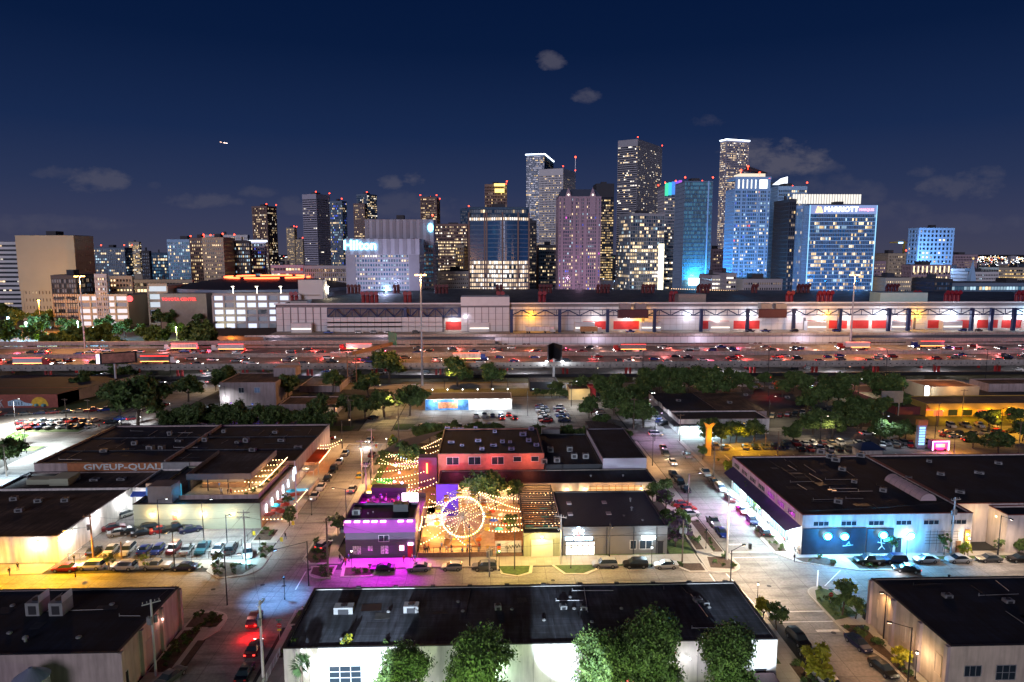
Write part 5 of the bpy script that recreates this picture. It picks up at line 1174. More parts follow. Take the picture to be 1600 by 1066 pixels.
# building in front (long black roof, white wall)
def roof_lines(t,x0,x1,y0,y1,z,n):
 for i in range(n):
  x,y=random.uniform(x0+2,x1-2),random.uniform(y0+1,y1-1);b=MB();L_=random.uniform(3,9)
  if random.random()<.55:b.tube((x,y,z+.12),(x+random.uniform(-.6,.6),min(y1-.5,y+L_),z+.12),.055,5)
  else:b.tube((x,y,z+.1),(min(x1-.5,x+L_),y+random.uniform(-.3,.3),z+.1),.05,5);b.tube((x,y,z-.02),(x,y,z+.5),.06,5)
  b.build('roof_pipe',random.choice([STEEL,DARKM,HVAC]),t)
 for i in range(n//2+1):
  x,y=random.uniform(x0+3,x1-5),random.uniform(y0+2,y1-4);w,d=random.uniform(1.2,3.5),random.uniform(.8,2.6);b=MB();b.prism([(x,y),(x+w,y+.1),(x+w*.93,y+d),(x-.1,y+d*.96)],z-.01,z+.012)
  b.build('roof_patch',random.choice([mat('patch_a',(.022,.024,.03),.7,var=.4,scale=1),mat('patch_b',(.05,.048,.045),.8,var=.4,scale=1),mat('patch_c',(.008,.008,.01),.4,var=.3,scale=1)]),t)
def front_house():
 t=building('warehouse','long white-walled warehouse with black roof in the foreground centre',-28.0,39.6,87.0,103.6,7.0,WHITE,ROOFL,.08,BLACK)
 for i in range(11):
  x=-21+i*5.9;b=MB();b.box(x-.35,103.3,7.12,x+.35,103.75,7.35);b.build('parapet_stub',BLACK,t)
 window(t,'y',-22.0,-17.6,.9,4.4,87.0,mull=3,rows=4,frame=mat('window_white',(.6,.62,.65),.6,var=0))
 slab_door(t,'y',-1.2,1.4,3.2,87,mat('door_pale',(.7,.7,.65),.6,var=0));slab_door(t,'y',36.6,38.2,2.6,87,DARKM)
 b=MB();b.tube((14.5,86.8,.2),(14.5,86.8,3.8),.1,6);b.tube((14.5,86.8,.6),(20,86.8,.6),.1,6);b.build('red_pipe',REDP,t)
 wall_lamp(t,-.2,86.9,3.6,1100,(.75,1,.80),dy=-.6)
 for x in(-24,-12.5,9,27):wall_lamp(t,x,86.9,4.9,160,(.95,.95,1),dy=-1.5)
 lamp(t,(18,85.8,1.0),260,(1,.05,.06),.2)
 for x in(-26.4,-14.8,-4.2,8.2,21.6,31.8):b=MB();b.tube((x,86.9,.1),(x,86.9,6.7),.07,6);b.box(x-.16,86.78,6.55,x+.16,86.99,6.9);b.build('downpipe',random.choice([STEEL,WHITE,HVAC]),t)
 for i in range(9):x=-24.6+i*7.6;b=MB();b.box(x-.03,86.97,.2,x+.03,86.995,6.9);b.build('wall_joint',mat('joint_shadow',(.25,.24,.22),.9),t)  # thin grey strips mark the wall joints
 roof_lines(t,-27,39,88,103,6.93,9)
 for px,py,w,d,h,r in((538,955,2.8,1.5,1.3,0),(643,953,2.2,1.5,1.3,0),(778,950,1.0,1.0,.9,.1),(880,949,1.0,1.0,.8,.1),(912,950,1.0,1.0,.8,-.1),(1090,938,1.2,1.0,.8,.2),(1103,943,.9,.8,.7,0)):
  x,y=G(px,py+4,6.65);roof_unit(x,y,6.66,'boxy %s unit on the black warehouse roof, %s from the left edge'%('tall white cooling' if w>2 else 'small grey fan',{538:'first',643:'second',778:'third',880:'fourth',912:'fifth',1090:'sixth',1103:'seventh'}[px]),w,d,h,r)
 for i,(px,py)in enumerate(((607,957),(716,941),(723,956),(800,953),(897,952),(971,952),(891,934),(850,970),(925,973),(1108,950),(534,1000))):
  x,y=G(px,py+3,6.65);roof_vent(x,y,6.66,'low round vent cap on the black warehouse roof, %s listed from the left'%nth(i))
 for i,(px,py,s)in enumerate(((545,1000,1.3),(536,1004,.8),(458,1000,.7),(602,1003,.7))):
  x,y=G(px,py+4,6.7);shrub(x,y,'weedy shrub growing on the black roof edge, %s from the left'%['third','second','first','fourth'][i],s,4 if i<2 else 0,z=6.7)
front_house()
def rail_fence(name,label,p,q,h,step,m,rails=2,z=0,cat='fence',bars=0):
 t=thing(name,label,cat,(p[0],p[1],z));L_=math.dist(p,q);n=max(1,int(L_/step));dx,dy=(q[0]-p[0])/L_,(q[1]-p[1])/L_
 pm=MB();pm.tube((0,0,0),(0,0,h),.045,5);pme=pm.mesh('post',m)
 for i in range(n+1):piece('post',pme,t,(p[0]+dx*L_*i/n,p[1]+dy*L_*i/n,z))
 b=MB()
 for r_ in range(rails):zz=z+h*(1-.75*r_/max(1,rails-1))if rails>1 else z+h;b.tube((p[0],p[1],zz-.04),(q[0],q[1],zz-.04),.03,4)
 b.build('rail',m,t)
 if bars:
  b=MB();k=int(L_/bars)
  for i in range(k):x,y=p[0]+dx*L_*i/k,p[1]+dy*L_*i/k;b.tube((x,y,z+.1),(x,y,z+h-.06),.014,3,caps=False)
  b.build('pickets',m,t,kind='stuff')
 return t
rail_fence('chain_fence','tall wire fence with angled arms before the white warehouse wall',(-24,82.5),(30,82.5),2.2,3.2,STEEL,3)
rail_fence('iron_fence','white-lit iron railing beside the bottom left street',(-31.6,83),(-31.6,96.5),1.4,1.5,mat('white_rail',(.6,.6,.6),.5,var=0),2,bars=.22)
def container(x0,x1,y0,y1,h,label,m=None):
 t=thing('shipping_container',label,'container',((x0+x1)/2,(y0+y1)/2,0));b=MB();b.box(x0,y0,.1,x1,y1,h);b.build('shell',m or PINKW,t)
 b=MB();n=int((x1-x0)/.35)
 for i in range(n):b.box(x0+i*.35,y0-.06,.2,x0+i*.35+.17,y0-.001,h-.1)
 b.build('corrugation',m or PINKW,t,kind='stuff');b=MB();b.box(x0-.05,y0-.08,h,x1+.05,y1+.05,h+.1);b.build('roof',mat('maroon_roof',(.10,.04,.05),.6,var=.2),t);return t
container(25.5,34.5,80.5,83,2.8,'pinkish corrugated container at the bottom edge below the big trees',mat('lilac_steel',(.42,.32,.42),.6,var=.1));container(35,38.8,80.5,86.0,2.6,'maroon roofed shed beside the pinkish container',mat('maroon_shed',(.14,.06,.07),.7,var=.1))
def corner_houses():
 t=building('warehouse','beige corner warehouse with black roof at the bottom right',61.7,110,83.6,102.8,7.6,BEIGE,ROOF,.08,BLACK)
 for y in(83.9,89.8,96.2,102.5):b=MB();b.box(61.25,y-.35,0,61.7,y+.35,7.5);b.build('pilaster',PINKW,t)
 for y0,y1 in((85,86.4),(91.4,92.2),(93.2,93.9),(98.6,99),(100.4,100.8)):window(t,'x',y0,y1,2.2,5.2,61.7,glass=BEIGE,frame=BEIGE,mull=1)
 slab_door(t,'x',90.3,91.1,2.6,61.7,PINKW)
 window(t,'y',63.8,66.2,3.2,4.8,83.6,mull=3);window(t,'y',68.2,71,2.6,4.8,83.6,mull=3,rows=2)
 for i,(px,py)in enumerate(((1480,935),(1575,943))):
  x,y=G(px,py,7.3);roof_unit(x,y,7.31,'small unit on the bottom right black roof, %s'%('left one' if i==0 else 'right one'),1.3,1,.7)
 roof_lines(t,63,108,85,102,7.54,12)
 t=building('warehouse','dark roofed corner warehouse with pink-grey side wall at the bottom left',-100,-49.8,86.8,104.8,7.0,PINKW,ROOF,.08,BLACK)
 for y in(87.1,92.6,98.5,104.5):b=MB();b.box(-49.8,y-.35,0,-49.35,y+.35,6.9);b.build('pilaster',PINKW,t)
 slab_door(t,'X',93.2,97.2,4.3,-49.8,mat('roller',(.30,.24,.25),.7,var=.1),'roller_door');window(t,'X',88,88.9,1,3.4,-49.8,mull=1)
 roof_lines(t,-98,-51,88,104,6.94,12)
 wall_lamp(t,-49.4,98.0,5.4,30,(1,.7,.6),dy=0,dx=.3,size=.1)
 for i,px in enumerate((60,96)):
  x,y=G(px,958,6.7);r_=roof_unit(x,y,6.71,'tall grey cooling unit on the bottom left roof, %s one'%('left' if i==0 else 'right'),2.0,2.6,2.2)
  b=MB();b.box(x+.95,y-1.2,8.9,x+1.0,y+1.3,10);b.build('screen',STEEL,r_)
 for i,(px,py)in enumerate(((20,950),(175,948),(123,1000),(15,993),(40,1005))):x,y=G(px,py,6.7);roof_vent(x,y,6.71,'white vent cap on the bottom left roof, number %s'%ORD[i],.4,.6+.5*(i==4))
 t=thing('grain_silo','corrugated steel tank with conical lid at the bottom left edge','tank',(-58.6,83.6,0));b=MB();b.tube((-59.4,84.0,0),(-59.4,84.0,5.6),2.0,24);b.build('tank',STEEL,t);b=MB();b.tube((-59.4,84.0,5.6),(-59.4,84.0,6.9),2.15,24,r2=.25);b.build('lid',mat('zinc_lid',(.30,.33,.42),.4,.3,var=.15),t)
corner_houses()
# left block
def left_block():
 t=building('shop_building','white walled shop with dark roof along the left parking lot',-125,-84.2,129.6,157.6,5.2,WHITE,ROOFB,.35,WHITE)
 for i,(px,py)in enumerate(((60,785),(102,784),(30,800),(22,722+60))):
  x,y=G(px,py,4.8);roof_unit(x,y,4.86,'small white fan box on the brown roof at the left, %s'%ORD[i],1.5,1.2,.8,.2)
 wall_lamp(t,-83.9,133.5,4.6,1000,(.92,.97,1),dx=.8,dy=-.5,size=.5);wall_lamp(t,-83.9,142,4.6,700,(.92,.95,1),dx=.9,dy=0,size=.3);wall_lamp(t,-83.9,152,4.6,600,(.95,.95,1),dx=.9,dy=0,size=.3);wall_lamp(t,-88,129.5,4.2,350,(.95,.97,1),dy=-.9)
 t=building('shop_building','white shopfront with a blue awning closing the parking lot',-84.2,-78.3,157.8,172,5.0,WHITE,ROOF2,.3,WHITE)
 b=MB();b.poly([(-84.1,157.7,4.3),(-78.4,157.7,4.3),(-78.4,156.2,3.5),(-84.1,156.2,3.5)]);b.poly([(-84.1,157.7,4.28),(-84.1,156.2,3.48),(-78.4,156.2,3.48),(-78.4,157.7,4.28)]);b.build('awning',mat('blue_awning',(.02,.05,.28),.7,var=.1),t)
 window(t,'y',-83.5,-79,.6,2.9,157.8,glass=emat('shop_white',(.8,.9,1),1.2),mull=4);wall_lamp(t,-80.2,157.7,3.2,700,(.9,.95,1),dy=-.8)
 t=building('flat_block','dark low roofed block stepping back behind the left shops',-117,-84.4,157.8,172,4.6,PINKW,ROOFB,.3,BLACK)
 for i,(px,py)in enumerate(((148,751),(190,750),(40,745))):x,y=G(px,py,4.3);roof_unit(x,y,4.31,'low skylight box on the dark left roof, %s'%ORD[i],2.0,1.3,.5)
 b=MB();b.box(-112,163,4.35,-103,166,5.6);b.box(-106,162,4.35,-101.5,167,6.1);b.build('roof_hut',GREENW,t)
 t=building('warehouse','big dark roofed warehouse with an orange painted slogan wall at the left',-116,-50.2,172.2,210.5,6.8,PINKW,ROOF,.4,BLACK)
 b=MB();b.box(-107.6,171.95,4.7,-84,172.15,6.8);b.build('slogan_wall',ORBR,t)
 text('GIVEUP-QUALI',2.15,mat('slogan_paint',(.62,.66,.62),.7,var=.3,scale=2),t,(-93.5,171.85,5.75),bold=.05,ext=.03,sx=1.42)
 b=MB();b.box(-84,171.95,4.7,-77,172.15,6.8);b.build('pale_wall',HVAC,t)
 for y in(184,197):b=MB();b.box(-115.5,y,6.4,-50.6,y+.25,6.7);b.build('roof_seam',ROOF2,t)
 b=MB();b.box(-83.6,172.5,6.4,-83.2,210,7.2);b.build('party_wall',PINKW,t);roof_lines(t,-115,-51,173,210,6.42,26)
 for i,(px,py)in enumerate(((162,706),(235,703),(253,703),(280,690),(320,690),(210,695),(325,680),(350,676),(372,692),(385,691),(395,705),(440,690),(430,677),(466,700),(265,680))):
  x,y=G(px,py,6.4);roof_unit(x,y,6.42,'grey rooftop unit on the big dark roof at the left, %s from the front'%nth(i),random.uniform(1,2.2),random.uniform(.9,1.5),random.uniform(.5,1.2),random.uniform(-.3,.3))
 t=building('restaurant','pale green sided restaurant with a roof terrace beside the left parking lot',-77.6,-50.4,145.2,172.0,5.7,GREENW,ROOF2,.3,BLACK)
 b=MB();b.box(-50.38,145.3,0,-50.2,171.9,5.75);b.build('side_wall',mat('brown_wall',(.32,.22,.16),.8,var=.1),t)
 for i,x in enumerate((-73.5,-68.4,-62.6,-56.3)):wall_lamp(t,x,145.1,3.6,330 if i<3 else 130,(1,.74,.42),dy=-.45,size=.15)
 b=MB();b.box(-69.2,145.08,2.2,-68.4,145.2,3.2);b.build('poster',mat('poster_red2',(.5,.12,.08),.7),t)
 b=MB();b.box(-74.5,145.6,5.75,-69.4,150,9.6);b.build('stair_box',mat('ribbed_dark',(.13,.115,.125),.7,var=.1,kind='siding'),t)
 b=MB();b.box(-77.3,150.5,5.75,-74.6,151,8.6);b.build('mural_wall',mat('peach',(.55,.38,.25),.8,var=.15),t)
 b=MB();b.box(-77.3,150.35,5.75,-74.7,150.45,7.8);b.build('mural',mat('mural_sky',(.10,.25,.5),.7,var=.6,scale=.9),t)
 b=MB();b.box(-71,150.2,5.75,-69.3,150.3,8.6);b.build('teal_lit_panel',emat('teal_panel',(.02,.45,.65),.5),t);lamp(t,(-68.3,148.5,7.5),130,(.05,.65,1),.1)
 b=MB();b.box(-69.2,153.4,8.6,-55.0,172,9.0);b.box(-69.2,153.4,5.4,-69.0,172,8.6);b.box(-69.2,171.8,5.4,-55,172,8.6);b.build('canopy_roof',ROOF2,t)
 b=MB();b.box(-69.4,153.0,8.5,-54.8,153.3,9.9);b.box(-55.0,153.3,8.5,-54.7,172,9.9);b.box(-69.4,153.3,8.5,-69.2,172,9.9);b.build('parapet',mat('ribbed_dark',(.13,.115,.125)),t)
 b=MB();b.box(-67.9,158,5.8,-58,158.15,8.5);b.build('bar_back',mat('bar_back',(.45,.36,.26),.7,var=.2),t)
 b=MB();b.box(-67,155.4,5.8,-57,156.3,6.8);b.build('bar_counter',WOODW,t)
 for x in(-68.8,-64.8,-60.2,-55.4):b=MB();b.box(x-.1,153.4,5.7,x+.1,153.6,8.6);b.build('post',DARKM,t)
 for x in(-66,-61.5,-57):lamp(t,(x,155,8.2),150,(1,.82,.58),.2);b=MB();b.box(x-.8,154.9,8.38,x+.8,155.1,8.48);b.build('ceiling_lamp',E_WIN,t)
 b=MB();b.box(-69,148.0,5.7,-51.5,148.2,6.7);b.box(-51.7,148.2,5.7,-51.5,171,6.7);b.build('terrace_wall',PINKW,t)
 b=MB();b.box(-69,148.3,5.62,-51.8,171,5.72);b.build('terrace_floor',mat('terrace_tile',(.45,.36,.26),.8,var=.1,kind='walk'),t)
 for i,y in enumerate((149.5,152.2,155)):
  f=MB();f.box(-50.4-.0,y,5.75,-50.3,y+.05,5.8)
 for i,(px,py)in enumerate(((418,745),(408,757),(401,768))):
  x,y=G(px,py,5.6);b=MB();b.box(x-1.5,y-1,5.76,x+1.0,y+1,5.95);o=b.build('skylight',emat('skylight_warm',(1,.66,.28),.7),t)
 lamp(t,(-58,150.5,7.6),200,(1,.7,.35),.2);lamp(t,(-53.5,162,8),220,(1,.6,.28),.2)
 for i,(x,y)in enumerate(((-55,150),(-54,152),(-53.4,155),(-53,158),(-52.8,161.5),(-52.8,165))):shrub(x,y,'potted shrub on the restaurant terrace, %s from the front'%ORD[i],.9+.3*(i%2),z=5.75)
 for i,(x,y)in enumerate(((-60.5,150.3),(-59.2,150.6),(-58.4,150.2),(-62.6,154.4))):person(x,y,i%4,i*80,'guest standing on the restaurant terrace, %s from the left'%['second','third','fourth','first'][i],z=5.73)
left_block()
def sag(p,q,n,s):return[(p[0]+(q[0]-p[0])*i/n,p[1]+(q[1]-p[1])*i/n,p[2]+(q[2]-p[2])*i/n-s*4*(i/n)*(1-i/n))for i in range(n+1)]
BULB={}
def string_lights(p,q,label,n=None,s=.5,col=(1,.62,.30),r=.11,pw=90,group='festoon lights',es=9,z=0):
 L_=math.dist(p,q);n=n or max(4,int(L_/.75));t=thing('string_lights',label,'string lights',p,group)
 P_=sag(p,q,n,s);b=MB()
 for i in range(n):b.tube(P_[i],P_[i+1],.015,3,caps=False)
 b.build('cable',BLACK,t);b=MB()
 for c in P_:b.ball((c[0],c[1],c[2]-.1),r,5)
 b.build('bulbs',emat('bulb_%.2f%.2f'%(col[1],col[2]),col,es),t,kind='stuff')
 if pw:k=max(1,int(L_/6));
 for i in range(k if pw else 0):
  c=P_[min(n,int((i+.5)*n/k))];lamp(t,(c[0],c[1],c[2]-.35),pw,col,.3)
 return t
for i in range(5):y=152.5+i*4.2;string_lights((-59.5 if i else-56,y,8.2),(-51.8,y,8.2),'festoon of warm bulbs crossing the restaurant terrace, %s from the front'%ORD[i],s=.15,pw=60)
string_lights((-51.8,150,8.2),(-51.8,171,8.2),'long festoon of warm bulbs along the street side of the restaurant terrace',s=.1,pw=70)
string_lights((-57,149,7.2),(-51.8,150,8.2),'short festoon at the front corner of the restaurant terrace',s=.3,pw=60)
def parasol(x,y,c,label,s=1.3,z=.12,h=2.5):
 t=thing('parasol',label,'parasol',(x,y,z),'parasols on the street patio');b=MB();b.tube((x,y,z),(x,y,z+h),.04,6);b.build('pole',STEEL,t);b=MB();n=8
 for i in range(n):a,a2=2*PI*i/n,2*PI*(i+1)/n;b.poly([(x+s*math.cos(a),y+s*math.sin(a),z+h-.35),(x+s*math.cos(a2),y+s*math.sin(a2),z+h-.35),(x,y,z+h+.1)])
 b.build('canopy',c,t);b=MB();b.tube((x,y,z+.7),(x,y,z+.76),.5,10);b.tube((x,y,z),(x,y,z+.7),.05,6);b.build('table',WOODW,t);return t
PR=mat('parasol_red',(.45,.05,.02),.8);PT=mat('parasol_teal',(.03,.38,.45),.8);PW_=mat('parasol_white',(.7,.65,.6),.8)
for i,(x,y,c,nm)in enumerate(((-49.2,147.6,PR,'red'),(-48.4,150.2,PR,'red'),(-46.9,149.2,PR,'red'),(-49.2,153,PT,'teal'),(-47.6,153.4,PR,'red'),(-49.0,156,PR,'red'),(-47.4,156.6,PT,'teal'),(-48.8,159,PW_,'white'),(-47.2,160,PR,'red'),(-48.6,162.5,PT,'teal'))):
 parasol(x,y,c,'%s parasol over a patio table, %s counted from the near end of the street patio'%(nm,nth(i)))
string_lights((-50,146,1.8),(-46,146,1.8),'festoon across the near end of the street patio',s=.05,pw=60);string_lights((-46,146,1.8),(-45.2,164,2.0),'festoon running along the kerb side of the street patio',s=.1,pw=70,r=.09)
t=thing('patio_wall','low patio wall with teal lit planters on the street side','wall',(-47.5,166,0));b=MB();b.box(-50,165,.1,-45.2,165.3,1.2);b.box(-45.5,165.3,.1,-45.2,176,1.1);b.build('wall',PINKW,t);b=MB();b.box(-49.6,166,.13,-46.4,170,.2);b.build('lit_deck',emat('deck_teal',(.02,.5,.75),.8),t);lamp(t,(-48,166,1.8),160,(.1,.75,1),.2)
for i,y in enumerate((148.5,152.6,156.8,161,165.2,170)):
 t=thing('wall_sconce','white-blue wall lamp on the restaurant side wall, %s from the corner'%ORD[i],'wall lamp',(-50,y,3),'lamps on the restaurant side wall');b=MB();b.box(-50.15,y-.1,2.3,-49.95,y+.1,4.2);b.build('tube',emat('sconce',(.7,.85,1),8),t);lamp(t,(-49.6,y,3.2),110,(.75,.85,1),.15)
t=thing('patio_awning','orange flat awning lit from below over the street patio','awning',(-47.8,187,0));b=MB();b.prism([(-50.1,181.6),(-46.6,181.6),(-46.4,193.6),(-50.1,193.6)],3.5,3.62);b.build('canopy',mat('orange_canvas',(.65,.10,.02),.8,var=.1),t)
for y in(181.8,187.6,193.4):b=MB();b.tube((-46.7,y,.1),(-46.7,y,3.5),.06,6);b.build('post',STEEL,t)
for y in(183.5,188,192):lamp(t,(-48.4,y,3.1),150,(1,.55,.2),.3)
lamp(t,(-46.0,187,4.6),160,(1,.42,.15),.5)
string_lights((-46.4,181.6,3.5),(-46.3,193.6,3.6),'festoon along the edge of the orange awning',s=.05,pw=0);string_lights((-50,195,3.6),(-45.2,199,3.6),'festoon near the far corner of the street patio',s=.6,pw=80);string_lights((-50,198,3.6),(-45,203,3.8),'farthest festoon of the street patio',s=.5,pw=80)
t=thing('pergola','white-lit slatted pergola next to the orange awning','pergola',(-48.3,177,0))
sl=MB();sl.box(-.1,-2.6,0,.1,2.6,.18);sme=sl.mesh('slat',WHITE)
for i in range(10):piece('slat',sme,t,(-50+i*.4,177.4,3.1))
for x,y in((-50,175),(-46.4,175),(-50,180),(-46.4,180)):b=MB();b.tube((x,y,.1),(x,y,3.1),.07,6);b.build('post',STEEL,t)
lamp(t,(-48.2,177,2.7),320,(1,.85,.6),.3)
t=thing('wall_sign','pink and blue neon sign on the restaurant side wall by the patio','sign',(-50,171,3));b=MB();b.box(-50.1,169.8,3.3,-49.95,170.2,5.2);b.box(-50.1,170.6,3.8,-49.95,171,5.6);b.box(-50.1,171.4,3.6,-49.95,171.7,5.4);b.build('neon',emat('neon_ice',(.55,.8,1),6),t)
rail_fence('iron_fence','black iron fence along the front of the left parking lot',(-82.8,130.2),(-49,130.4),1.5,2.2,BLACK,2,bars=.25)
rail_fence('iron_fence','black iron fence at the corner exit of the parking lot',(-52.2,131.6),(-50.4,140.5),1.5,2.2,BLACK,2,bars=.25)
# centre block
def centre_block():
 t=building('club_building','dark two storey club washed in purple light at the street corner',-28.6,-14.9,129.6,138.4,8.0,mat('plum_siding',(.11,.08,.13),.7,var=.08,kind='lap'),ROOF,.3,BLACK)
 b=MB();b.box(-28.8,129.35,5.3,-14.7,129.58,7.9);b.build('upper_wall',mat('plum_boards',(.30,.05,.32),.7,var=.08,kind='lap'),t)  # magenta lamp wash is also put into the upper board colour
 for x in(-27.9,-26.1,-24.3,-22.7,-21.0,-17.6,-15.8):
  b=MB();b.box(x-.55,128.8,7.6,x+.55,129.3,7.86);b.build('wall_washer',emat('purple_lamp',(1,.35,1),5),t)
  lamp(t,(x,128.85,7.35),16,(.95,.0,1),.2)
 MW=emat('magenta_glass',(1,.35,.95),.55)
 window(t,'y',-22.1,-20.0,3.3,4.7,129.6,glass=GLASSD,frame=mat('pink_frame',(.65,.5,.65),.6,var=0),mull=2)
 for x0,x1,z0,z1 in((-27.3,-25.5,.7,2.6),(-24.3,-23.2,1.4,2.6),(-21.8,-20.1,.7,2.6)):window(t,'y',x0,x1,z0,z1,129.6,glass=mat('patterned_film',(.55,.4,.5),.6,var=.8,scale=3),frame=BLACK,mull=2)
 slab_door(t,'y',-16.4,-15.4,2.4,129.6,REDP);b=MB();b.box(-18.0,129.4,1.5,-17.1,129.55,2.5);b.build('lit_menu',emat('menu_pink',(1,.3,.5),4),t)
 b=MB();b.box(-16.3,129.3,2.6,-15.3,129.5,3.1);b.build('door_sign',emat('pinks',(1,.5,.9),5),t)
 for x,p_ in((-24.5,900),(-20,900),(-16.5,600)):lamp(t,(x,128.6,5.2),p_*5,(.92,.0,1),.2,spot=110,aim=(x,125.2,0))
 lamp(t,(-29.6,128.2,5.0),900,(.9,.0,1),.2,spot=110,aim=(-30.6,125,0))
 x,y=G(560,800,7.7);roof_unit(-26.9,133,7.72,'blue-grey unit at the left of the club roof',1.6,1.6,1.2);roof_unit(-18.2,134.8,7.72,'large dark unit at the right of the club roof',3.0,2.0,1.6,m=BLACK)
 for i,px in enumerate((575,583)):x,y=G(px,804-i*2,7.7);roof_vent(x,y,7.72,'tiny white vent on the club roof, %s'%('left one' if i==0 else 'right one'),.15,.4)
 t=thing('deck','raised wooden beer deck glowing magenta behind the club','deck',(-23,144,0));b=MB();b.box(-29,138.8,0,-14.6,150,4.9);b.build('platform',WOOD,t);b=MB();b.box(-29,138.8,4.9,-28.9,150,5.9);b.box(-29,149.9,4.9,-14.6,150,5.9);b.build('railing',DARKM,t)
 b=MB();b.box(-27,150.4,4,-19,153,7.0);b.build('stage_roof',BLACK,t)
 for x,y in((-27,141),(-23,143),(-19.5,141.5),(-16.5,144),(-25,147)):lamp(t,(x,y,8.4),900,(.9,.0,1),.3)
 lamp(t,(-17.5,143,7.6),420,(1,.45,1),.2);b=MB();b.box(-19.5,146,5.2,-16,146.4,7.2);b.build('screen',emat('screen_pink',(1,.75,1),5),t)
 for i in range(26):person(-28.3+random.random()*13,139.5+random.random()*9,i%4,random.uniform(0,360),'guest in the magenta lit crowd on the deck, %s of the crowd'%nth(i),z=4.92,group='crowd on the magenta deck')
 t=building('garage_building','yellow-green lit steel garage with a big white roller door',6.6,13.9,128.9,131.8,5.0,mat('olive_siding',(.36,.37,.22),.6,var=.06,kind='siding'),ROOF2,.2,BLACK)
 b=MB();b.box(8.1,128.75,.12,12.4,128.88,3.7)
 b.build('roller_door',mat('cream_door',(.70,.66,.52),.6,var=.05),t);sp=MB();sp.box(8.1,-.01,0,12.4,.0,.03)
 for k in range(6):b=MB();b.box(8.15,128.72,.6*k+.15,12.35,128.74,.6*k+.68);b.build('door_panel',mat('cream_door',(.7,.66,.5)),t)
 wall_lamp(t,10.2,128.7,4.4,620,(1,.84,.38),dy=-1.0,size=.2);lamp(t,(9.5,125.6,6),600,(1,.78,.35),.2)
 t=thing('pergola','long open slatted pergola full of warm festoon bulbs','pergola',(10,145,0))
 sl=MB();sl.box(-3.9,-.12,0,3.9,.12,.22);sme=sl.mesh('slat',BLACK)
 for i in range(21):piece('slat',sme,t,(10.6,133+i*1.18,4.9))
 b=MB()
 for x in(6.8,14.4):b.box(x-.12,132.6,4.66,x+.12,157.4,4.9)
 b.build('beam',BLACK,t)
 for x in(6.8,14.4):
  for y in(133,141,149,157):b=MB();b.box(x-.12,y-.12,0,x+.12,y+.12,4.66);b.build('post',BLACK,t)
 b=MB();b.box(6.4,132,.1,14.3,157.5,.2);b.build('floor',WOODW,t)
 for i,y in enumerate((134.5,137,139.5,142,144.5,147,149.5,152,154.5)):
  for x in(8.6,12.4):
   b=MB();b.box(x-.9,y-.4,.85,x+.9,y+.4,.95);b.box(x-.1,y-.1,.2,x+.1,y+.1,.85);b.box(x-.9,y-.8,.55,x+.9,y-.55,.62);b.build('picnic_table',random.choice([WOODW,WHITE,mat('table_teal',(.05,.35,.4),.6)]),t)
 for i in range(8):string_lights((6.9,133.4+i*3,4.4),(14.3,134.8+i*3-(i%2)*2.4,4.4),'festoon under the slatted pergola, %s from the front'%ORD[i],s=.3,pw=110,r=.09,group='festoons of the pergola')
 t=building('shop_building','grey sided shop with navy metal roof and glowing blue-white entrance sign',14.4,35.4,129.4,149.6,5.9,GREYS,ROOFN,.12,DARKM)
 for x in(23.2,28.6,33.2):b=MB();b.tube((x,129.25,.1),(x,129.25,5.8),.08,6);b.build('downpipe',BLACK,t)
 b=MB();b.box(14.4,129.32,4.0,35.4,129.39,4.1);b.build('belt_trim',DARKM,t)
 b=MB();b.box(15.0,129.5-.2,.15,20.8,129.38,2.9);b.build('lit_entrance',emat('lobby',(1,.88,.74),2.2),t)
 for x in(15.0,16.1,17.4,18.4,19.6,20.8):b=MB();b.box(x-.05,129.18,.15,x+.05,129.31,2.9);b.build('mullion',DARKM,t)
 b=MB();b.box(14.9,129.17,2.1,20.9,129.3,2.2);b.build('transom',DARKM,t)
 b=MB();b.box(14.9,128.6,3.1,20.6,129.3,3.25);b.build('canopy',DARKM,t)
 sg=emat('sign_ice',(.55,.78,1),8,True);b=MB();b.box(14.9,128.98,3.35,16.35,129.1,3.95);b.box(16.6,128.98,3.35,20.3,129.1,3.95);b.build('sign_band',sg,t)
 b=MB();cx,cz=17.5,5.15
 b.tube((cx,129,cz+.3),(cx,129,cz+.85),.2,6);b.tube((cx-.35,129,cz+.8),(cx+.35,129,cz+.8),.09,5)
 for s in(-1,1):b.tube((cx+s*.3,129,cz+.2),(cx+s*1.0,129,cz-.7),.13,5);b.tube((cx+s*.9,129,cz+.35),(cx+s*.35,129,cz-.35),.13,5);b.tube((cx+s*.85,129,cz-.05),(cx+s*1.15,129,cz+.2),.1,5)
 b.build('emblem',sg,t);b=MB();b.tube((cx,129.0,cz+.2),(cx,129.0,cz-.5),.16,8);b.ball((cx,129.0,cz-.55),.3,8);b.build('emblem_flask',emat('flask_red',(1,.15,.12),2.5),t)
 lamp(t,(17.6,127.9,3.4),300,(.75,.85,1),.4)
 b=MB();b.box(30.2,129.0,3.3,32.9,129.3,3.9);b.build('lit_sign',emat('lamp_ice',(.7,.9,1),12),t);lamp(t,(31.5,128.0,3.5),260,(.7,.88,1),.3)
 window(t,'y',27.9,29.2,1.1,3.0,129.4,frame=WHITE,mull=1);window(t,'y',29.8,32.4,1.1,3.0,129.4,frame=WHITE,mull=2);slab_door(t,'y',33.5,34.6,2.6,129.4)
 for i,(px,py)in enumerate(((889,786),(891,803),(944,785),(951,802))):
  x,y=G(px,py,5.9);b=MB();b.box(x-.5,y-.7,5.79,x+.5,y+.7,6.0);b.build('skylight',mat('skylight_pane',(.55,.45,.42),.4,var=.1),t)
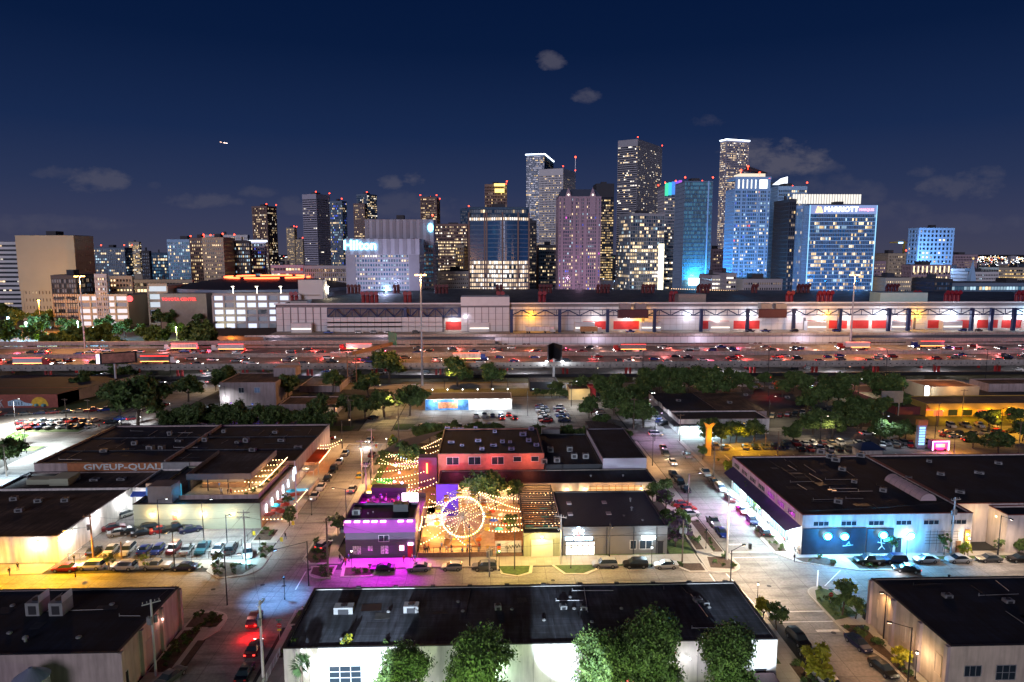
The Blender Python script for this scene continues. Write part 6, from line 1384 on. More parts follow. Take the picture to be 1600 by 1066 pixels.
 for i,(px,py)in enumerate(((985,783),(987,797),(1004,813),(975,806))):x,y=G(px,py,5.9);roof_vent(x,y,5.8,'vent pipe on the navy metal roof, %s'%ORD[i],.3,.9 if i<2 else.3)
 t=building('bar_building','long low black roofed bar with warm open front behind the grey shop',-12.6,40.2,158.4,168.6,4.9,mat('cream_siding',(.50,.42,.34),.7,var=.08,kind='siding'),ROOF,.1,BLACK)
 b=MB();b.box(23.8,158.15,.8,36.8,158.35,4.2);b.build('bar_glow',emat('bar_glow',(1,.55,.22),.75),t)
 for i in range(9):b=MB();b.box(24+i*1.55,157.9,.4,24.15+i*1.55,158.1,4.3);b.build('shelf_post',WOODW,t)
 for k in range(5):b=MB();b.box(23.8,157.92,1+k*.75,36.8,158.12,1.1+k*.75);b.build('shelf',WOODW,t)
 for x,p_ in((18.5,260),(22.9,260),(36.5,200)):wall_lamp(t,x,158.3,3.5,p_,(1,.82,.55),dy=-.5,size=.18)
 for x in(-9,-3,3,10,14,26,30,34):lamp(t,(x,156.8,3.9),170,(1,.66,.34),.3)
 b=MB();b.box(-12.4,158.1,3.8,14,158.35,4.7);b.build('lit_fascia',mat('cream_fascia',(.6,.5,.38),.7),t)
 for i,x in enumerate((-5,4,25,33)):roof_vent(x,163,4.8,'small vent on the low bar roof, %s from the left'%ORD[i])
 for i in range(7):shrub(16.5+i*2.9,155.0+random.random(),'dark potted shrub before the warm bar front, %s from the left'%ORD[i],1.3)
 for i in range(12):person(22+i*1.25,155.8+random.random()*1.4,i%4,random.uniform(0,360),'guest standing at the warm bar front, %s from the left'%nth(i),z=.02)
 t=building('brick_building','pink-orange brick building with square windows and a cluttered black roof',-13.4,14.0,171.0,196.6,8.6,mat('salmon_brick',(.42,.17,.12),.85,var=.15,scale=1),ROOF,.3,BLACK)
 for x0,x1 in((-11.2,-8.0),(-5.6,-2.4),(.4,3.6),(6.0,8.1),(10.6,12.6)):window(t,'y',x0,x1,5.7 if x0<5 else 6.4,7.8,171,frame=mat('window_white',(.6,.62,.65)),mull=2 if x0<5 else 1)
 lamp(t,(-9,168.2,7.2),520,(1,.22,.40),.4);lamp(t,(1,168.2,7.2),520,(1,.3,.3),.4);lamp(t,(10,168.2,7.2),460,(1,.38,.22),.4)
 rr=[(705,692),(747,690),(753,703),(771,697),(785,692),(797,692),(799,703),(699,671),(710,671),(720,671),(743,671),(773,676),(820,678),(826,690),(838,697),(817,681),(722,697),(830,672)]
 for i,(px,py)in enumerate(rr):x,y=G(px,py,8.3);roof_unit(x,y,8.32,'purple tinted unit on the cluttered brick building roof, %s'%nth(i),random.uniform(.9,1.9),random.uniform(.8,1.4),random.uniform(.5,1.1),m=mat('hvac_lilac',(.30,.25,.42),.5,.2,var=.1))  # purple light is put into the housing colour
 t=building('hall_building','black roofed hall with a taller wing and a pale lilac front wall',14.2,28.8,169.2,199,6.0,DARKM,ROOF,.2,BLACK)
 for i,(px,py)in enumerate(((897,716),(915,716),(870,722),(850,724),(860,706),(890,705))):x,y=G(px,py,5.8);roof_unit(x,y,5.81,'grey unit on the sunken black roof right of the brick building, %s'%ORD[i],1.6,1.4,1.3)
 t=building('hall_building','taller black roofed wing with a pale corrugated front at the right street',29.0,40.3,169.2,199,7.6,mat('lilac_siding',(.42,.38,.46),.6,var=.05,kind='siding'),ROOF,.1,BLACK)
 b=MB();b.prism(arc(30,199.2,10.2,0,90,8)+[(30,199.2)],0,7.4);b.build('curved_end',ROOF2,t)
 b=MB();b.box(15.6,199.2,0,21,202,7.4);b.build('back_hut',HVAC,t)
 t=thing('purple_screen','tall violet lit canvas wall between the brick building and the wheel','screen wall',(-9.2,150,0));b=MB();b.box(-12.3,150.6,0,-7.3,151.0,7.6);b.build('canvas',mat('violet_canvas',(.07,.015,.38),.7,var=.12),t)
 b=MB();b.poly([(-12.4,150.5,7.65),(-7.2,150.5,7.65),(-6.6,158.2,5.0),(-12.5,158.2,5.0)]);b.build('sloped_top',mat('violet_canvas',(.07,.015,.38)),t)
 lamp(t,(-9.8,148.4,6.8),220,(.25,.05,1),.3);lamp(t,(-9.8,148.4,3.2),120,(.28,.05,1),.3)
 t=thing('sign_block','dark purple block with a red glowing lantern beside the brick building','sign block',(-16.5,172,0));b=MB();b.box(-18.4,170.6,0,-13.7,174,7.8);b.build('block',mat('plum',(.09,.02,.10),.7),t);b=MB();b.tube((-16.2,170.3,3.8),(-16.2,170.3,6.4),.22,8);b.build('neon_tube',emat('red_tube',(1,.12,.03),10),t);lamp(t,(-16.2,169.6,5.2),420,(1,.06,.03),.3)
centre_block()
# yard with the ferris wheel
sheet('yard_floor',rect(-14.6,129.4,6.3,158.2),.130,mat('yard_sand',(.42,.30,.18),.9,var=.25,scale=.8))
sheet('yard_floor',rect(-30.8,150.2,-13,211),.130,mat('garden_ground',(.20,.13,.08),.9,var=.3,scale=.6))
def wheel():
 cx,cy,cz,R=-5.7,135.6,6.1,5.4
 t=thing('ferris_wheel','small ferris wheel with yellow gondolas and glowing rims in the yard','ferris wheel',(cx,cy,0))
 WP=mat('wheel_white',(.26,.22,.17),.5,var=.05);n=12
 for s in(-.55,.55):
  b=MB()
  for r_ in(R,R*.86):
   for i in range(48):a,a2=2*PI*i/48,2*PI*(i+1)/48;b.tube((cx+r_*math.cos(a),cy+s,cz+r_*math.sin(a)),(cx+r_*math.cos(a2),cy+s,cz+r_*math.sin(a2)),.055,4,caps=False)
  b.build('rim',WP,t)
 for i in range(n):
  a=2*PI*i/n+.13
  for s in(-.55,.55):
   b=MB();b.tube((cx,cy+s*.6,cz),(cx+R*math.cos(a),cy+s,cz+R*math.sin(a)),.05,4);b.build('spoke',WP,t)
 b=MB();b.tube((cx,cy-.9,cz),(cx,cy+.9,cz),.32,10);b.build('hub',WP,t)
 for s in(-1.1,1.1):
  for q in(-3,3):b=MB();b.tube((cx,cy+s,cz),(cx+q,cy+s*1.5,.13),.12,6);b.build('leg',WP,t)
 cols=[(1,.75,.15),(1,.55,.2),(.15,.55,1),(1,.85,.5),(1,.8,.25),(.2,.6,1)]
 b=MB()
 for i in range(54):a=2*PI*i/54;b.ball((cx+R*.80*math.cos(a),cy-.7,cz+R*.80*math.sin(a)),.15,5,mi=random.choice([0,0,1,3,3,4,2,5]))
 for i in range(12):
  a=2*PI*i/12+.13
  for k in range(2,7):b.ball((cx+R*k/9.5*math.cos(a),cy-.7,cz+R*k/9.5*math.sin(a)),.045,4,mi=3)
 b.build('wheel_bulbs',[emat('wb%d'%i,c,9)for i,c in enumerate(cols)],t,kind='stuff')
 for i in range(n):
  a=2*PI*i/n+.13;gx,gz=cx+R*math.cos(a),cz+R*math.sin(a)-.75
  g_=MB();g_.tube((gx,cy,gz-.38),(gx,cy,gz+.08),.55,10,r2=.62);o=g_.build('gondola',mat('gondola_%d'%(i%3),[(.65,.42,.02),(.6,.16,.02),(.62,.5,.05)][i%3],.4,var=.05),t)
  g_=MB();g_.tube((gx,cy,gz+.72),(gx,cy,gz+.95),.62,10,r2=.1);g_.tube((gx,cy,gz),(gx,cy,gz+.75),.04,4);g_.build('roof',mat('gondola_%d'%(i%3),(.6,.4,.02)),o)
 for a,p_ in((0,200),(90,120),(180,200),(270,420)):lamp(t,(cx+3.6*math.cos(math.radians(a)),cy-1.5,cz+3.6*math.sin(math.radians(a))),p_,(1,.72,.34),.5)
 b=MB();b.box(cx-3.6,cy-2,.14,cx+3.6,cy+2,.5);b.build('platform',WOODW,t)
wheel()
yard=[((-13.9,131,2.2),(-8.6,133.4,4.8)),((-8.6,133.4,4.8),(-5.2,131,2.0)),((-14.2,137,5.5),(-9.5,140,5)),((-14.2,141,6),(-9,146,5.5)),((-13.5,147,5.5),(-9.6,144,5.2)),((-2.4,150,6),(6.2,148,5)),((-2.6,149,6.2),(6.2,142,5)),((-3.2,143,5.8),(6.4,140.5,5)),((-1,138,5.0),(6.4,137.5,4.8)),((0,136,4.2),(6.4,134.8,4.6)),((-.2,134,3.6),(6.4,132.6,4.2)),((-12,156,5),(-2,157,4)),((-1,156.8,4.4),(6,156.4,4.6)),((-14.2,131.2,5.0),(-14.2,137,5.2)),((-14.2,132.5,5),(-9,137.5,6))]
for i,(a,b_)in enumerate(yard):string_lights(a,b_,'festoon of round bulbs across the ferris wheel yard, %s counted from the club side'%nth(i),s=.35,pw=560,r=.11,n=int(math.dist(a,b_)/.62),group='festoons of the ferris wheel yard')
PB=[(1,.25,.6),(.3,.5,1),(.3,1,.5),(1,.8,.3),(1,.45,.2)]
for i in range(14):
 a=(random.uniform(-14,-9),random.uniform(131,157),random.uniform(3.6,6));c=(random.uniform(-1,6.3),random.uniform(136,157),random.uniform(3.6,5.6))if i%3 else(a[0]+random.uniform(2,5),a[1]+random.uniform(-5,5),4.6)
 string_lights(a,c,'extra festoon in the tangle over the ferris wheel yard, %s of the tangle'%nth(i),s=random.uniform(.3,.9),pw=0,r=.075,col=(1,.66,.34)if i%4 else PB[i%5],group='tangled festoons of the yard',es=7)
for i in range(16):
 a=(random.uniform(-30,-24),random.uniform(157,192),random.uniform(3.2,4.4));c=(a[0]+random.uniform(5,11),a[1]+random.uniform(-5,5),random.uniform(3.2,5))
 string_lights(a,c,'extra festoon in the tangle over the beer garden, %s of the tangle'%nth(i),s=random.uniform(.3,.8),pw=0,r=.085,col=(1,.62,.3)if i%3 else PB[i%5],group='tangled festoons of the beer garden',es=8)
for i in range(9):
 x,y=random.uniform(-29,-16),random.uniform(156,190);c=PB[i%5];t=thing('garden_lantern','%s lantern on a short pole in the beer garden, %s one'%(['pink','blue','green','yellow','orange'][i%5],nth(i)),'lantern',(x,y,.13),'coloured lanterns in the beer garden');b=MB();b.tube((x,y,.13),(x,y,2.3),.04,5);b.build('post',BLACK,t);b=MB();b.ball((x,y,2.5),.28,8);b.build('globe',emat('lantern%d'%(i%5),c,10),t);lamp(t,(x,y-.4,2.8),260,c,.2)
t=thing('yard_wall','low brick wall with a dark rail closing the yard to the street','wall',(-4,129.4,0));b=MB();b.box(-14.4,129.15,.1,-.6,129.4,1.0);b.box(1.2,129.15,.1,6.4,129.4,.8);b.build('wall',mat('brown_brick',(.16,.09,.06),.9,var=.25,scale=2),t)
rail_fence('iron_fence','black railing on top of the low yard wall',(-14.2,129.55),(6.3,129.55),2.0,2.6,BLACK,3)
t=building('mural_hut','white painted hut with red tiled roof at the right of the yard',1.0,6.2,130.4,133.6,2.8,WHITE,ROOFB,.2)
text('BAR EATS',.75,mat('script_black',(.04,.04,.04),.7,var=0),t,(4.2,130.34,1.7),ext=.01)if False else None
b=MB();b.quad((.8,130.2,2.9),(6.4,130.2,2.9),(6.4,132,3.9),(.8,132,3.9));b.quad((6.4,133.8,2.9),(.8,133.8,2.9),(.8,132,3.9),(6.4,132,3.9));b.build('gable',mat('terracotta',(.35,.13,.05),.8,var=.3,scale=2),t)
b=MB()
for i in range(16):a=i/16;b.obox((3.1+a*2.9,130.33),.14,.04,1.3+.25*math.sin(i*1.9)+a*.2,1.5+.25*math.sin(i*1.9)+a*.5,0)
b.build('scribble',BLACK,t,kind='stuff');lamp(t,(3.6,127.8,3.0),130,(1,.75,.42),.2)
t=thing('yard_shed','sand coloured shed roof with a lit wall left of the wheel','shed',(-11,133,0));b=MB();b.box(-13.8,133.6,.1,-9.6,137.2,2.6);b.build('wall',mat('sand_wall',(.55,.36,.2),.8,var=.15),t);b=MB();b.quad((-14,133.4,2.65),(-9.4,133.4,2.65),(-9.4,137.4,3.2),(-14,137.4,3.2));b.build('roof',WOODW,t)
t=thing('yard_booth','bright lit ticket booth with white counter behind the wheel','booth',(-11.5,143,0));b=MB();b.box(-13.6,141,.1,-10,144.5,2.6);b.build('booth',WHITE,t);b=MB();b.box(-14,140.6,2.6,-9.6,145,2.8);b.build('roof',PW_,t);lamp(t,(-11.8,139.6,2.9),420,(1,.82,.6),.3)
for i in range(22):
 x,y=random.choice([(random.uniform(-13.5,-9.8),random.uniform(130.2,133)),(random.uniform(-1.5,6),random.uniform(135,149)),(random.uniform(-9,-2),random.uniform(129.8,132.6))]);person(x,y,i%4,random.uniform(0,360),'visitor walking in the ferris wheel yard, %s of the visitors'%nth(i),z=.13,group='visitors in the ferris wheel yard')
for i,(x,y)in enumerate(((.2,147.5),(2.6,145.5),(4.6,143.6),(.8,142.4),(3.8,140),(5.4,137.4),(1.8,137.6))):parasol(x,y,[PR,PW_,PT,mat('blue_canvas',(.02,.08,.5),.8)][i%4],'%s parasol over a table in the wheel yard, %s from the back'%(['red','white','teal','blue'][i%4],ORD[i]),1.0)['group']='parasols in the yard'
t=thing('shade_sail','dark twisted shade sail over the far beer garden','shade sail',(-23,196,0));b=MB();b.quad((-31.5,189.5,3.6),(-23.5,186,5.2),(-13.8,204,6.4),(-27,202,3.8));b.quad((-27,202,3.78),(-13.8,204,6.38),(-23.5,186,5.18),(-31.5,189.5,3.58));b.build('canvas',mat('grey_canvas',(.10,.10,.11),.8,var=.1),t)
for x,y,z in((-31.5,189.5,3.6),(-23.5,186,5.2),(-13.8,204,6.4),(-27,202,3.8)):b=MB();b.tube((x,y,0),(x,y,z+.3),.09,6);b.build('mast',STEEL,t)
gs=[((-24,186,4.6),(-14,198,5.6)),((-31,189,3.4),(-27,188,3.2)),((-30,180,3.6),(-20,181.5,3.6)),((-29,172,3.8),(-16.5,176,5)),((-28,166,4),(-17,170,4.4)),((-27,165,4),(-19,160,3.8)),((-20,156,4),(-13,160,5)),((-22,184,4),(-14,188,5)),((-25,160,4),(-14,164,4.6)),((-26,178,3.6),(-18,186,4.6)),((-21,190,4.8),(-14,192,5.4))]
for i,(a,b_)in enumerate(gs):string_lights(a,b_,'festoon of warm bulbs in the beer garden beyond the club, %s from the far sail'%nth(i),s=.5,pw=600,r=.11,group='festoons of the beer garden')
t=parasol(-26.3,166,mat('green_canvas',(.02,.45,.10),.7),'big bright green umbrella in the beer garden',2.2,h=3.6);lamp(t,(-25,163.6,5.2),240,(.25,1,.4),.2)
t=thing('food_stall','yellow lit food stall left of the green umbrella','stall',(-28.8,163,0));b=MB();b.box(-30.4,161.5,.1,-27.6,165,2.7);b.build('stall',mat('mustard',(.5,.30,.03),.7),t);b=MB();b.box(-30.2,161.3,1.1,-27.8,161.45,2.3);b.build('serving_hatch',emat('hatch',(1,.72,.22),4),t);lamp(t,(-29,160,2.8),380,(1,.65,.2),.2)
t=thing('food_stall','white food trailer with violet glow in the beer garden','stall',(-24.8,160,0));b=MB();b.box(-26.8,157.6,.1,-23.6,160.4,2.9);b.build('trailer',HVAC,t);b=MB();b.box(-23.5,158,1,-23.3,160,2.6);b.build('lit_end',emat('violet_end',(.75,.6,1),7),t);lamp(t,(-22.4,158.6,2.6),420,(.75,.5,1),.2)
t=thing('food_stall','long amber lit bar stall at the near end of the beer garden','stall',(-19,154,0));b=MB();b.box(-22,152.6,.1,-15,155.4,2.6);b.build('stall',mat('mustard',(.5,.3,.03)),t);b=MB();b.box(-21.8,152.4,1.2,-15.2,152.55,2.4);b.build('serving_hatch',emat('hatch',(1,.72,.22),4),t);lamp(t,(-18.4,151.6,3.4),420,(1,.62,.22),.2)
for i in range(16):person(random.uniform(-30,-15),random.uniform(156,186),i%4,random.uniform(0,360),'guest strolling in the beer garden, %s of the strollers'%nth(i),group='guests in the beer garden')
# right warehouse with cyan lamps
def right_block():
 WW=mat('cream_block',(.60,.52,.47),.85,var=.1,kind='stain');RC=mat('red_coping',(.22,.06,.05),.7)
 t=building('warehouse','large white warehouse with cyan floodlit mural wall and red coping at the right',62.0,96.6,128.0,167.4,8.3,WW,ROOF,.3,RC)
 for i in range(6):x0=64.2+i*5.6;window(t,'y',x0,x0+3.2,6.0,7.0,128.0,frame=WW,mull=3)
 b=MB();b.box(62.1,127.8,.2,75.0,127.98,5.6);b.build('mural_panel',mat('navy_mural',(.012,.018,.032),.6,var=.4,scale=.8),t);b=MB();b.box(75.2,127.8,.2,80.6,127.98,5.4);b.build('mural_panel',mat('navy_mural',(.012,.018,.032)),t)
 CY=emat('cyan_flood',(.62,.95,1),22,True)
 for x,z in((66.8,4.3),(70.2,4.2),(78.0,4.4),(83.6,4.2)):
  b=MB();b.tube((x,127.1,z),(x,126.7,z-.1),.5,12);b.tube((x,127.9,z+.2),(x,127.1,z),.08,5);b.build('cyan_lamp',CY,t);b=MB();[b.tube((x+.72*math.cos(a*PI/8),127,z+.6*math.sin(a*PI/8)),(x+.72*math.cos((a+1)*PI/8),127,z+.6*math.sin((a+1)*PI/8)),.2,5,caps=False)for a in range(16)];b.build('led_ring',emat('ring_cyan',(.02,.50,1),4),t);lamp(t,(x,126.0,z-.3),2200,(.08,.55,1),.4)  # glowing ring shaped to imitate cyan glare around each lamp
 for x,p_ in((69,1100),(76,1100),(83,900)):lamp(t,(x,126.6,4.8),p_*3.2,(.55,.86,1),.5,spot=130,aim=(x,124,0))
 b=MB();b.tube((70.3,127.7,1.9),(72.4,127.7,2.1),.07,5);b.tube((71,127.7,2),(71.6,127.7,2.8),.07,5);b.tube((71.9,127.7,2.05),(71.5,127.7,2.7),.06,5);b.build('mural_emblem',WHITE,t)
 b=MB();b.tube((78.0,127.7,3.2),(78.3,127.7,1.8),.1,5);b.tube((78.3,127.7,1.8),(77.6,127.7,1.0),.07,5);b.tube((78.3,127.7,1.8),(78.9,127.7,1.1),.07,5);b.tube((77.4,127.7,2.6),(78.9,127.7,2.3),.06,5);b.build('mural_figure',WHITE,t)
 slab_door(t,'y',81.3,82.4,3.2,128,DARKM);slab_door(t,'y',93.6,94.6,2.4,128,mat('brown_door',(.25,.12,.05),.7))
 b=MB()
 for k in range(5):b.tube((87,127.7,2.2+k*.6),(94,127.7,2.2+k*.6+.1*(k%2)),.035,4)
 for k in range(5):b.tube((88+k*1.4,127.7,.6),(88+k*1.4,127.7,4.9),.035,4)
 b.build('conduit',DARKM,t);b=MB();b.box(95.2,127.7,2.6,96.2,127.98,4.9);b.build('brown_panel',mat('orange_panel',(.35,.16,.03),.7),t)
 wall_lamp(t,95.6,127.9,4.0,260,(1,.8,.45),dy=-.6)
 b=MB();b.poly([(62,128.3,5.9),(62,166.6,5.9),(59.6,166.6,4.3),(59.6,130.0,4.3)]);b.poly([(62,128.3,5.85),(59.6,130,4.25),(59.6,166.6,4.25),(62,166.6,5.85)]);b.build('awning',mat('purple_awning',(.045,.04,.11),.6,var=.15),t)
 for i in range(7):y0=131+i*5.2;window(t,'x',y0,y0+3.6,6.3,7.4,62.0,mull=4,frame=WW,glass=GLASSD if i>2 else mat('purple_pane',(.15,.02,.2),.3,var=0))
 for i in range(8):y0=129.5+i*4.6;window(t,'x',y0,y0+3.9,.4,3.7,62.0,mull=3,rows=2,frame=DARKM,glass=emat('shopfront_cyan' if i%3 else 'shopfront_white',(.25,.8,1)if i%3 else(.9,.97,1),1.6 if i%3 else 3))
 for i in range(8):y=131.5+i*4.5;b=MB();b.box(60.4,y-.6,4.2,60.8,y+.6,4.32);b.build('soffit_lamp',emat('soffit',(.85,.97,1),12),t);lamp(t,(60.1,y,3.9),2300,(.74,.93,1),.4)
 for i,y in enumerate((132.5,138,143.5)):lamp(t,(61.4,y,7.0),25,(.8,.1,1),.1)
 roof_lines(t,63,89,129,166,8.02,22)
 tv=thing('barrel_skylight','pale ribbed barrel skylight on the big black roof at the right','skylight',(92,141.5,8));b=MB();n=10
 for i in range(n):
  a,a2=PI*i/n,PI*(i+1)/n;b.quad((92-1.7*math.cos(a),135,8.3+1.5*math.sin(a)),(92-1.7*math.cos(a2),135,8.3+1.5*math.sin(a2)),(92-1.7*math.cos(a2),148,8.3+1.5*math.sin(a2)),(92-1.7*math.cos(a),148,8.3+1.5*math.sin(a)))
 b.poly([(92-1.7*math.cos(PI*i/n),135,8.3+1.5*math.sin(PI*i/n))for i in range(n+1)][::-1]);b.build('glazing',mat('milk_glazing',(.55,.42,.44),.5,var=.05),tv)
 for k in range(8):
  b=MB()
  for i in range(n):a,a2=PI*i/n,PI*(i+1)/n;b.tube((92-1.73*math.cos(a),135+k*1.857,8.3+1.53*math.sin(a)),(92-1.73*math.cos(a2),135+k*1.857,8.3+1.53*math.sin(a2)),.06,4)
  b.build('rib',PINKW,tv)
 for i,(px,py,w,h)in enumerate(((1283,709,2,1.2),(1298,716,2,1.2),(1306,721,2,1.1),(1345,714,2,1.1),(1316,735,1.6,.8),(1380,768,1.4,.8),(1310,786,1.6,.9),(1335,754,1.2,.6),(1420,748,1.4,.5),(1470,742,1.6,.6),(1530,740,2,.5),(1560,725,1.6,.6),(1500,770,1.8,.6),(1452,722,1.2,.6))):
  x,y=G(px,py,8.0);roof_unit(x,y,8.02,'weathered roof unit on the big black roof at the right, %s listed from the left'%nth(i),w,1.2,h,-.6)
 b=MB();x,y=G(1297,765,8);b.box(x-.5,y-.4,8.02,x+.3,y,8.1);b.box(x+.1,y-1,8.02,x+1,y-.6,8.1);b.build('lit_skylight',emat('small_orange',(1,.5,.25),.8),t)
 t=building('warehouse','second white warehouse set back at the right edge behind a small yard',96.8,150,133.0,167.4,8.3,WW,ROOF,.3,RC);
 t=building('warehouse','white block coming forward at the far right edge beside the small yard',103.5,150,127.6,132.8,7.9,WW,ROOF,.3,RC);slab_door(t,'y',107.6,109,2.6,127.6,mat('brown_door',(.25,.12,.05)))
 lamp(t,(100.5,130.5,6.5),330,(1,.78,.5),.3);b=MB();b.box(103.35,130.4,6.4,103.5,130.7,6.6);b.build('wall_lamp',E_WARM,t)
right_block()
# buildings behind the three near blocks
def bpx(name,label,pxl,pxr,pb,pt,depth,wall,roof,cop=None,par=.3):
 y0=(G(pxl,pb)[1]+G(pxr,pb)[1])/2;row=(pb+pt)/2
 dl,dr_=ray(pxl,row),ray(pxr,row);x0,x1=dl[0]/dl[1]*y0,dr_[0]/dr_[1]*y0;h=HT(pxl,pt,y0)[1]
 return building(name,label,x0,x1,y0,y0+depth,h,wall,roof,par,cop),x0,x1,y0,h
t,x0,x1,y0,h=bpx('mural_building','black roofed building with red mural wall at the left edge lot',-160,90,638,618,14,BRICK,ROOF)
MW2=mat('mural_white',(.6,.62,.6),.7,var=.25,scale=1)
b=MB();b.poly([(x1-19+u_,y0-.09,w_)for u_,w_ in((0,.8),(9,.8),(9.6,1.5),(6.4,2.2),(4.6,3.3),(2.6,3.3),(0,2.6))]);b.build('mural_shape',mat('mural_ice',(.42,.62,.72),.7,var=.4,scale=1.5),t)
b=MB();[b.box(x1-18.3+k*1.1,y0-.14,1.2,x1-17.9+k*1.1,y0-.1,2.4)for k in range(5)];b.build('mural_stroke',mat('mural_slate',(.08,.16,.22),.7),t)
b=MB();xx=x1-22;b.tube((xx,y0-.12,2.6),(xx+.5,y0-.12,1.6),.3,5);b.tube((xx+.5,y0-.12,1.6),(xx+.1,y0-.12,.3),.18,5);b.tube((xx+.5,y0-.12,1.6),(xx+1.2,y0-.12,.3),.18,5);b.tube((xx,y0-.12,2.5),(xx-1.3,y0-.12,3.1),.13,5);b.tube((xx,y0-.12,2.5),(xx+1.2,y0-.12,3.4),.13,5);b.build('mural_figure',MW2,t)
b=MB();cx=x1-7
b.poly([(cx+3.4*math.cos(PI*i/12),y0-.08,.7+3.6*math.sin(PI*i/12))for i in range(13)]);b.build('mural_sun',mat('mural_yellow',(.75,.45,.03),.7,var=.3,scale=.6),t)
b=MB();b.ball((cx-1.2,y0-.1,1.1),.9,6,sz=.7);b.ball((cx+1.6,y0-.1,1.0),1.1,6,sz=.6);b.build('mural_cloud',mat('mural_teal',(.2,.5,.5),.7),t)
b=MB();b.prism([(x1,y0),(x1,y0+14),(x1+10,y0+44),(x1-50,y0+44),(x1-50,y0+14),(x1-.3,y0+14)],0,h-.1);b.build('rear_wing',mat('pale_side',(.5,.42,.38),.8,var=.2,scale=.4),t)
b=MB();b.poly([(x1,y0,h-.05),(x1+10,y0+44,h-.05),(x1-50,y0+44,h-.05),(x1-50,y0,h-.05)]);b.build('rear_roof',ROOF,t)
t,x0,x1,y0,h=bpx('beige_building','pinkish beige two storey block behind the tree row',343,431,634,598,22,mat('dusty_pink',(.34,.27,.26),.85,var=.1,kind='stain'),ROOFB)
window(t,'y',x0+7.4,x0+9.6,h*.55,h*.78,y0);window(t,'y',x0+13.6,x0+15.8,h*.55,h*.78,y0,glass=LITM['navy']);wall_lamp(t,x0+2.2,y0,h*.33,500,(.9,.95,1),dy=-.5)
b=MB();b.box(x1-5,y0+14,h-.3,x1+4,y0+22,h+3.4);b.build('stair_tower',mat('dusty_pink',(.34,.27,.26)),t)
t,x0,x1,y0,h=bpx('brown_roof_shed','long brown roofed shed behind the beige block',468,531,613,603,24,PINKW,ROOFB)
t,x0,x1,y0,h=bpx('flat_block','low dark brown roofed block with a lit glazed end behind the dark tree row',436,524,650,632,14,PINKW,ROOFB);wall_lamp(t,x1+.2,y0+1,h*.8,260,(1,.7,.4),dx=.6,dy=0);window(t,'y',x1-4.5,x1-.6,.5,3.2,y0,glass=LITM['dim'],mull=4,rows=4,frame=WHITE)
t,x0,x1,y0,h=bpx('lot_building','long low building with brown roof and four white floodlights over a parking lot',664,800,641,624,12,WHITE,mat('taupe_roof',(.12,.10,.09),.8,var=.15),None,.05)
b=MB();b.box(x0+.1,y0-.1,.1,x0+(x1-x0)*.5,y0-.01,h-.2);b.build('mural',mat('blue_mural',(.05,.17,.40),.7,var=.75,scale=.6),t)
b=MB();b.box(x0+5,y0-.14,.8,x0+12.5,y0-.11,h-1.2);b.build('mural_figure',mat('rust_mural',(.45,.16,.07),.7,var=.7,scale=1),t)
for i,px in enumerate((680,713,747,783)):
 x=ray(px,632);x=x[0]/x[1]*y0;wall_lamp(t,x,y0,h-.5,1700,(.88,.95,1),dy=-2.2,size=.4,s=16)
for i in range(6):x=x0+2+i*6;post=thing('roof_lamp','tiny lamp on a bracket above the four-floodlight building roof, %s from the left'%ORD[i],'lamp',(x,y0+11,h),'bracket lamps on the low roof');b=MB();b.tube((x,y0+11,h-.05),(x,y0+11,h+1.4),.05,5);b.build('bracket',STEEL,post);b=MB();b.ball((x,y0+11,h+1.5),.2,6);b.build('bulb',E_WHITE,post)
t,x0,x1,y0,h=bpx('yellow_wall_shed','small shed with a yellow-cream lit wall beside the ivy',889,922,625,608,10,mat('cream_yellow',(.62,.46,.22),.8,var=.1),ROOFB);lamp(t,((x0+x1)/2,y0-3,4),300,(1,.85,.5),.3)
b=MB();b.box(x1,y0+2,0,x1+2.6,y0+8,h+.6);b.build('red_side',REDP,t)
t,x0,x1,y0,h=bpx('flat_block','dark maroon roofed block behind the ivy hedge',828,872,612,597,12,DARKM,ROOFB)
for i,(px,py)in enumerate(((838,620),(850,621),(862,621),(874,621),(884,622))):
 x,y=G(px,py);tree('street',x,y,'ivy covered shrub mass behind the mid parking lot, %s from the left'%ORD[i],1.0,'ivy mass behind the mid lot',sz=.62)
lamp(bpx('garden_store','tiny white-lit store between the ivy shrubs',860,866,612,607,2,WHITE,ROOF2)[0],(G(863,612)[0],G(863,614)[1]-1,4.5),900,(.85,.95,1),.2)
t=building('corner_shop','black roofed corner shop with blazing cyan-white shopfront and dark canopy',62.6,93,219,231,5.2,WHITE,ROOF,.3,PINKW)
b=MB();b.box(62.6,231,0,97,262,4.9);b.build('rear_wing',mat('rear_pink',(.40,.30,.28),.8,var=.1),t);b=MB();b.box(62.8,231.2,4.9,80,262,4.95);b.build('rear_roof',ROOF,t);b=MB();b.box(80.2,231.2,4.9,97,262,5.0);b.build('rear_roof',ROOFB,t)
b=MB();b.box(62.2,216.6,3.3,84,218.98,3.7);b.box(60.4,217,3.3,62.58,246,3.7);b.build('canopy',DARKM,t)
for i in range(5):x=63.4+i*2.9;b=MB();b.box(x,218.85,.3,x+2.5,218.98,3.2);b.build('shop_window',emat('blaze',(.72,.97,1),3.6),t)
for x in(64,68,73):lamp(t,(x,216.4,3.0),1500,(.75,.95,1),.4)
lamp(t,(60.8,224,3.0),700,(.7,.85,1),.3);lamp(t,(60.8,236,3.0),500,(.8,.85,1),.3)
for i in range(6):b=MB();b.box(62.4,222+i*6.4,3.8,62.58,226+i*6.4,5.0+.5*(i%2));b.build('parapet_step',WHITE,t)
for i,(px,py)in enumerate(((1060,627),(1140,630),(1165,618),(1180,606),(1205,607),(1230,622))):x,y=G(px,py,5);roof_unit(x,y,5.01,'small unit on the corner shop roof, %s from the left'%ORD[i],1.6,1.2,.7)
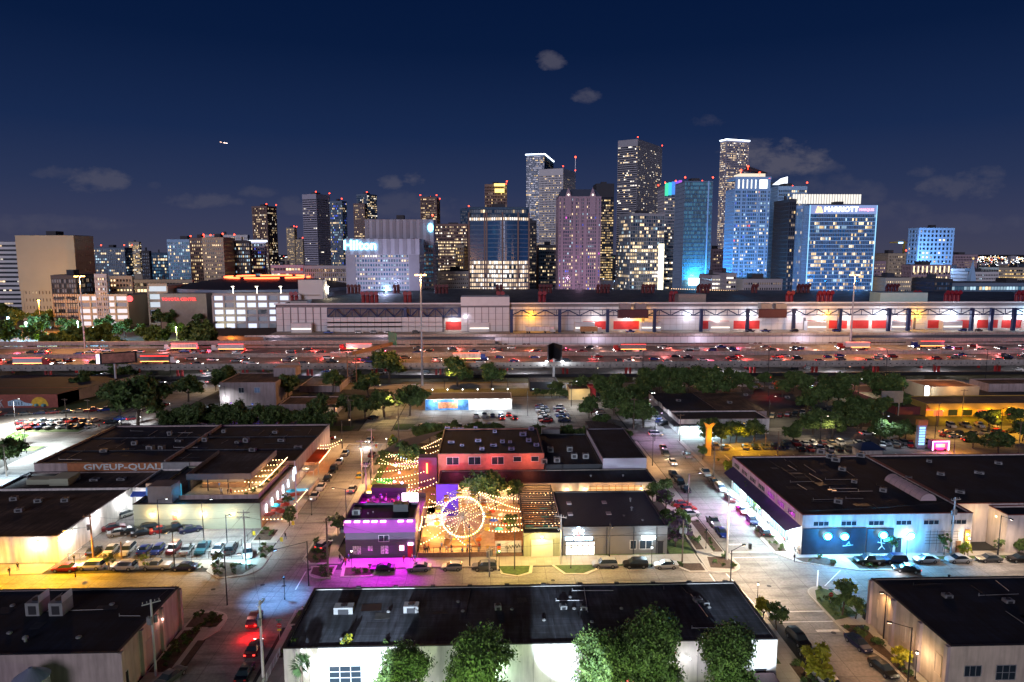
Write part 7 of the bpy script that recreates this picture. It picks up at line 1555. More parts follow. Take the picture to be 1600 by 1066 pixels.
for i,(px,py,c)in enumerate(((936,1,0),)):pass
for i in range(12):b=MB()
for i in range(14):
 px,py=1085+random.uniform(80,110),655+random.uniform(-12,18)
t,x0,x1,y0,h=bpx('strip_mall','low strip mall glowing sodium yellow under a deep roof at the right',1447,1700,650,631,14,mat('mustard_wall',(.48,.30,.06),.8,var=.15),ROOFB)
b=MB();b.poly([(x0,y0-.1,h),(x1,y0-.1,h),(x1,y0-2.6,h-1.7),(x0,y0-2.6,h-1.7)]);b.poly([(x0,y0-2.6,h-1.75),(x1,y0-2.6,h-1.75),(x1,y0-.1,h-.05),(x0,y0-.1,h-.05)]);b.build('mansard',mat('mansard_ochre',(.42,.27,.10),.8,var=.15),t)
for i in range(9):x=x0+3+i*5.5;b=MB();b.box(x,y0-.12,.3,x+3.4,y0-.02,2.7);b.build('shop_window',random.choice([LITM['yellow'],LITM['warm'],GLASSD,LITM['red']]),t)
for i in range(5):x=x0+4+i*9;lamp(t,(x,y0-4.6,3.4),1900,(1,.66,.04),.3)
b=MB();b.box(x0-.5,y0-1,h*.5,x0+6,y0-.9,h*.62);b.build('red_neon',emat('neonr',(1,.05,.03),2),t)
t,x0,x1,y0,h=bpx('villa','sandy stepped building with painted name and pale parapets at the right',1450,1530,625,605,16,mat('sand_wall2',(.55,.40,.24),.8,var=.15),mat('tan_roof',(.30,.17,.09),.8,var=.2),mat('cream_cop',(.6,.5,.4),.8),.3)
text('EL TIEMPO',1.5,mat('script_brown',(.12,.06,.03),.7),t,(x0+14,y0-.1,h*.55),ext=.02,sx=1.1)if False else None
lamp(t,(x0-2,y0-2,h-.5),2600,(.88,.97,1),.3);b=MB();b.box(x0-1.4,y0-1,h*.2,x0-.2,y0,h+.5);b.build('lit_pylon',emat('lit_pylon',(.85,.95,1),5),t);lamp(t,((x0+x1)/2,y0-4,6),900,(1,.72,.35),.3);lamp(t,((x0+x1)/2,y0+6,h+4),700,(1,.5,.25),.3)
bpx('flat_block','reddish low block left of the yellow strip mall',1400,1446,648,636,30,mat('dark_red_wall',(.14,.03,.03),.8),ROOFB)
bpx('flat_block','dark roofed block behind the villa at the right',1545,1680,612,600,12,PINKW,ROOFB)
x,y=G(1362,716);t=building('kiosk','small white kiosk with dark blue hipped roof on the parking lot',x-3.2,x+3.2,y,y+5,2.4,WHITE,ROOF2);b=MB();k=[(x-4,y-.8,2.5),(x+4,y-.8,2.5),(x+4,y+5.8,2.5),(x-4,y+5.8,2.5)];r1,r2=(x-1.4,y+2.5,4.2),(x+1.4,y+2.5,4.2);b.quad(k[0],k[1],r2,r1);b.quad(k[2],k[3],r1,r2);b.poly([k[1],k[2],r2]);b.poly([k[3],k[0],r1]);b.build('hip_roof',mat('navy_shingle',(.02,.04,.10),.7,var=.2),t)
x,y=133.0,201;t=thing('sign_pylon','tall blue lit sign pylon with orange edge on the parking lot','sign',(x,y,0));b=MB();b.box(x-1.3,y-.5,0,x+1.3,y+.5,7.4);b.build('body',mat('pylon_grey',(.35,.38,.45),.6),t);b=MB();b.box(x-1.5,y-.7,7.4,x+1.5,y+.7,9.0);b.build('cap',mat('pylon_orange',(.5,.2,.05),.6),t)
b=MB()
for k in range(7):b.box(x-.9,y-.56,1.2+k*.85,x+.9,y-.51,1.75+k*.85)
b.build('lettering',emat('pylon_blue',(.25,.6,1),1.8),t);lamp(t,(x+1.5,y-2,2.4),420,(.15,.6,1),.2)
t=thing('food_truck','food truck outlined in magenta and white light on the parking lot','food truck',(136.5,198,0));b=MB();b.box(134.3,197,.5,139.2,199.4,3.2);b.build('body',mat('magenta_paint',(.5,.05,.25),.5),t);b=MB()
for s in((134.2,3.15,139.3,3.3),(134.2,.5,134.35,3.3),(139.1,.5,139.3,3.3)):b.box(s[0],196.85,s[1],s[2],196.98,s[3])
b.build('led_outline',emat('led_magenta',(1,.45,.95),9),t);b=MB();b.box(135.2,196.9,1.4,138,196.99,2.5);b.build('hatch',LITM['yellow'],t);b=MB()
for xx in(135.2,138.2):b.tube((xx,197,.45),(xx,197.3,.45),.45,10)
b.build('wheels',RUB,t);lamp(t,(136.5,195.4,2.2),420,(.95,.2,1),.3)
x,y=G(1106,712);t=thing('orange_pylon','tall bare-framed pylon blazing sodium orange at the lot corner','sign pylon',(x,y,0));b=MB();b.box(x-.8,y-.5,0,x+.8,y+.5,8.6);b.prism([(x-.8,y-.5),(x+.8,y-.5),(x+.8,y+.5),(x-.8,y+.5)],8.6,8.7);b.build('shaft',mat('ochre_paint',(.62,.38,.05),.7,var=.2),t);b=MB();b.poly([(x-1.5,y-.5,10.2),(x-.8,y-.5,8.6),(x+.8,y-.5,8.6),(x+1.8,y-.5,10.0),(x+.2,y-.5,9.3)]);b.poly([(x+.2,y+.5,9.3),(x+1.8,y+.5,10.0),(x+.8,y+.5,8.6),(x-.8,y+.5,8.6),(x-1.5,y+.5,10.2)]);b.build('crest',mat('ochre_paint',(.6,.4,.05)),t)
lamp(t,(x+2,y-3,6.5),1500,(1,.52,.04),.3)
# trees
def tpx(kind,px,py,rpx,label,group=None,sz=1.0,name='tree'):
 x,y=G(px,py);dist=math.hypot(y,CAM_H);r=rpx*dist/FPX;rx=tree_kind(kind,0)[3];k=r/rx
 return tree(kind,x,y,label,k,group,sz=sz,name=name)
near=[('near',632,80.5,1033,42,.95,'bright green tree left of the greenish wall lamp before the white warehouse'),('near',745,80.5,1015,50,1.05,'dense green tree before the white warehouse, just left of the green lit door'),('near',950,80.5,1010,50,1.0,'left half of the big twin trees before the white warehouse'),('near',1020,80.5,1000,56,1.15,'right and larger half of the big twin trees before the white warehouse'),('near',1140,80.5,1012,52,1.1,'dark tree over the pinkish container at the right of the white warehouse')]
for kd,px,y,pz,rp,s,lb in near:
 x,z=HT(px,pz,y);me,tm,h,rx=tree_kind(kd,0);r=rp*math.hypot(y,CAM_H)/FPX;k=r/rx*.92;z-=2.0;tree(kd,x,y,lb,k,None,sz=max(.45,z/(h*.7)/k*.9))
street=[('street',1213,985,17,'small dark green tree left of the bottom right street crossing'),('street',1316,962,20,'bushy dark green tree in the bed by the right stop sign'),('street',1337,968,14,'slender young tree on the pavement by the bottom right warehouse'),('yellow',1273,1070,24,'bright yellow-green tree at the bottom edge of the right street'),('yellow',1408,1050,15,'yellow-green tree beside the lamp at the bottom right warehouse wall'),('yellow',1322,940,14,'yellow shrubby tree at the top right corner bed'),('yellow',1192,970,14,'yellow shrub at the right front corner of the black roofed warehouse'),('thin',1475,868,11,'thin young tree before the white conduit wall'),('yellow',1507,870,10,'small yellow lit tree before the white conduit wall'),('thin',1393,872,12,'thin blue lit tree before the cyan lamps'),('thin',1560,868,9,'tiny tree before the far right white wall'),('street',1592,866,10,'round little tree at the right edge before the white block'),('purple',1055,855,22,'purple leaved tree right of the grey shop'),('purple',1040,800,16,'dark reddish tree behind the grey shop corner'),('street',1020,790,15,'green tree behind the grey shop at the right'),('street',1066,838,17,'green tree beside the purple leaved tree'),('oak',1037,775,14,'dark tree along the pavement of the right street'),('thin',1170,790,12,'white lit young tree before the shopfront awning, near one'),('thin',1150,765,14,'white lit young tree before the shopfront awning, middle one'),('yellow',1140,748,12,'yellow lit tree at the far end of the shopfront awning'),('thin',1180,812,10,'green lit sapling before the shopfront awning, nearest one'),('street',748,775,25,'big bulb-hung tree at the left in the ferris wheel yard'),('street',775,772,24,'bulb-hung tree in the middle back of the ferris wheel yard'),('street',803,765,16,'bulb-hung tree at the right back of the ferris wheel yard'),('street',798,815,14,'small round tree in the ferris wheel yard near the pergola'),('street',452,822,12,'dark little tree on the pavement by the street patio'),('thin',448,800,9,'thin dark tree beside the street patio'),('street',528,838,14,'dark shrubby tree left of the club'),('thin',340,893,10,'bare shrubby tree at the corner of the parking lot'),('oak',640,735,22,'greyish lit tree in the beer garden'),('street',615,705,9,'yellow lit young tree by the far lamp'),('yellow',614,700,8,'bright yellow tree by the stop sign beyond the beer garden'),('street',598,735,12,'dark tree on the pavement left of the beer garden'),('street',628,720,12,'low dark tree at the beer garden entrance'),('thin',172,893,9,'bare sapling by the lot fence, left one'),('thin',226,893,9,'bare sapling by the lot fence, right one'),('street',1040,825,12,'round bush-like tree right of the grey shop rear'),('street',1105,985-290,12,'dark small tree at the corner of the orange lot'),('street',1098,718,9,'dark round shrub tree at the kerb by the orange pylon')]
for kd,px,py,rp,lb in street:tpx(kd,px,py+(24 if 'ferris wheel yard' in lb else 0),rp,lb)
back=[('oak',215,668,46,'big spreading oak beside the left avenue'),('oak',180,640,26,'oak behind the white lamp at the left lot'),('oak',294,628,24,'single round oak right of the left avenue'),('oak',155,594,18,'dark tree under the left mast'),('oak',190,600,24,'dark tree behind the reddish billboard'),('oak',608,598,30,'wide dark oak before the freeway, left of the tall mast'),('oak',575,620,22,'dark oak left of the wide one before the freeway'),('oak',715,604,26,'round oak before the freeway right of the tall mast'),('oak',768,606,22,'second round oak before the freeway right of the tall mast'),('oak',570,655,22,'green lit oak by the far left corner'),('oak',600,652,24,'oak over the far corner pavement'),('oak',640,650,28,'oak left of the four-floodlight building'),('oak',870,606,13,'small dark tree below the freeway billboard'),('oak',906,600,17,'oak right of the freeway billboard'),('oak',950,610,26,'large green oak right of the yellow lit shed'),('oak',975,620,24,'dark oak beside the right street, rear one'),('oak',960,650,28,'dark oak over the parked cars by the right street'),('oak',990,640,28,'dark oak overhanging the right street, front one'),('oak',1000,610,20,'pale green oak near the freeway at the right street'),('oak',1030,590,24,'dark oak before the freeway at the corner shop, left'),('oak',1075,592,22,'dark oak before the freeway at the corner shop, middle'),('oak',1115,598,32,'broad dark oak before the freeway at the corner shop, right'),('oak',1050,608,20,'dark round oak behind the corner shop'),('oak',1195,592,14,'lime lit tree before the freeway'),('oak',1222,604,16,'dark low tree beside the lime lit one'),('oak',1176,604,12,'little dark tree behind the corner shop roof'),('oak',1270,620,28,'dark oak in the right grove, westernmost'),('oak',1310,605,28,'dark oak in the right grove by the tall mast'),('oak',1345,640,30,'dark oak in the right grove with a white lamp before it'),('oak',1385,608,28,'green lit oak in the right grove near the red lit lot'),('oak',1318,640,20,'greenish small oak beneath the white lamp'),('oak',1400,595,18,'green oak at the east end of the right grove'),('oak',1270,680,24,'dark oak over the right parking rows, left one'),('oak',1300,686,26,'grey-green oak over the right parking rows, middle one'),('oak',1240,690,17,'pale grey-green tree over the right parking rows'),('oak',1340,675,22,'dark oak behind the right parking rows'),('oak',1375,690,20,'round tree by the parking row right of the kiosk'),('oak',1405,692,19,'round tree beside the blue pylon'),('oak',1378,650,18,'dark tree beside the billboard frame'),('oak',1405,645,18,'dark tree behind the billboard frame'),('oak',1110,690,22,'dark tree at the left of the orange lit tree row'),('oak',1127,694,16,'orange lit tree beside the orange pylon'),('oak',1150,692,20,'dark orange lit tree over the parked cars, second'),('oak',1178,690,20,'dark tree over the parked cars, third of the orange lit row'),('oak',1545,672,20,'dark tree before the yellow strip mall'),('oak',1585,664,17,'yellow lit tree at the strip mall'),('oak',1598,690,20,'dark green tree at the right edge'),('oak',1560,712,24,'dark tree beyond the second warehouse roof'),('oak',1520,700,14,'bushy tree right of the orange street lamp'),('oak',10,735,30,'lit green tree at the left edge of the avenue'),('oak',25,700,14,'small tree in the white lit median at the left'),('oak',1460,612,8,'little tree at the sandy villa'),('oak',560,596,10,'tiny tree by the frontage street')]
for kd,px,py,rp,lb in back:tpx(kd,px,py+(rp*1.0 if py<645 and px>850 else 0),rp,lb,sz=.88)
for i,(px,py)in enumerate(((935,592),(965,588),(1010,600),(1060,584),(1095,585),(1140,590),(1160,588),(1240,592),(1255,606),(1290,592),(1335,590),(1360,596),(1295,612),(920,640),(940,662),(1005,655),(1415,672),(500,640),(545,640),(520,600),(450,610),(330,655),(370,610),(420,570),(245,640),(130,600),(350,580))):tpx('oak',px,max(py+14,612),random.uniform(14,21),'dark tree filling the belt between blocks and freeway, %s of those listed'%nth(i),'dark belt trees')
for i in range(13):px=262+i*21;py=676-3*(i%2);tpx('oak',px,py,17+3*(i%3),'dark tree in the row behind the left roofs, %s from the left'%nth(i),'tree row behind the left roofs')
for i in range(8):px=655+i*17;tpx('oak',px,692,14+3*(i%2),'dark tree in the row behind the brick building, %s from the left'%nth(i),'tree row behind the brick building')
for i in range(9):px=825+i*19;tpx('oak',px,693,12+3*(i%2),'dark tree behind the black hall roof, %s from the left'%nth(i),'tree row behind the black hall')
t=thing('fan_palm','round fan palm before the left end of the white warehouse wall','palm',(HT(470,1040,82.5)[0],82.5,0));x,z=HT(470,1038,82.5)
b=MB();b.tube((x,82.5,0),(x,82.5,z-.2),.28,8,r2=.2);b.build('trunk',BARK,t)
b=MB()
for i in range(64):
 a=random.uniform(0,2*PI);el=math.radians(random.uniform(-65,85));d=Vector((math.cos(a)*math.cos(el),math.sin(a)*math.cos(el),math.sin(el)));L1=random.uniform(.8,1.2);o_=Vector((x,82.5,z));up=d.orthogonal().normalized();sd=d.cross(up)
 for k in range(11):
  an=(k-5)*.2;dd=(d*math.cos(an)+sd*math.sin(an)).normalized();p=o_+d*L1*.7;q=p+dd*random.uniform(.75,1.0)-Vector((0,0,.12*abs(k-5)/5+.1));w=sd*math.cos(an)*.05-d*math.sin(an)*.05;b.poly([tuple(p),tuple((p+q)/2+w),tuple(q),tuple((p+q)/2-w)])
 b.tube(tuple(o_),tuple(o_+d*L1*.7),.015,3,caps=False)
b.build('frond',leafmat('palm',(.05,.09,.03)),t,kind='stuff')
def scatter(poly,n,lb,vs=(0,1,2),s=(.6,1.1),group=None):
 xs=[p[0]for p in poly];ys=[p[1]for p in poly];k=0;tries=0
 def inside(x,y):
  c=False;j=len(poly)-1
  for i in range(len(poly)):
   if(poly[i][1]>y)!=(poly[j][1]>y)and x<(poly[j][0]-poly[i][0])*(y-poly[i][1])/(poly[j][1]-poly[i][1])+poly[i][0]:c=not c
   j=i
  return c
 while k<n and tries<500:
  tries+=1;x,y=random.uniform(min(xs),max(xs)),random.uniform(min(ys),max(ys))
  if inside(x,y):shrub(x,y,'%s, %s one'%(lb,nth(k)),random.uniform(*s),random.choice(vs),group=group or lb);k+=1
scatter([(-49.2,104.9),(-49.2,109.0),(-46.8,109.3),(-44.0,107),(-44.3,104.9)],12,'low dark bush in the bottom left corner bed');scatter(rect(-49,93,-46.4,104),16,'dark bush along the pinkish side wall');scatter([(-53.4,128.7),(-53,125),(-50.4,122.2),(-46.6,123.2),(-45,127)],10,'bush in the corner bed of the parking lot exit',(0,3))
scatter([(-36.6,138.4),(-36.6,130),(-35,127.6),(-31.6,127.6),(-33.4,138.4)],16,'bush in the long bed left of the club');scatter([(-34,125.6),(-33.8,123),(-31.4,121.6),(-30,121.5),(-30,125.8)],7,'bush in the white kerbed island by the club corner');scatter(rect(-27,122.3,-23,125),5,'purple lit bush before the club',(0,3))
scatter([(-32.6,105.4),(-32.4,109.6),(-29,111.6),(-26.2,111.4),(-22.6,106.4),(-23,105.2)],12,'dark bush behind the black roofed warehouse corner');scatter(rect(-32,96,-29,104.4),7,'dark bush by the red lit street');scatter([(-46.7,131.4),(-44.5,130),(-44.4,133.6),(-46.8,136)],7,'bush by the yellow bollards');scatter(rect(-49.8,138.5,-46.2,144),6,'bush at the patio steps')
scatter(rect(41.9,131,43.5,150),11,'bush along the pavement behind the grey shop');scatter(rect(45,129.8,47,146),8,'dry bush in the verge of the right street',(0,1),(.4,.7));scatter([(42.2,123),(46.6,122.3),(47.6,125),(46.5,127.6),(43,127.6)],6,'bush in the round corner bed by the tall lamp pole');scatter([(35.6,124.9),(40.6,124.9),(40.6,122),(38,122)],4,'bush in the bed right of the white sedan')
scatter(rect(57.6,130,60,139),9,'bush in the bed at the shopfront corner',(0,3,1));scatter([(60.2,126.6),(61,124.8),(66,122.6),(67.5,124.5),(66.5,126.6)],7,'green bush in the small bed by the crosswalk',(1,3));scatter([(70.5,126.4),(70.5,121.6),(77,121.4),(79.6,125),(79.6,126.4)],16,'pale lit bush in the wide bed before the mural',(3,0),(.5,.9))
scatter([(56.6,103.6),(56.6,110),(58,113.5),(59.6,114.4),(61,113),(61.2,105)],11,'grassy bush in the round bed by the right stop sign',(1,1,3));scatter([(56.6,102),(58.9,93),(58.9,84),(60.2,84),(60.2,102)],18,'dark bush in the long bed of the bottom right street');scatter(rect(62,105.5,70,107),8,'grey-green bush behind the bottom right warehouse',(3,),(1,1.5));scatter(rect(43.8,84,45.3,92),8,'green bush beside the container path',(1,0));scatter(rect(37,105.3,44,109),5,'low bush in the lawn by the small lamp',(1,),(.3,.6))
scatter(rect(-31,144,-29.2,210),22,'bush along the pavement of the beer garden');scatter(rect(66,170,67,210),3,'shrub at the lot edge')
for i in range(10):shrub(-76+i*2.6,126.0,'tiny plant in the pavement strip by the lot fence, %s from the left'%ORD[i],.4,0)
# poles, wires, lamps
PW2=mat('lit_pole',(.45,.44,.42),.7,var=.08)
utility_pole(-76.4,127.6,10.6,'wooden utility pole lit orange beside the parking lot fence',1,.2,1,WOODW,cobra=(-3.4,-2.6,8.3,(1,.60,.06),17000),r=.2)
utility_pole(-71.5,128.4,4.6,'short orange lit wooden post by the lot fence',0,0,0,WOODW)
utility_pole(-46.6,125.3,11.8,'tall grey utility pole with crossarm at the lot exit corner',2,0,0,PW2)
utility_pole(-30.2,121.6,11.6,'wooden utility pole whose lower part is lit purple by the club',1,1.4,0,WOOD,r=.2)
utility_pole(-32.4,91.4,11.6,'white lit utility pole by the iron railing at the bottom',1,1.5,1,WHITE,r=.22)
utility_pole(-47.8,92.2,11.6,'grey utility pole with transformers at the bottom left warehouse',1,.6,3,PW2,r=.2)
utility_pole(-.2,120.8,5.8,'grey pole rising behind the black roof with transformer cans',1,.9,2,PW2)
utility_pole(13.6,125.3,10.2,'pale lit utility pole between the garage door and the grey shop',1,-.5,0,PW2,cobra=(-.6,-1.6,7.8,(1,.80,.40),1500))
utility_pole(37.4,125.5,8.6,'dark utility pole with twin transformers at the grey shop corner',0,0,2,WOOD)
utility_pole(46.4,126.2,13.4,'tall white lit steel lamp pole at the right crossing',0,0,0,WHITE,cobra=(2.6,-2.2,12.6,(1,.86,.70),15000),r=.24)
utility_pole(92.0,127.0,12.0,'grey utility pole with transformers before the white conduit wall',1,.3,2,PW2,r=.22)
utility_pole(-44.0,150.5,13.5,'grey steel pole on the kerb by the street patio',0,0,0,PW2)
for i,(px,py,h)in enumerate(((548,668,10),(623,685,11),(573,800,12),(582,742,13),(566,757,12),(545,665,11))):
 x,y=G(px,py);utility_pole(x,y,h,'utility pole along the left street, %s'%['left of the far crossing','right of the far crossing','just behind the club','tallest of three by the beer garden','third of three by the beer garden','next to the street name sign'][i],1,[0,.6,.2,0,.1,0][i],0,WOOD if i in(0,1,5)else PINKW)
for i,(px,py,h)in enumerate(((990,672,11),(1062,690,9),(1115,745,9),(1075,792,8),(1215,715,8),(1196,702,6),(105,672,11),(140,668,10),(222,660,10),(10,745,9),(1503,640+15,11),(1465,668,9),(1590,722,12),(238,640,10),(1290,640,8))):
 x,y=G(px,py);utility_pole(x,y,h,'wooden utility pole in the back streets, %s listed'%nth(i),1 if h>8 else 0,random.uniform(-.4,.4),0,WOOD)
def wire(pts,label,s=.7,group='overhead wires'):
 b=MB()
 for a,c in zip(pts,pts[1:]):
  P_=sag(a,c,10,s)
  for i in range(10):b.tube(P_[i],P_[i+1],.022,3,caps=False)
 o=b.build('power_line',BLACK);tag(o,label,'wire',group)
wire([(-32.4,91.4,11.2),(-30.2,121.6,11.2),(-28.8,154,11.6),(-32.2,182,12.4),(-29.7,217.8,10.6)],'overhead wire running up the right side of the left street, upper one');wire([(-31.9,91.4,10.6),(-29.7,121.6,10.6),(-28.3,154,10.8),(-31.7,182,11.6)],'overhead wire running up the right side of the left street, lower one')
wire([(-47.8,92.2,11),(-46.6,125.3,11),(-48,232,10)],'overhead wire crossing from the bottom left pole to the lot exit pole');wire([(-76.4,127.6,10),(-46.6,125.3,10.6),(-30.2,121.6,10.8),(-.2,120.8,5.4),(37.4,125.5,8)],'overhead wire following the front street');wire([(-32.4,91.4,11.0),(-46.6,125.3,11.2)],'overhead wire slanting over the left crossing')
wire([(37.4,125.5,8.2),(46.4,126.2,10),(92,127,11.2),(150,127,11)],'overhead wire before the mural warehouse');wire([(13.6,125.3,9.8),(-.2,120.8,5.6)],'short slanting wire before the garage door')
for i,(px,py,c)in enumerate(((550,893,0),(780,893,0),(892,889,0),(1018,887,1),(1253,853,2),(1416,872,2),(1512,872,1),(1183,948,0),(1430,1062,0),(1257,1058,0),(445,938,3),(118,903,3),(300,872+10,3),(1480,935,3),(604,706,0),(407,872,3),(460,1000+20,3),(195,1050,3),(487,806,0),(1103,858,3))):
 x,y=G(px,py);post_lamp(x,y,'black post-top street lamp, %s'%['before the club door','before the ferris wheel yard','before the glowing shop entrance','before the right end of the grey shop','in front of the shopfront corner','before the cyan lamps','before the conduit wall','behind the black warehouse, lit','by the yellow-green tree at the bottom right wall','by the container path','unlit behind the stop sign at the left','unlit at the far left kerb','unlit beside the lot fence','unlit behind the bottom right roof','at the far end of the beer garden','unlit at the lot exit','unlit beside the iron railing','unlit at the pinkish side wall','at the left street kerb','unlit on the right street verge'][i],h=3.9,lit=c<3,col=[(1,.84,.6),(.85,.93,1),(.7,.9,1),(1,1,1)][c],pw=330)
def cobra(x,y,h,c,pw,label,dx=2,dy=0,sp=150):  # street lights and flood poles, most of them assumed from pools of light
 label=' '.join(label.split()[:16])
 t=thing('street_light',label,'street light',(x,y,0));m=MB();m.tube((x,y,0),(x,y,h),.12,8,r2=.08);m.tube((x,y,h-.1),(x+dx,y+dy,h+.3),.05,5);m.build('pole',DARKM,t)
 m=MB();m.obox((x+dx,y+dy),.7,.3,h+.18,h+.36,math.atan2(dy,dx));m.build('head',DARKM,t);m=MB();m.obox((x+dx,y+dy),.5,.24,h+.12,h+.17,math.atan2(dy,dx));m.build('lens',emat('cobra_%.2f_%.2f'%(c[1],c[2]),c,6),t)
 lamp(t,(x+dx,y+dy,h-.1),pw*(3.6 if x<-115 and y<260 else.6 if y>270 else 2.25 if y<200 else 1.25),c,.3,spot=sp,aim=(x+dx,y+dy,0),blend=.7)
TANL=(1,.68,.40);MAUVE=(.95,.74,1)
cobra(-30.9,172,10,TANL,5200,'street light on the right kerb of the left street',-2.5);cobra(-45.5,206,9,TANL,4500,'street light at the far left corner of the left street',2.5);cobra(-33.0,118.4,8.5,(.30,.58,1),4200,'cool street light over the left crossing',-4.5,-4,84)
cobra(-31.2,143,9.5,(1,.68,.48),2600,'street light left of the club',-2.6);cobra(-45.2,112,9,(1,.66,.62),380,'street light at the bottom left crossing',2.5);cobra(23,124.9,8.5,(1,.76,.42),1900,'warm street light on the grass bulb of the grey shop',0,-2.4);cobra(-4,125.2,8.5,(1,.70,.45),1100,'warm street light before the ferris wheel yard',0,-2.2)
cobra(4.6,123.5,9,(1,.78,.32),1900,'yellowish street light by the garage door lawn',.5,-2);cobra(41.3,110,9.5,(1,.76,.52),2300,'warm street light at the lower corner of the right crossing',2.6,1.5);cobra(46.2,152,9,MAUVE,2300,'mauve street light on the left kerb of the right street',2.6);cobra(46.0,186,9,TANL,2400,'warm street light on the left kerb of the right street, far one',2.6)
cobra(57.8,86,9,(1,.66,.40),1100,'warm street light over the bottom right street',-2.6,1);cobra(61.4,98,7.5,(1,.70,.4),380,'warm light on the bottom right warehouse pavement',-.8,0);cobra(100,124.9,9,(1,.84,.72),2200,'street light over the parked cars at the right end',0,-2.6);cobra(120,124.9,9,(1,.76,.55),1900,'street light at the far right kerb',0,-2.6)
cobra(-93,124,9,(1,.62,.07),6000,'orange street light at the far left kerb',0,-2.6);cobra(-60,125.2,8.4,(1,.66,.26),1900,'warm street light before the parking lot fence',0,-2.4);cobra(-60,138.6,9,(.85,.95,1),3000,'white flood pole in the middle of the left parking lot',2,0);cobra(-70,140.5,8.5,(.9,.96,1),1500,'second white flood pole in the left parking lot',2,0);cobra(-53.4,134,7.5,(.72,.92,1),3600,'cyan-white flood pole at the corner exit of the parking lot',1.2,-.8)
cobra(14,247,10,(.9,.95,1),6500,'white flood pole over the mid parking lot',2);cobra(32,262,10,(.95,.95,.92),4200,'second white flood pole over the mid parking lot',2);cobra(54,232,9,(.82,.86,1),4200,'cool street light at the far right crossing',2);cobra(53,212,9,(.92,.68,1),3000,'mauve street light before the corner shop',2)
cobra(76,208,8,(1,.62,.04),7000,'sodium orange light over the orange lot',2,-6);cobra(104,206,9,(1,.86,.66),3200,'warm flood pole over the right parking rows',2);cobra(124,207,8.6,(.78,.88,1),1900,'blue-white flood pole beside the kiosk',2);cobra(100,236,9,(1,.9,.7),2600,'flood pole in the right lot behind the trees',2)
cobra(145,212,9,(1,.66,.3),4200,'orange street light at the far right corner',2);cobra(138.2,193.1,6.4,(1,.55,.12),3600,'starry orange street light beyond the second warehouse roof',.5);cobra(170,216,9,(1,.62,.12),9000,'orange street light before the strip mall',2);cobra(120,250,10,(.7,.85,1),3200,'white lamp in the right grove',2)
cobra(117.5,279,8,(1,.03,.02),3200,'red lamp in the right lot',.5);cobra(150,268,9,(.9,.95,.8),3600,'pale lamp beside the sandy villa',1)
cobra(-128,172,10,(.72,.88,1),15000,'cold white street light on the left avenue, near one',2);cobra(-140,205,10,(.9,.98,1),17000,'white street light on the left avenue, middle one',-2);cobra(-128,236,10,(.92,.95,1),6500,'white street light on the left avenue, far one',2);cobra(-164,236,10,(1,.98,.92),19000,'blazing white flood pole over the left edge parking lot',2);cobra(-185,215,10,(.95,1,.98),15000,'second blazing white flood pole at the left edge',-2);cobra(-120,298,9,(1,.8,.5),3600,'warm street light by the frontage street',-3)
cobra(-102,262,9,(.88,.95,1),4200,'white lamp on the pavement left of the beige block',-2);cobra(-78,232,8,(.08,.22,1),2200,'deep blue lamp in the tree row behind the left roofs',-4,2);cobra(-92,234,8,(.45,.12,1),1400,'violet lamp in the tree row behind the left roofs',2,2);cobra(-38,243,9,(1,.78,.42),3600,'warm street light at the far left crossing',2);cobra(-44.5,262,9,(1,.85,.45),3200,'warm street light beyond the far left crossing',2)
cobra(-20,297,9,(1,.80,.36),4600,'warm light on the frontage lawn, left of the tall mast',2);cobra(8,297,9,(1,.78,.40),2600,'warm light on the frontage lawn, right of the tall mast',2);cobra(46,298,9,(1,.85,.5),2600,'warm light on the frontage street at the oaks',2);cobra(100,298,9,(1,.55,.3),3000,'orange light on the frontage street at the right',2);cobra(160,298,9,(1,.45,.3),3000,'reddish light on the frontage street, far right',2);cobra(24,216,7,(.05,.3,1),900,'blue lamp in the trees behind the black hall',0,1);cobra(-72,298,9,(1,.75,.5),2400,'warm light on the frontage street at the left',2)
for i,(x,p_,c)in enumerate(((-13,1500,(.8,1,.55)),(-3,1900,(.8,1,.6)),(12,1500,(.85,1,.62)),(27,1000,(.85,1,.7)))):cobra(x,67,9.5,c,p_,'yard light before the big trees, %s from the left'%ORD[i],0,.8,None)  # lights added below the view to brighten the tree crowns
for i,x in enumerate((-21,4,38)):
 t=thing('yard_flood','tall flood pole in the yard at the bottom edge, %s from the left'%ORD[i],'flood light',(x,40,0),'yard flood poles');m=MB();m.tube((x,40,0),(x,40,15),.15,8);m.build('pole',STEEL,t);m=MB();m.box(x-.5,39.9,15,x+.5,40.2,15.6);m.build('head',E_WHITE,t)  # assumed floods below the view, added to light patches on the warehouse roof
 lamp(t,(x,40.6,15.2),[380000,260000,200000][i],(.78,.88,1),.15,spot=[20,15,12][i],aim=(x+[3,8,-1][i],90,6.6),blend=.25)
for i,(x,p_,c)in enumerate(((-23,800,(1,.98,.95)),(-15,600,(1,.98,.95)),(-6,260,(.9,1,.92)),(6,260,(.9,.95,1)),(16,230,(.95,.92,1)),(27,150,(1,.9,.85)))):  # assumed unseen floods, added to brighten the white warehouse wall
 t=thing('ground_flood','small ground flood lighting the white warehouse wall, %s from the left'%ORD[i],'flood light',(x,79,0),'ground floods of the white wall');m=MB();m.box(x-.3,78.8,.0,x+.3,79.1,.5);m.build('housing',DARKM,t);m=MB();m.box(x-.25,79.101,.1,x+.25,79.13,.45);m.build('lens',E_WHITE,t);lamp(t,(x,79.5,.6),p_,c,.3,spot=140,aim=(x,87,3.6),blend=.6)
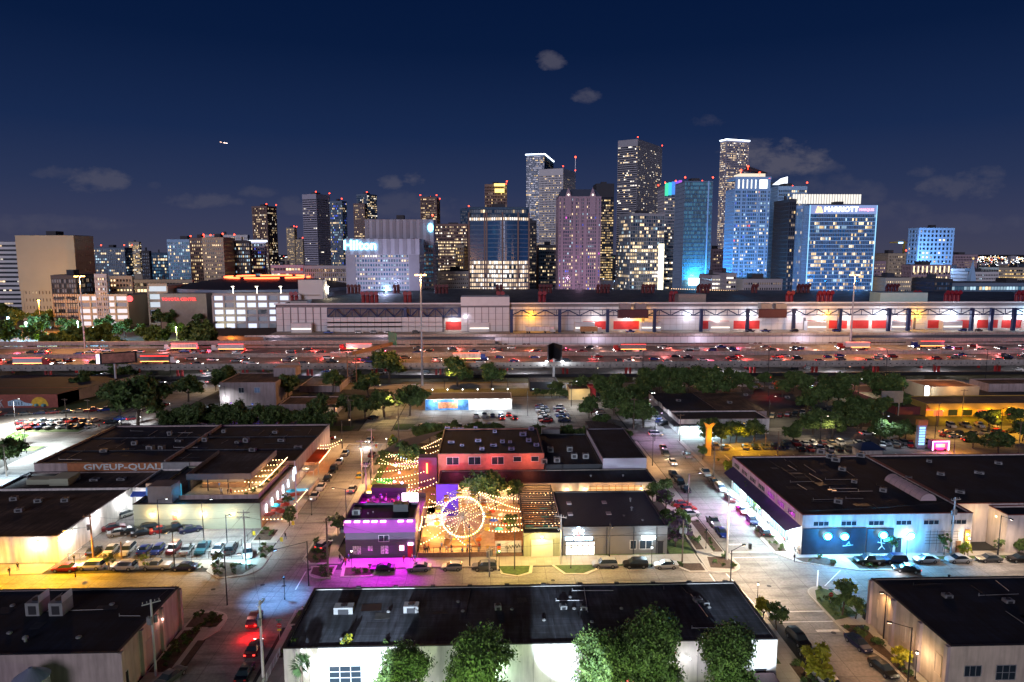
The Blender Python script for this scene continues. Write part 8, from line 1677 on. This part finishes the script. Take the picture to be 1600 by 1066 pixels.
# signs, bollards, small street things
def sign(x,y,label,c,shape=8,h=2.4,cat='sign',name='stop_sign',extra=None):
 t=thing(name,label,cat,(x,y,.12));m=MB();m.tube((x,y,0),(x,y,h),.035,6);m.build('post',STEEL,t)
 m=MB();m.poly([(x+.42*math.cos(2*PI*(i+.5)/shape),y-.06,h+.42*math.sin(2*PI*(i+.5)/shape))for i in range(shape)]);m.poly([(x+.42*math.cos(2*PI*(i+.5)/shape),y-.05,h+.42*math.sin(2*PI*(i+.5)/shape))for i in range(shape)][::-1]);m.build('plate',mat('sign_'+label[:6],c,.4,var=0),t)
 if name=='stop_sign':
  text('STOP',.28,WHITE,t,(x,y-.075,h),ext=.005)
  m=MB();m.box(x-.3,y-.06,h-.85,x+.3,y-.03,h-.55);m.build('yellow_plate',mat('yellow_plate',(.7,.5,.03),.5,var=0),t);m=MB();m.box(x-.02,y-.45,h+.6,x+.02,y+.45,h+.8);m.box(x-.45,y-.02,h+.82,x+.45,y+.02,h+1.0);m.build('street_name_blade',mat('sign_green',(.02,.2,.12)),t)
 return t
for px,py,lb in((437,1000,'red stop sign with yellow plate behind the black warehouse corner'),(1297,950,'dark red stop sign in the round bed at the bottom right street'),(588,708,'orange-red stop sign at the far end of the beer garden')):x,y=G(px,py);sign(x,y,lb,(.5,.02,.02))
for i,(px,py)in enumerate(((458,824),(440,850),(397,840))):x,y=G(px,py);t=thing('bollard','yellow traffic bollard sign at the left street kerb, %s from the right'%ORD[i],'bollard',(x,y,0));b=MB();b.box(x-.28,y-.05,.5,x+.28,y+.05,1.4);b.build('plate',mat('bollard_yellow',(.7,.5,.03),.5,var=0),t);b=MB();b.tube((x,y,0),(x,y,.5),.06,6);b.build('post',STEEL,t)
for i,(px,py)in enumerate(((574,862),(951,880),(1372,862),(1172,900-42))):x,y=G(px,py);b=MB();b.box(x-.25,y-.25,.1,x+.25,y+.25,1.2);tag(b.build('utility_box',WHITE if i<2 else DARKM),'%s utility box on the pavement, %s'%('pale',['before the club','before the grey shop','before the mural','by the crossing'][i]),'box')
x,y=G(1352,985);t=thing('park_bench','dark street bench by the planter at the bottom right wall','bench',(x,y,0));b=MB();b.box(x-1.4,y-.3,.5,x+.4,y+.3,.6);b.build('seat',DARKM,t);b=MB();[b.box(x+dx,y-.3,.12,x+dx+.1,y+.3,.5)for dx in(-1.4,.3)];b.build('leg_pair',DARKM,t)
x,y=G(1352,968);b=MB();b.box(x-.35,y-.35,.12,x+.35,y+.35,1.3);tag(b.build('litter_bin',DARKM),'dark litter bin on the pavement by the bottom right warehouse','bin')
x,y=G(1278,863);t=thing('picnic_bench','white picnic bench before the mural wall','bench',(x,y,0));b=MB();b.box(x-1.2,y-.4,.75,x+1.4,y+.4,.85);b.build('top',WHITE,t);b=MB();b.box(x-1,y-.3,.12,x-.9,y+.3,.75);b.box(x+1.1,y-.3,.12,x+1.2,y+.3,.75);b.build('leg_pair',STEEL,t)
x,y=G(762,868);sign(x,y,'small colourful feather banner by the yard wall',(.5,.3,.05),4,1.8,'banner','banner');x,y=G(776,880);t=thing('banner','tricolour vertical banner on a post before the yard','banner',(x,y,0));b=MB();b.tube((x,y,.1),(x,y,4),.04,5);b.build('post',BLACK,t)
for k,c in enumerate(((.05,.3,.08),(.6,.4,.02),(.6,.08,.02),(.05,.05,.05))):b=MB();b.box(x+.1,y-.03,2+k*.5,x+.8,y+.03,2.5+k*.5);b.build('stripe',mat('banner%d'%k,c,.7,var=0),t)
b=MB();x,y=G(1392,650);t=thing('billboard','blank grey billboard on two posts in the right grove','billboard',(x,y,0));b.box(x-4,y-.3,5,x+4,y+.3,9.4);b.build('panel',HVAC,t);b=MB();b.box(x-3,y,0,x-2.7,y+.3,5);b.box(x+2.7,y,0,x+3,y+.3,5);b.build('post_pair',STEEL,t)
for i,(px,py,v)in enumerate(((28,892,1),(15,900,1),(535,880,0),(540,884,2),(545,878,3),(531,878,1),(631,880,2),(644,877,0),(648,879,3),(1242,862,1),(1248,866,0),(1252,860,3),(1258,862,1),(1264,860,0),(1241,878,1),(1225,850,2),(1200,820,0),(445,752,1),(458,752,3),(155,670,2),(147,669,1),(446,843,1),(1195,808,3),(1180,790,1),(1165,770,2))):
 x,y=G(px,py,.13);person(x,y,v,(i*67)%360,'person %s, %s counted from the left of the scene'%(['in pale top','in black','in red top','in blue top'][v]+' on the pavement',nth(i)))
# parked and moving cars
def cpx(kd,cl,px,py,ang,label,group=None,**k):
 x,y=G(px,py);return car(kd,cl,x,y,ang,label,group,**k)
g1='cars parked along the front street'
for kd,cl,px,lb,an,py in(('sedan','red',102,'red sedan parked under the orange street lamp',180,892),('suv','white',143,'white SUV with roof rails right of the red sedan',180,889),('suv','white',193,'white estate-like SUV, second white one on the orange lit street',180,890),('pickup','silver',244,'silver pickup parked before the lot fence',180,889),('sedan','navy',288,'dark blue sedan at the end of the orange lit row',180,890),('sedan','black',598,'black sedan under the purple light of the club',180,892),('sedan','silver',655,'silver sedan right of the black one by the club',180,891),('hatch','silver',706,'silver hatchback parked before the ferris wheel yard',180,890),('suv','grey',757,'dark grey SUV half hidden by the transformer pole',180,890),('suv','silver',945,'silver SUV parked before the grey shop',180,886),('suv','black',993,'black SUV parked before the grey shop',180,886),('sedan','white',1040,'white sedan parked at the right end of the grey shop',180,887),('pickup','black',1357,'black pickup under the cyan lamps',180,880),('suv','navy',1397,'dark blue SUV second in the row under the cyan lamps',180,879),('sedan','white',1446,'white sedan third in the row before the conduit wall',180,878),('sedan','white',1497,'white coupe-like sedan fourth in the row before the conduit wall',180,878),('sedan','grey',1545,'dark grey sedan fifth in the right row',180,877),('sedan','black',1593,'black sedan at the right edge of the row',180,877)):
 x,y=G(px,py);car(kd,cl,x,y,an,lb,g1)
lot=[('hatch','black',145,'black'),('sedan','white',170,'white'),('suv','white',197,'white'),('sedan','blue',222,'bright blue'),('hatch','blue',243,'lighter blue'),('suv','maroon',267,'maroon'),('sedan','silver',289,'silver'),('pickup','teal',312,'teal'),('sedan','silver',337,'silver'),('suv','grey',357,'grey')]
for i,(kd,cl,px,nm)in enumerate(lot):x,y=G(px,866);car(kd,cl,x,133.6+.3*(i%2),-84-.6*(i%3)if i%3 else 96,'%s %s in the front row of the left parking lot, %s from the left'%(nm,KWORD[kd],ORD[i]),'front row of the left parking lot')
for i,(kd,cl,px,py,an)in enumerate((('sedan','maroon',178,828,30),('sedan','silver',187,836,28),('sedan','black',207,833,28),('sedan','black',223,836,30),('suv','black',238,828,32),('sedan','red',252,832,28),('pickup','black',275,829,32),('sedan','navy',298,831,28))):
 cpx(kd,cl,px,py,an,'%s %s slanted in the middle row below the green wall, %s from the left'%(cl,KWORD[kd],ORD[i]),'middle row of the left parking lot')
for i,(kd,cl,px,py,an)in enumerate((('hatch','navy',52,868,60),('suv','white',76,852,205),('hatch','tan',96,842,205),('sedan','white',110,834,205),('sedan','white',123,824,205),('pickup','black',138,815,25),('sedan','red',153,805,25),('suv','maroon',165,799,25))):
 cpx(kd,cl,px,py,an,'%s %s beside the white shop wall, %s from the front'%(cl,KWORD[kd],ORD[i]),'cars along the white shop wall')
cpx('suv','white',387,868,-70,'car with blinding cyan-white headlamps leaving the parking lot',lights=True,name='moving_car');x,y=G(382,880);l=lamp(None,(x,y,1.0),700,(.45,.85,1),.2);l.name='headlamp_glow'
cpx('hatch','white',199,806,60,'white hatchback at the corner of the pale green wall',full=True)
g2='cars parked on the left kerb of the left street'
for i,(cl,kd,y)in enumerate((('white','sedan',163.5),('white','sedan',170),('black','sedan',177),('black','suv',184),('white','sedan',191.5),('silver','sedan',200))):car(kd,cl,-43.3,y,-90,'%s %s on the left kerb of the left street, %s from the front'%(cl,KWORD[kd],ORD[i]),g2)
for i,(cl,kd,y)in enumerate((('silver','sedan',168.5),('yellow','hatch',179),('white','suv',189),('maroon','sedan',198))):car(kd,cl,-35.0,y,90,'%s %s on the right kerb of the left street, %s from the front'%(cl,KWORD[kd],ORD[i]),'cars parked on the right kerb of the left street',lights=(i==0))
cpx('suv','white',540,828,90,'white SUV parked left of the club',full=True);cpx('sedan','red',512,687,10,'red sedan with tail lamps at the far left corner',lights=True,name='moving_car');cpx('sedan','black',583,655,60,'dark sedan at the far left crossing');
cpx('sedan','silver',577,690,-95,'car with white headlamps coming down the left street',lights=True,name='moving_car');x,y=G(572,700);lamp(None,(x,y,1.2),900,(.9,.93,1),.2).name='headlamp_glow'
cpx('hatch','silver',506,855,70,'car with lit headlamps behind the long bed',lights=True,name='moving_car')
for kd,cl,px,py,an,lb in(('suv','maroon',398,985-12,95,'dark red car braking with glowing red lamps at the bottom left'),('sedan','maroon',397,1018,92,'dark red sedan behind the braking car'),('sedan','black',383,1056,92,'black sedan at the bottom of the left street'),('sedan','grey',268,1062,70,'dark car with magenta reflections at the bottom left kerb')):
 cpx(kd,cl,px,py,an,lb,lights='glowing' in lb or 'behind' in lb)
x,y=G(398,990);lamp(None,(x,y-1,.8),420,(1,.02,.02),.2).name='brake_glow';x,y=G(385,1000);lamp(None,(x,y,.8),160,(1,.02,.02),.2).name='brake_glow'
for i,(kd,cl,px,py,an)in enumerate((('pickup','white',1100,742,-70),('sedan','grey',1112,756,-70),('suv','white',1125,766,-70),('sedan','maroon',1140,782,-72),('sedan','maroon',1154,801,-72),('hatch','navy',1168,817,-74),('suv','black',1182,834,106))):
 x,y=G(px,py);car(kd,cl,58.6,y,an-20 if i<6 else 90,'%s %s on the right kerb before the bright shopfront, %s from the far end'%(cl,KWORD[kd],ORD[i]),'cars before the bright shopfront',full=True)
for y in(154,149.5,145):lamp(None,(56.6,y,1.6),330,(1,.05,.85),.2).name='magenta_glow'  # lights added without fixtures, tint the kerb and parked cars magenta
for i,(kd,cl,px,py)in enumerate((('pickup','silver',1107,820),('sedan','blue',1119,836),('sedan','black',1066,768),('suv','black',1058,756),('sedan','black',1049,744))):x,y=G(px,py);car(kd,cl,49.6,y,-90,'%s %s on the left kerb of the right street, %s from the front'%(cl,KWORD[kd],['second','first','third','fourth','fifth'][i]),'cars on the left kerb of the right street',full=True)
for i,(cl,px,py)in enumerate((('red',1065,791),('red',1073,798),('white',1078,806))):cpx('sedan',cl,px,py,10,'%s sedan in the little lot beside the purple tree, %s'%(cl,ORD[i]),full=True)
for i,(kd,cl,px,py,an,lb)in enumerate((('sedan','white',1051,725,-92,'car with warm headlamps coming down the right street'),('suv','grey',1040,712,-92,'second car with headlamps coming down the right street'),('sedan','orange',1037,703,-92,'orange lit car third in the queue on the right street'),('sedan','black',1416,893,165,'dark sedan with lit headlamps driving on the right of the front street'),('suv','white',1025,681,0,'car with many lights crossing before the corner shop'),('pickup','silver',1074,714,85,'silver pickup facing away on the right street'))):
 cpx(kd,cl,px,py,an,lb,lights=i<5,name='moving_car',full=True)
for px,py in((1054,735),(1043,718)):x,y=G(px,py);lamp(None,(x,y,1.0),240,(1,.82,.6),.2).name='headlamp_glow'
x,y=G(1402,897);lamp(None,(x,y,.9),160,(1,.95,.95),.2).name='headlamp_glow'
for i,(kd,cl,px,py,an)in enumerate((('suv','black',1247,1004,-82),('suv','black',1268,1034,98),('sedan','navy',1341,1010,-80),('sedan','black',1380,1050,-80),('pickup','white',1296,1075,100))):cpx(kd,cl,px,py,an,'%s %s parked on the bottom right street, %s'%(cl,KWORD[kd],['far left kerb','near left kerb','far right kerb','near right kerb','at the frame bottom'][i]))
for i,(px,kd,cl)in enumerate(((965,'sedan','grey'),(1050,'suv','grey'))):cpx(kd,cl,px,1066,0,'%s %s at the bottom edge by the container, %s'%(cl,KWORD[kd],['left','right'][i]))
rc=lambda:random.choice(['white','silver','grey','black','black','silver','navy','maroon','red','blue','white','tan'])
def rowcars(n,x0,y0,dx,dy,an,lb,grp,skip=()):
 for i in range(n):
  if i in skip or random.random()<.06:continue
  c=rc();k=random.choice(['sedan','suv','sedan','hatch','pickup']);car(k,c,x0+dx*i,y0+dy*i,an+random.uniform(-2,2)+random.choice([0,180]),(' '.join(('%s %s %s'%(c,KWORD[k],lb)).split()[:11])+', %s from the %s'%(nth(i),'left' if dx else 'front')),grp,full=False)
rowcars(9,66.5,202.6,3.1,0,80,'in the near row of the orange and warm lit lot','near parking row behind the right warehouse');rowcars(17,93,205.5,2.9,0,86,'in the rear row of the right lot','rear parking row behind the right warehouse',(14,15));rowcars(9,92,199.4,2.9,0,80,'in the front row of the right lot','front parking row behind the right warehouse')
rowcars(9,69,172.5,3.4,0,0,'close behind the right warehouse roof','parking row close behind the right warehouse');rowcars(6,118,203,4.4,0,60,'beside the kiosk','cars beside the kiosk')
rowcars(9,20.0,237.5,0,3.0,0,'in the left file of the mid lot','left file of the mid lot');rowcars(9,26.6,238,0,3.0,0,'in the right file of the mid lot','right file of the mid lot');rowcars(5,40.4,240,0,3.2,0,'in the short file beside the oaks','short file beside the oaks');rowcars(8,60.8,228,0,4.0,30,'slanted along the corner shop','cars slanted along the corner shop')
rowcars(8,-165,241,3.4,.3,60,'in the middle row of the white lit left lot','middle row of the left edge lot');rowcars(8,-160,234,3.2,.1,60,'in the near row of the white lit left lot','near row of the left edge lot');rowcars(10,-186,252,4.4,.9,20,'along the red mural wall','cars along the mural wall');rowcars(8,-24,231.5,3.4,0,90,'under the tree row behind the brick building','cars behind the brick building');rowcars(9,-100,232,4.6,0,0,'under the tree row behind the left roofs','cars behind the left roofs')
rowcars(8,68,264,3.6,0,85,'behind the corner shop roof','cars behind the corner shop');rowcars(9,100,240,3.4,1.2,60,'in the dark right lot among trees','cars in the dark right lot');rowcars(12,150,214,5,.8,20,'along the far right street','cars along the far right street');rowcars(6,160,226,5,0,80,'before the yellow strip mall','cars before the strip mall');rowcars(7,-14,246,3,0,88,'near the four-floodlight building','cars near the four-floodlight building',(0,1));rowcars(8,-38,276,3,.4,80,'in the dark lot before the wide oak','cars in the dark lot before the wide oak')
for i,(px,py,an,c)in enumerate(((175,662,20,'black'),(188,657,20,'blue'),(208,656,40,'maroon'),(235,598,0,'white'),(250,599,0,'silver'),(220,601,0,'red'),(325,585,60,'white'),(330,598,60,'white'),(255,635,60,'red'),(795,650,90,'red'),(785,655,90,'maroon'),(805,655,90,'black'),(955,622,0,'orange'),(1060,606,10,'white'),(1180,607,10,'silver'),(1270,610,10,'grey'),(1005,630,85,'red'),(1018,615,-85,'white'),(1370,610,0,'red'),(1375,622,0,'white'),(1410,645,-20,'white'),(1480,678,0,'white'),(1490,684,10,'silver'),(1515,690,0,'maroon'),(1330+25,700-20,0,'white'))):
 cpx('sedan',c,px,py,an,'%s sedan with lamps on in the back streets, %s from the left'%(c,nth(i)),lights=True,name='moving_car')
x,y,z=[c*6000 for c in ray(349,223)];z+=CAM_H;t=thing('airplane','tiny aeroplane with bright landing lights crossing the sky at the left','airplane',(x,y,z));b=MB();b.tube((x-26,y,z+5),(x+28,y,z-6),3.2,8);b.build('fuselage',HVAC,t);b=MB();b.prism([(x-6,y-32),(x+6,y-32),(x+10,y),(x+6,y+32),(x-6,y+32),(x-2,y)],z-1.2,z-.2);b.build('wing',HVAC,t)
b=MB();b.box(x-24,y-8,z-1.5,x-2,y-4,z+4);b=MB();b.tube((x-28,y-6,z+6),(x+30,y-6,z-6),1.8,6);b.build('cabin_light',emat('plane_light',(1,.62,.45),3),t)  # glowing nose-to-tail tube imitates the light streak of the plane
b=MB();b.ball((x+29,y-3,z-6),3.2,8);b.ball((x+12,y-14,z-3),2.6,6);b.build('landing_light',emat('plane_light2',(1,.9,.85),9),t)
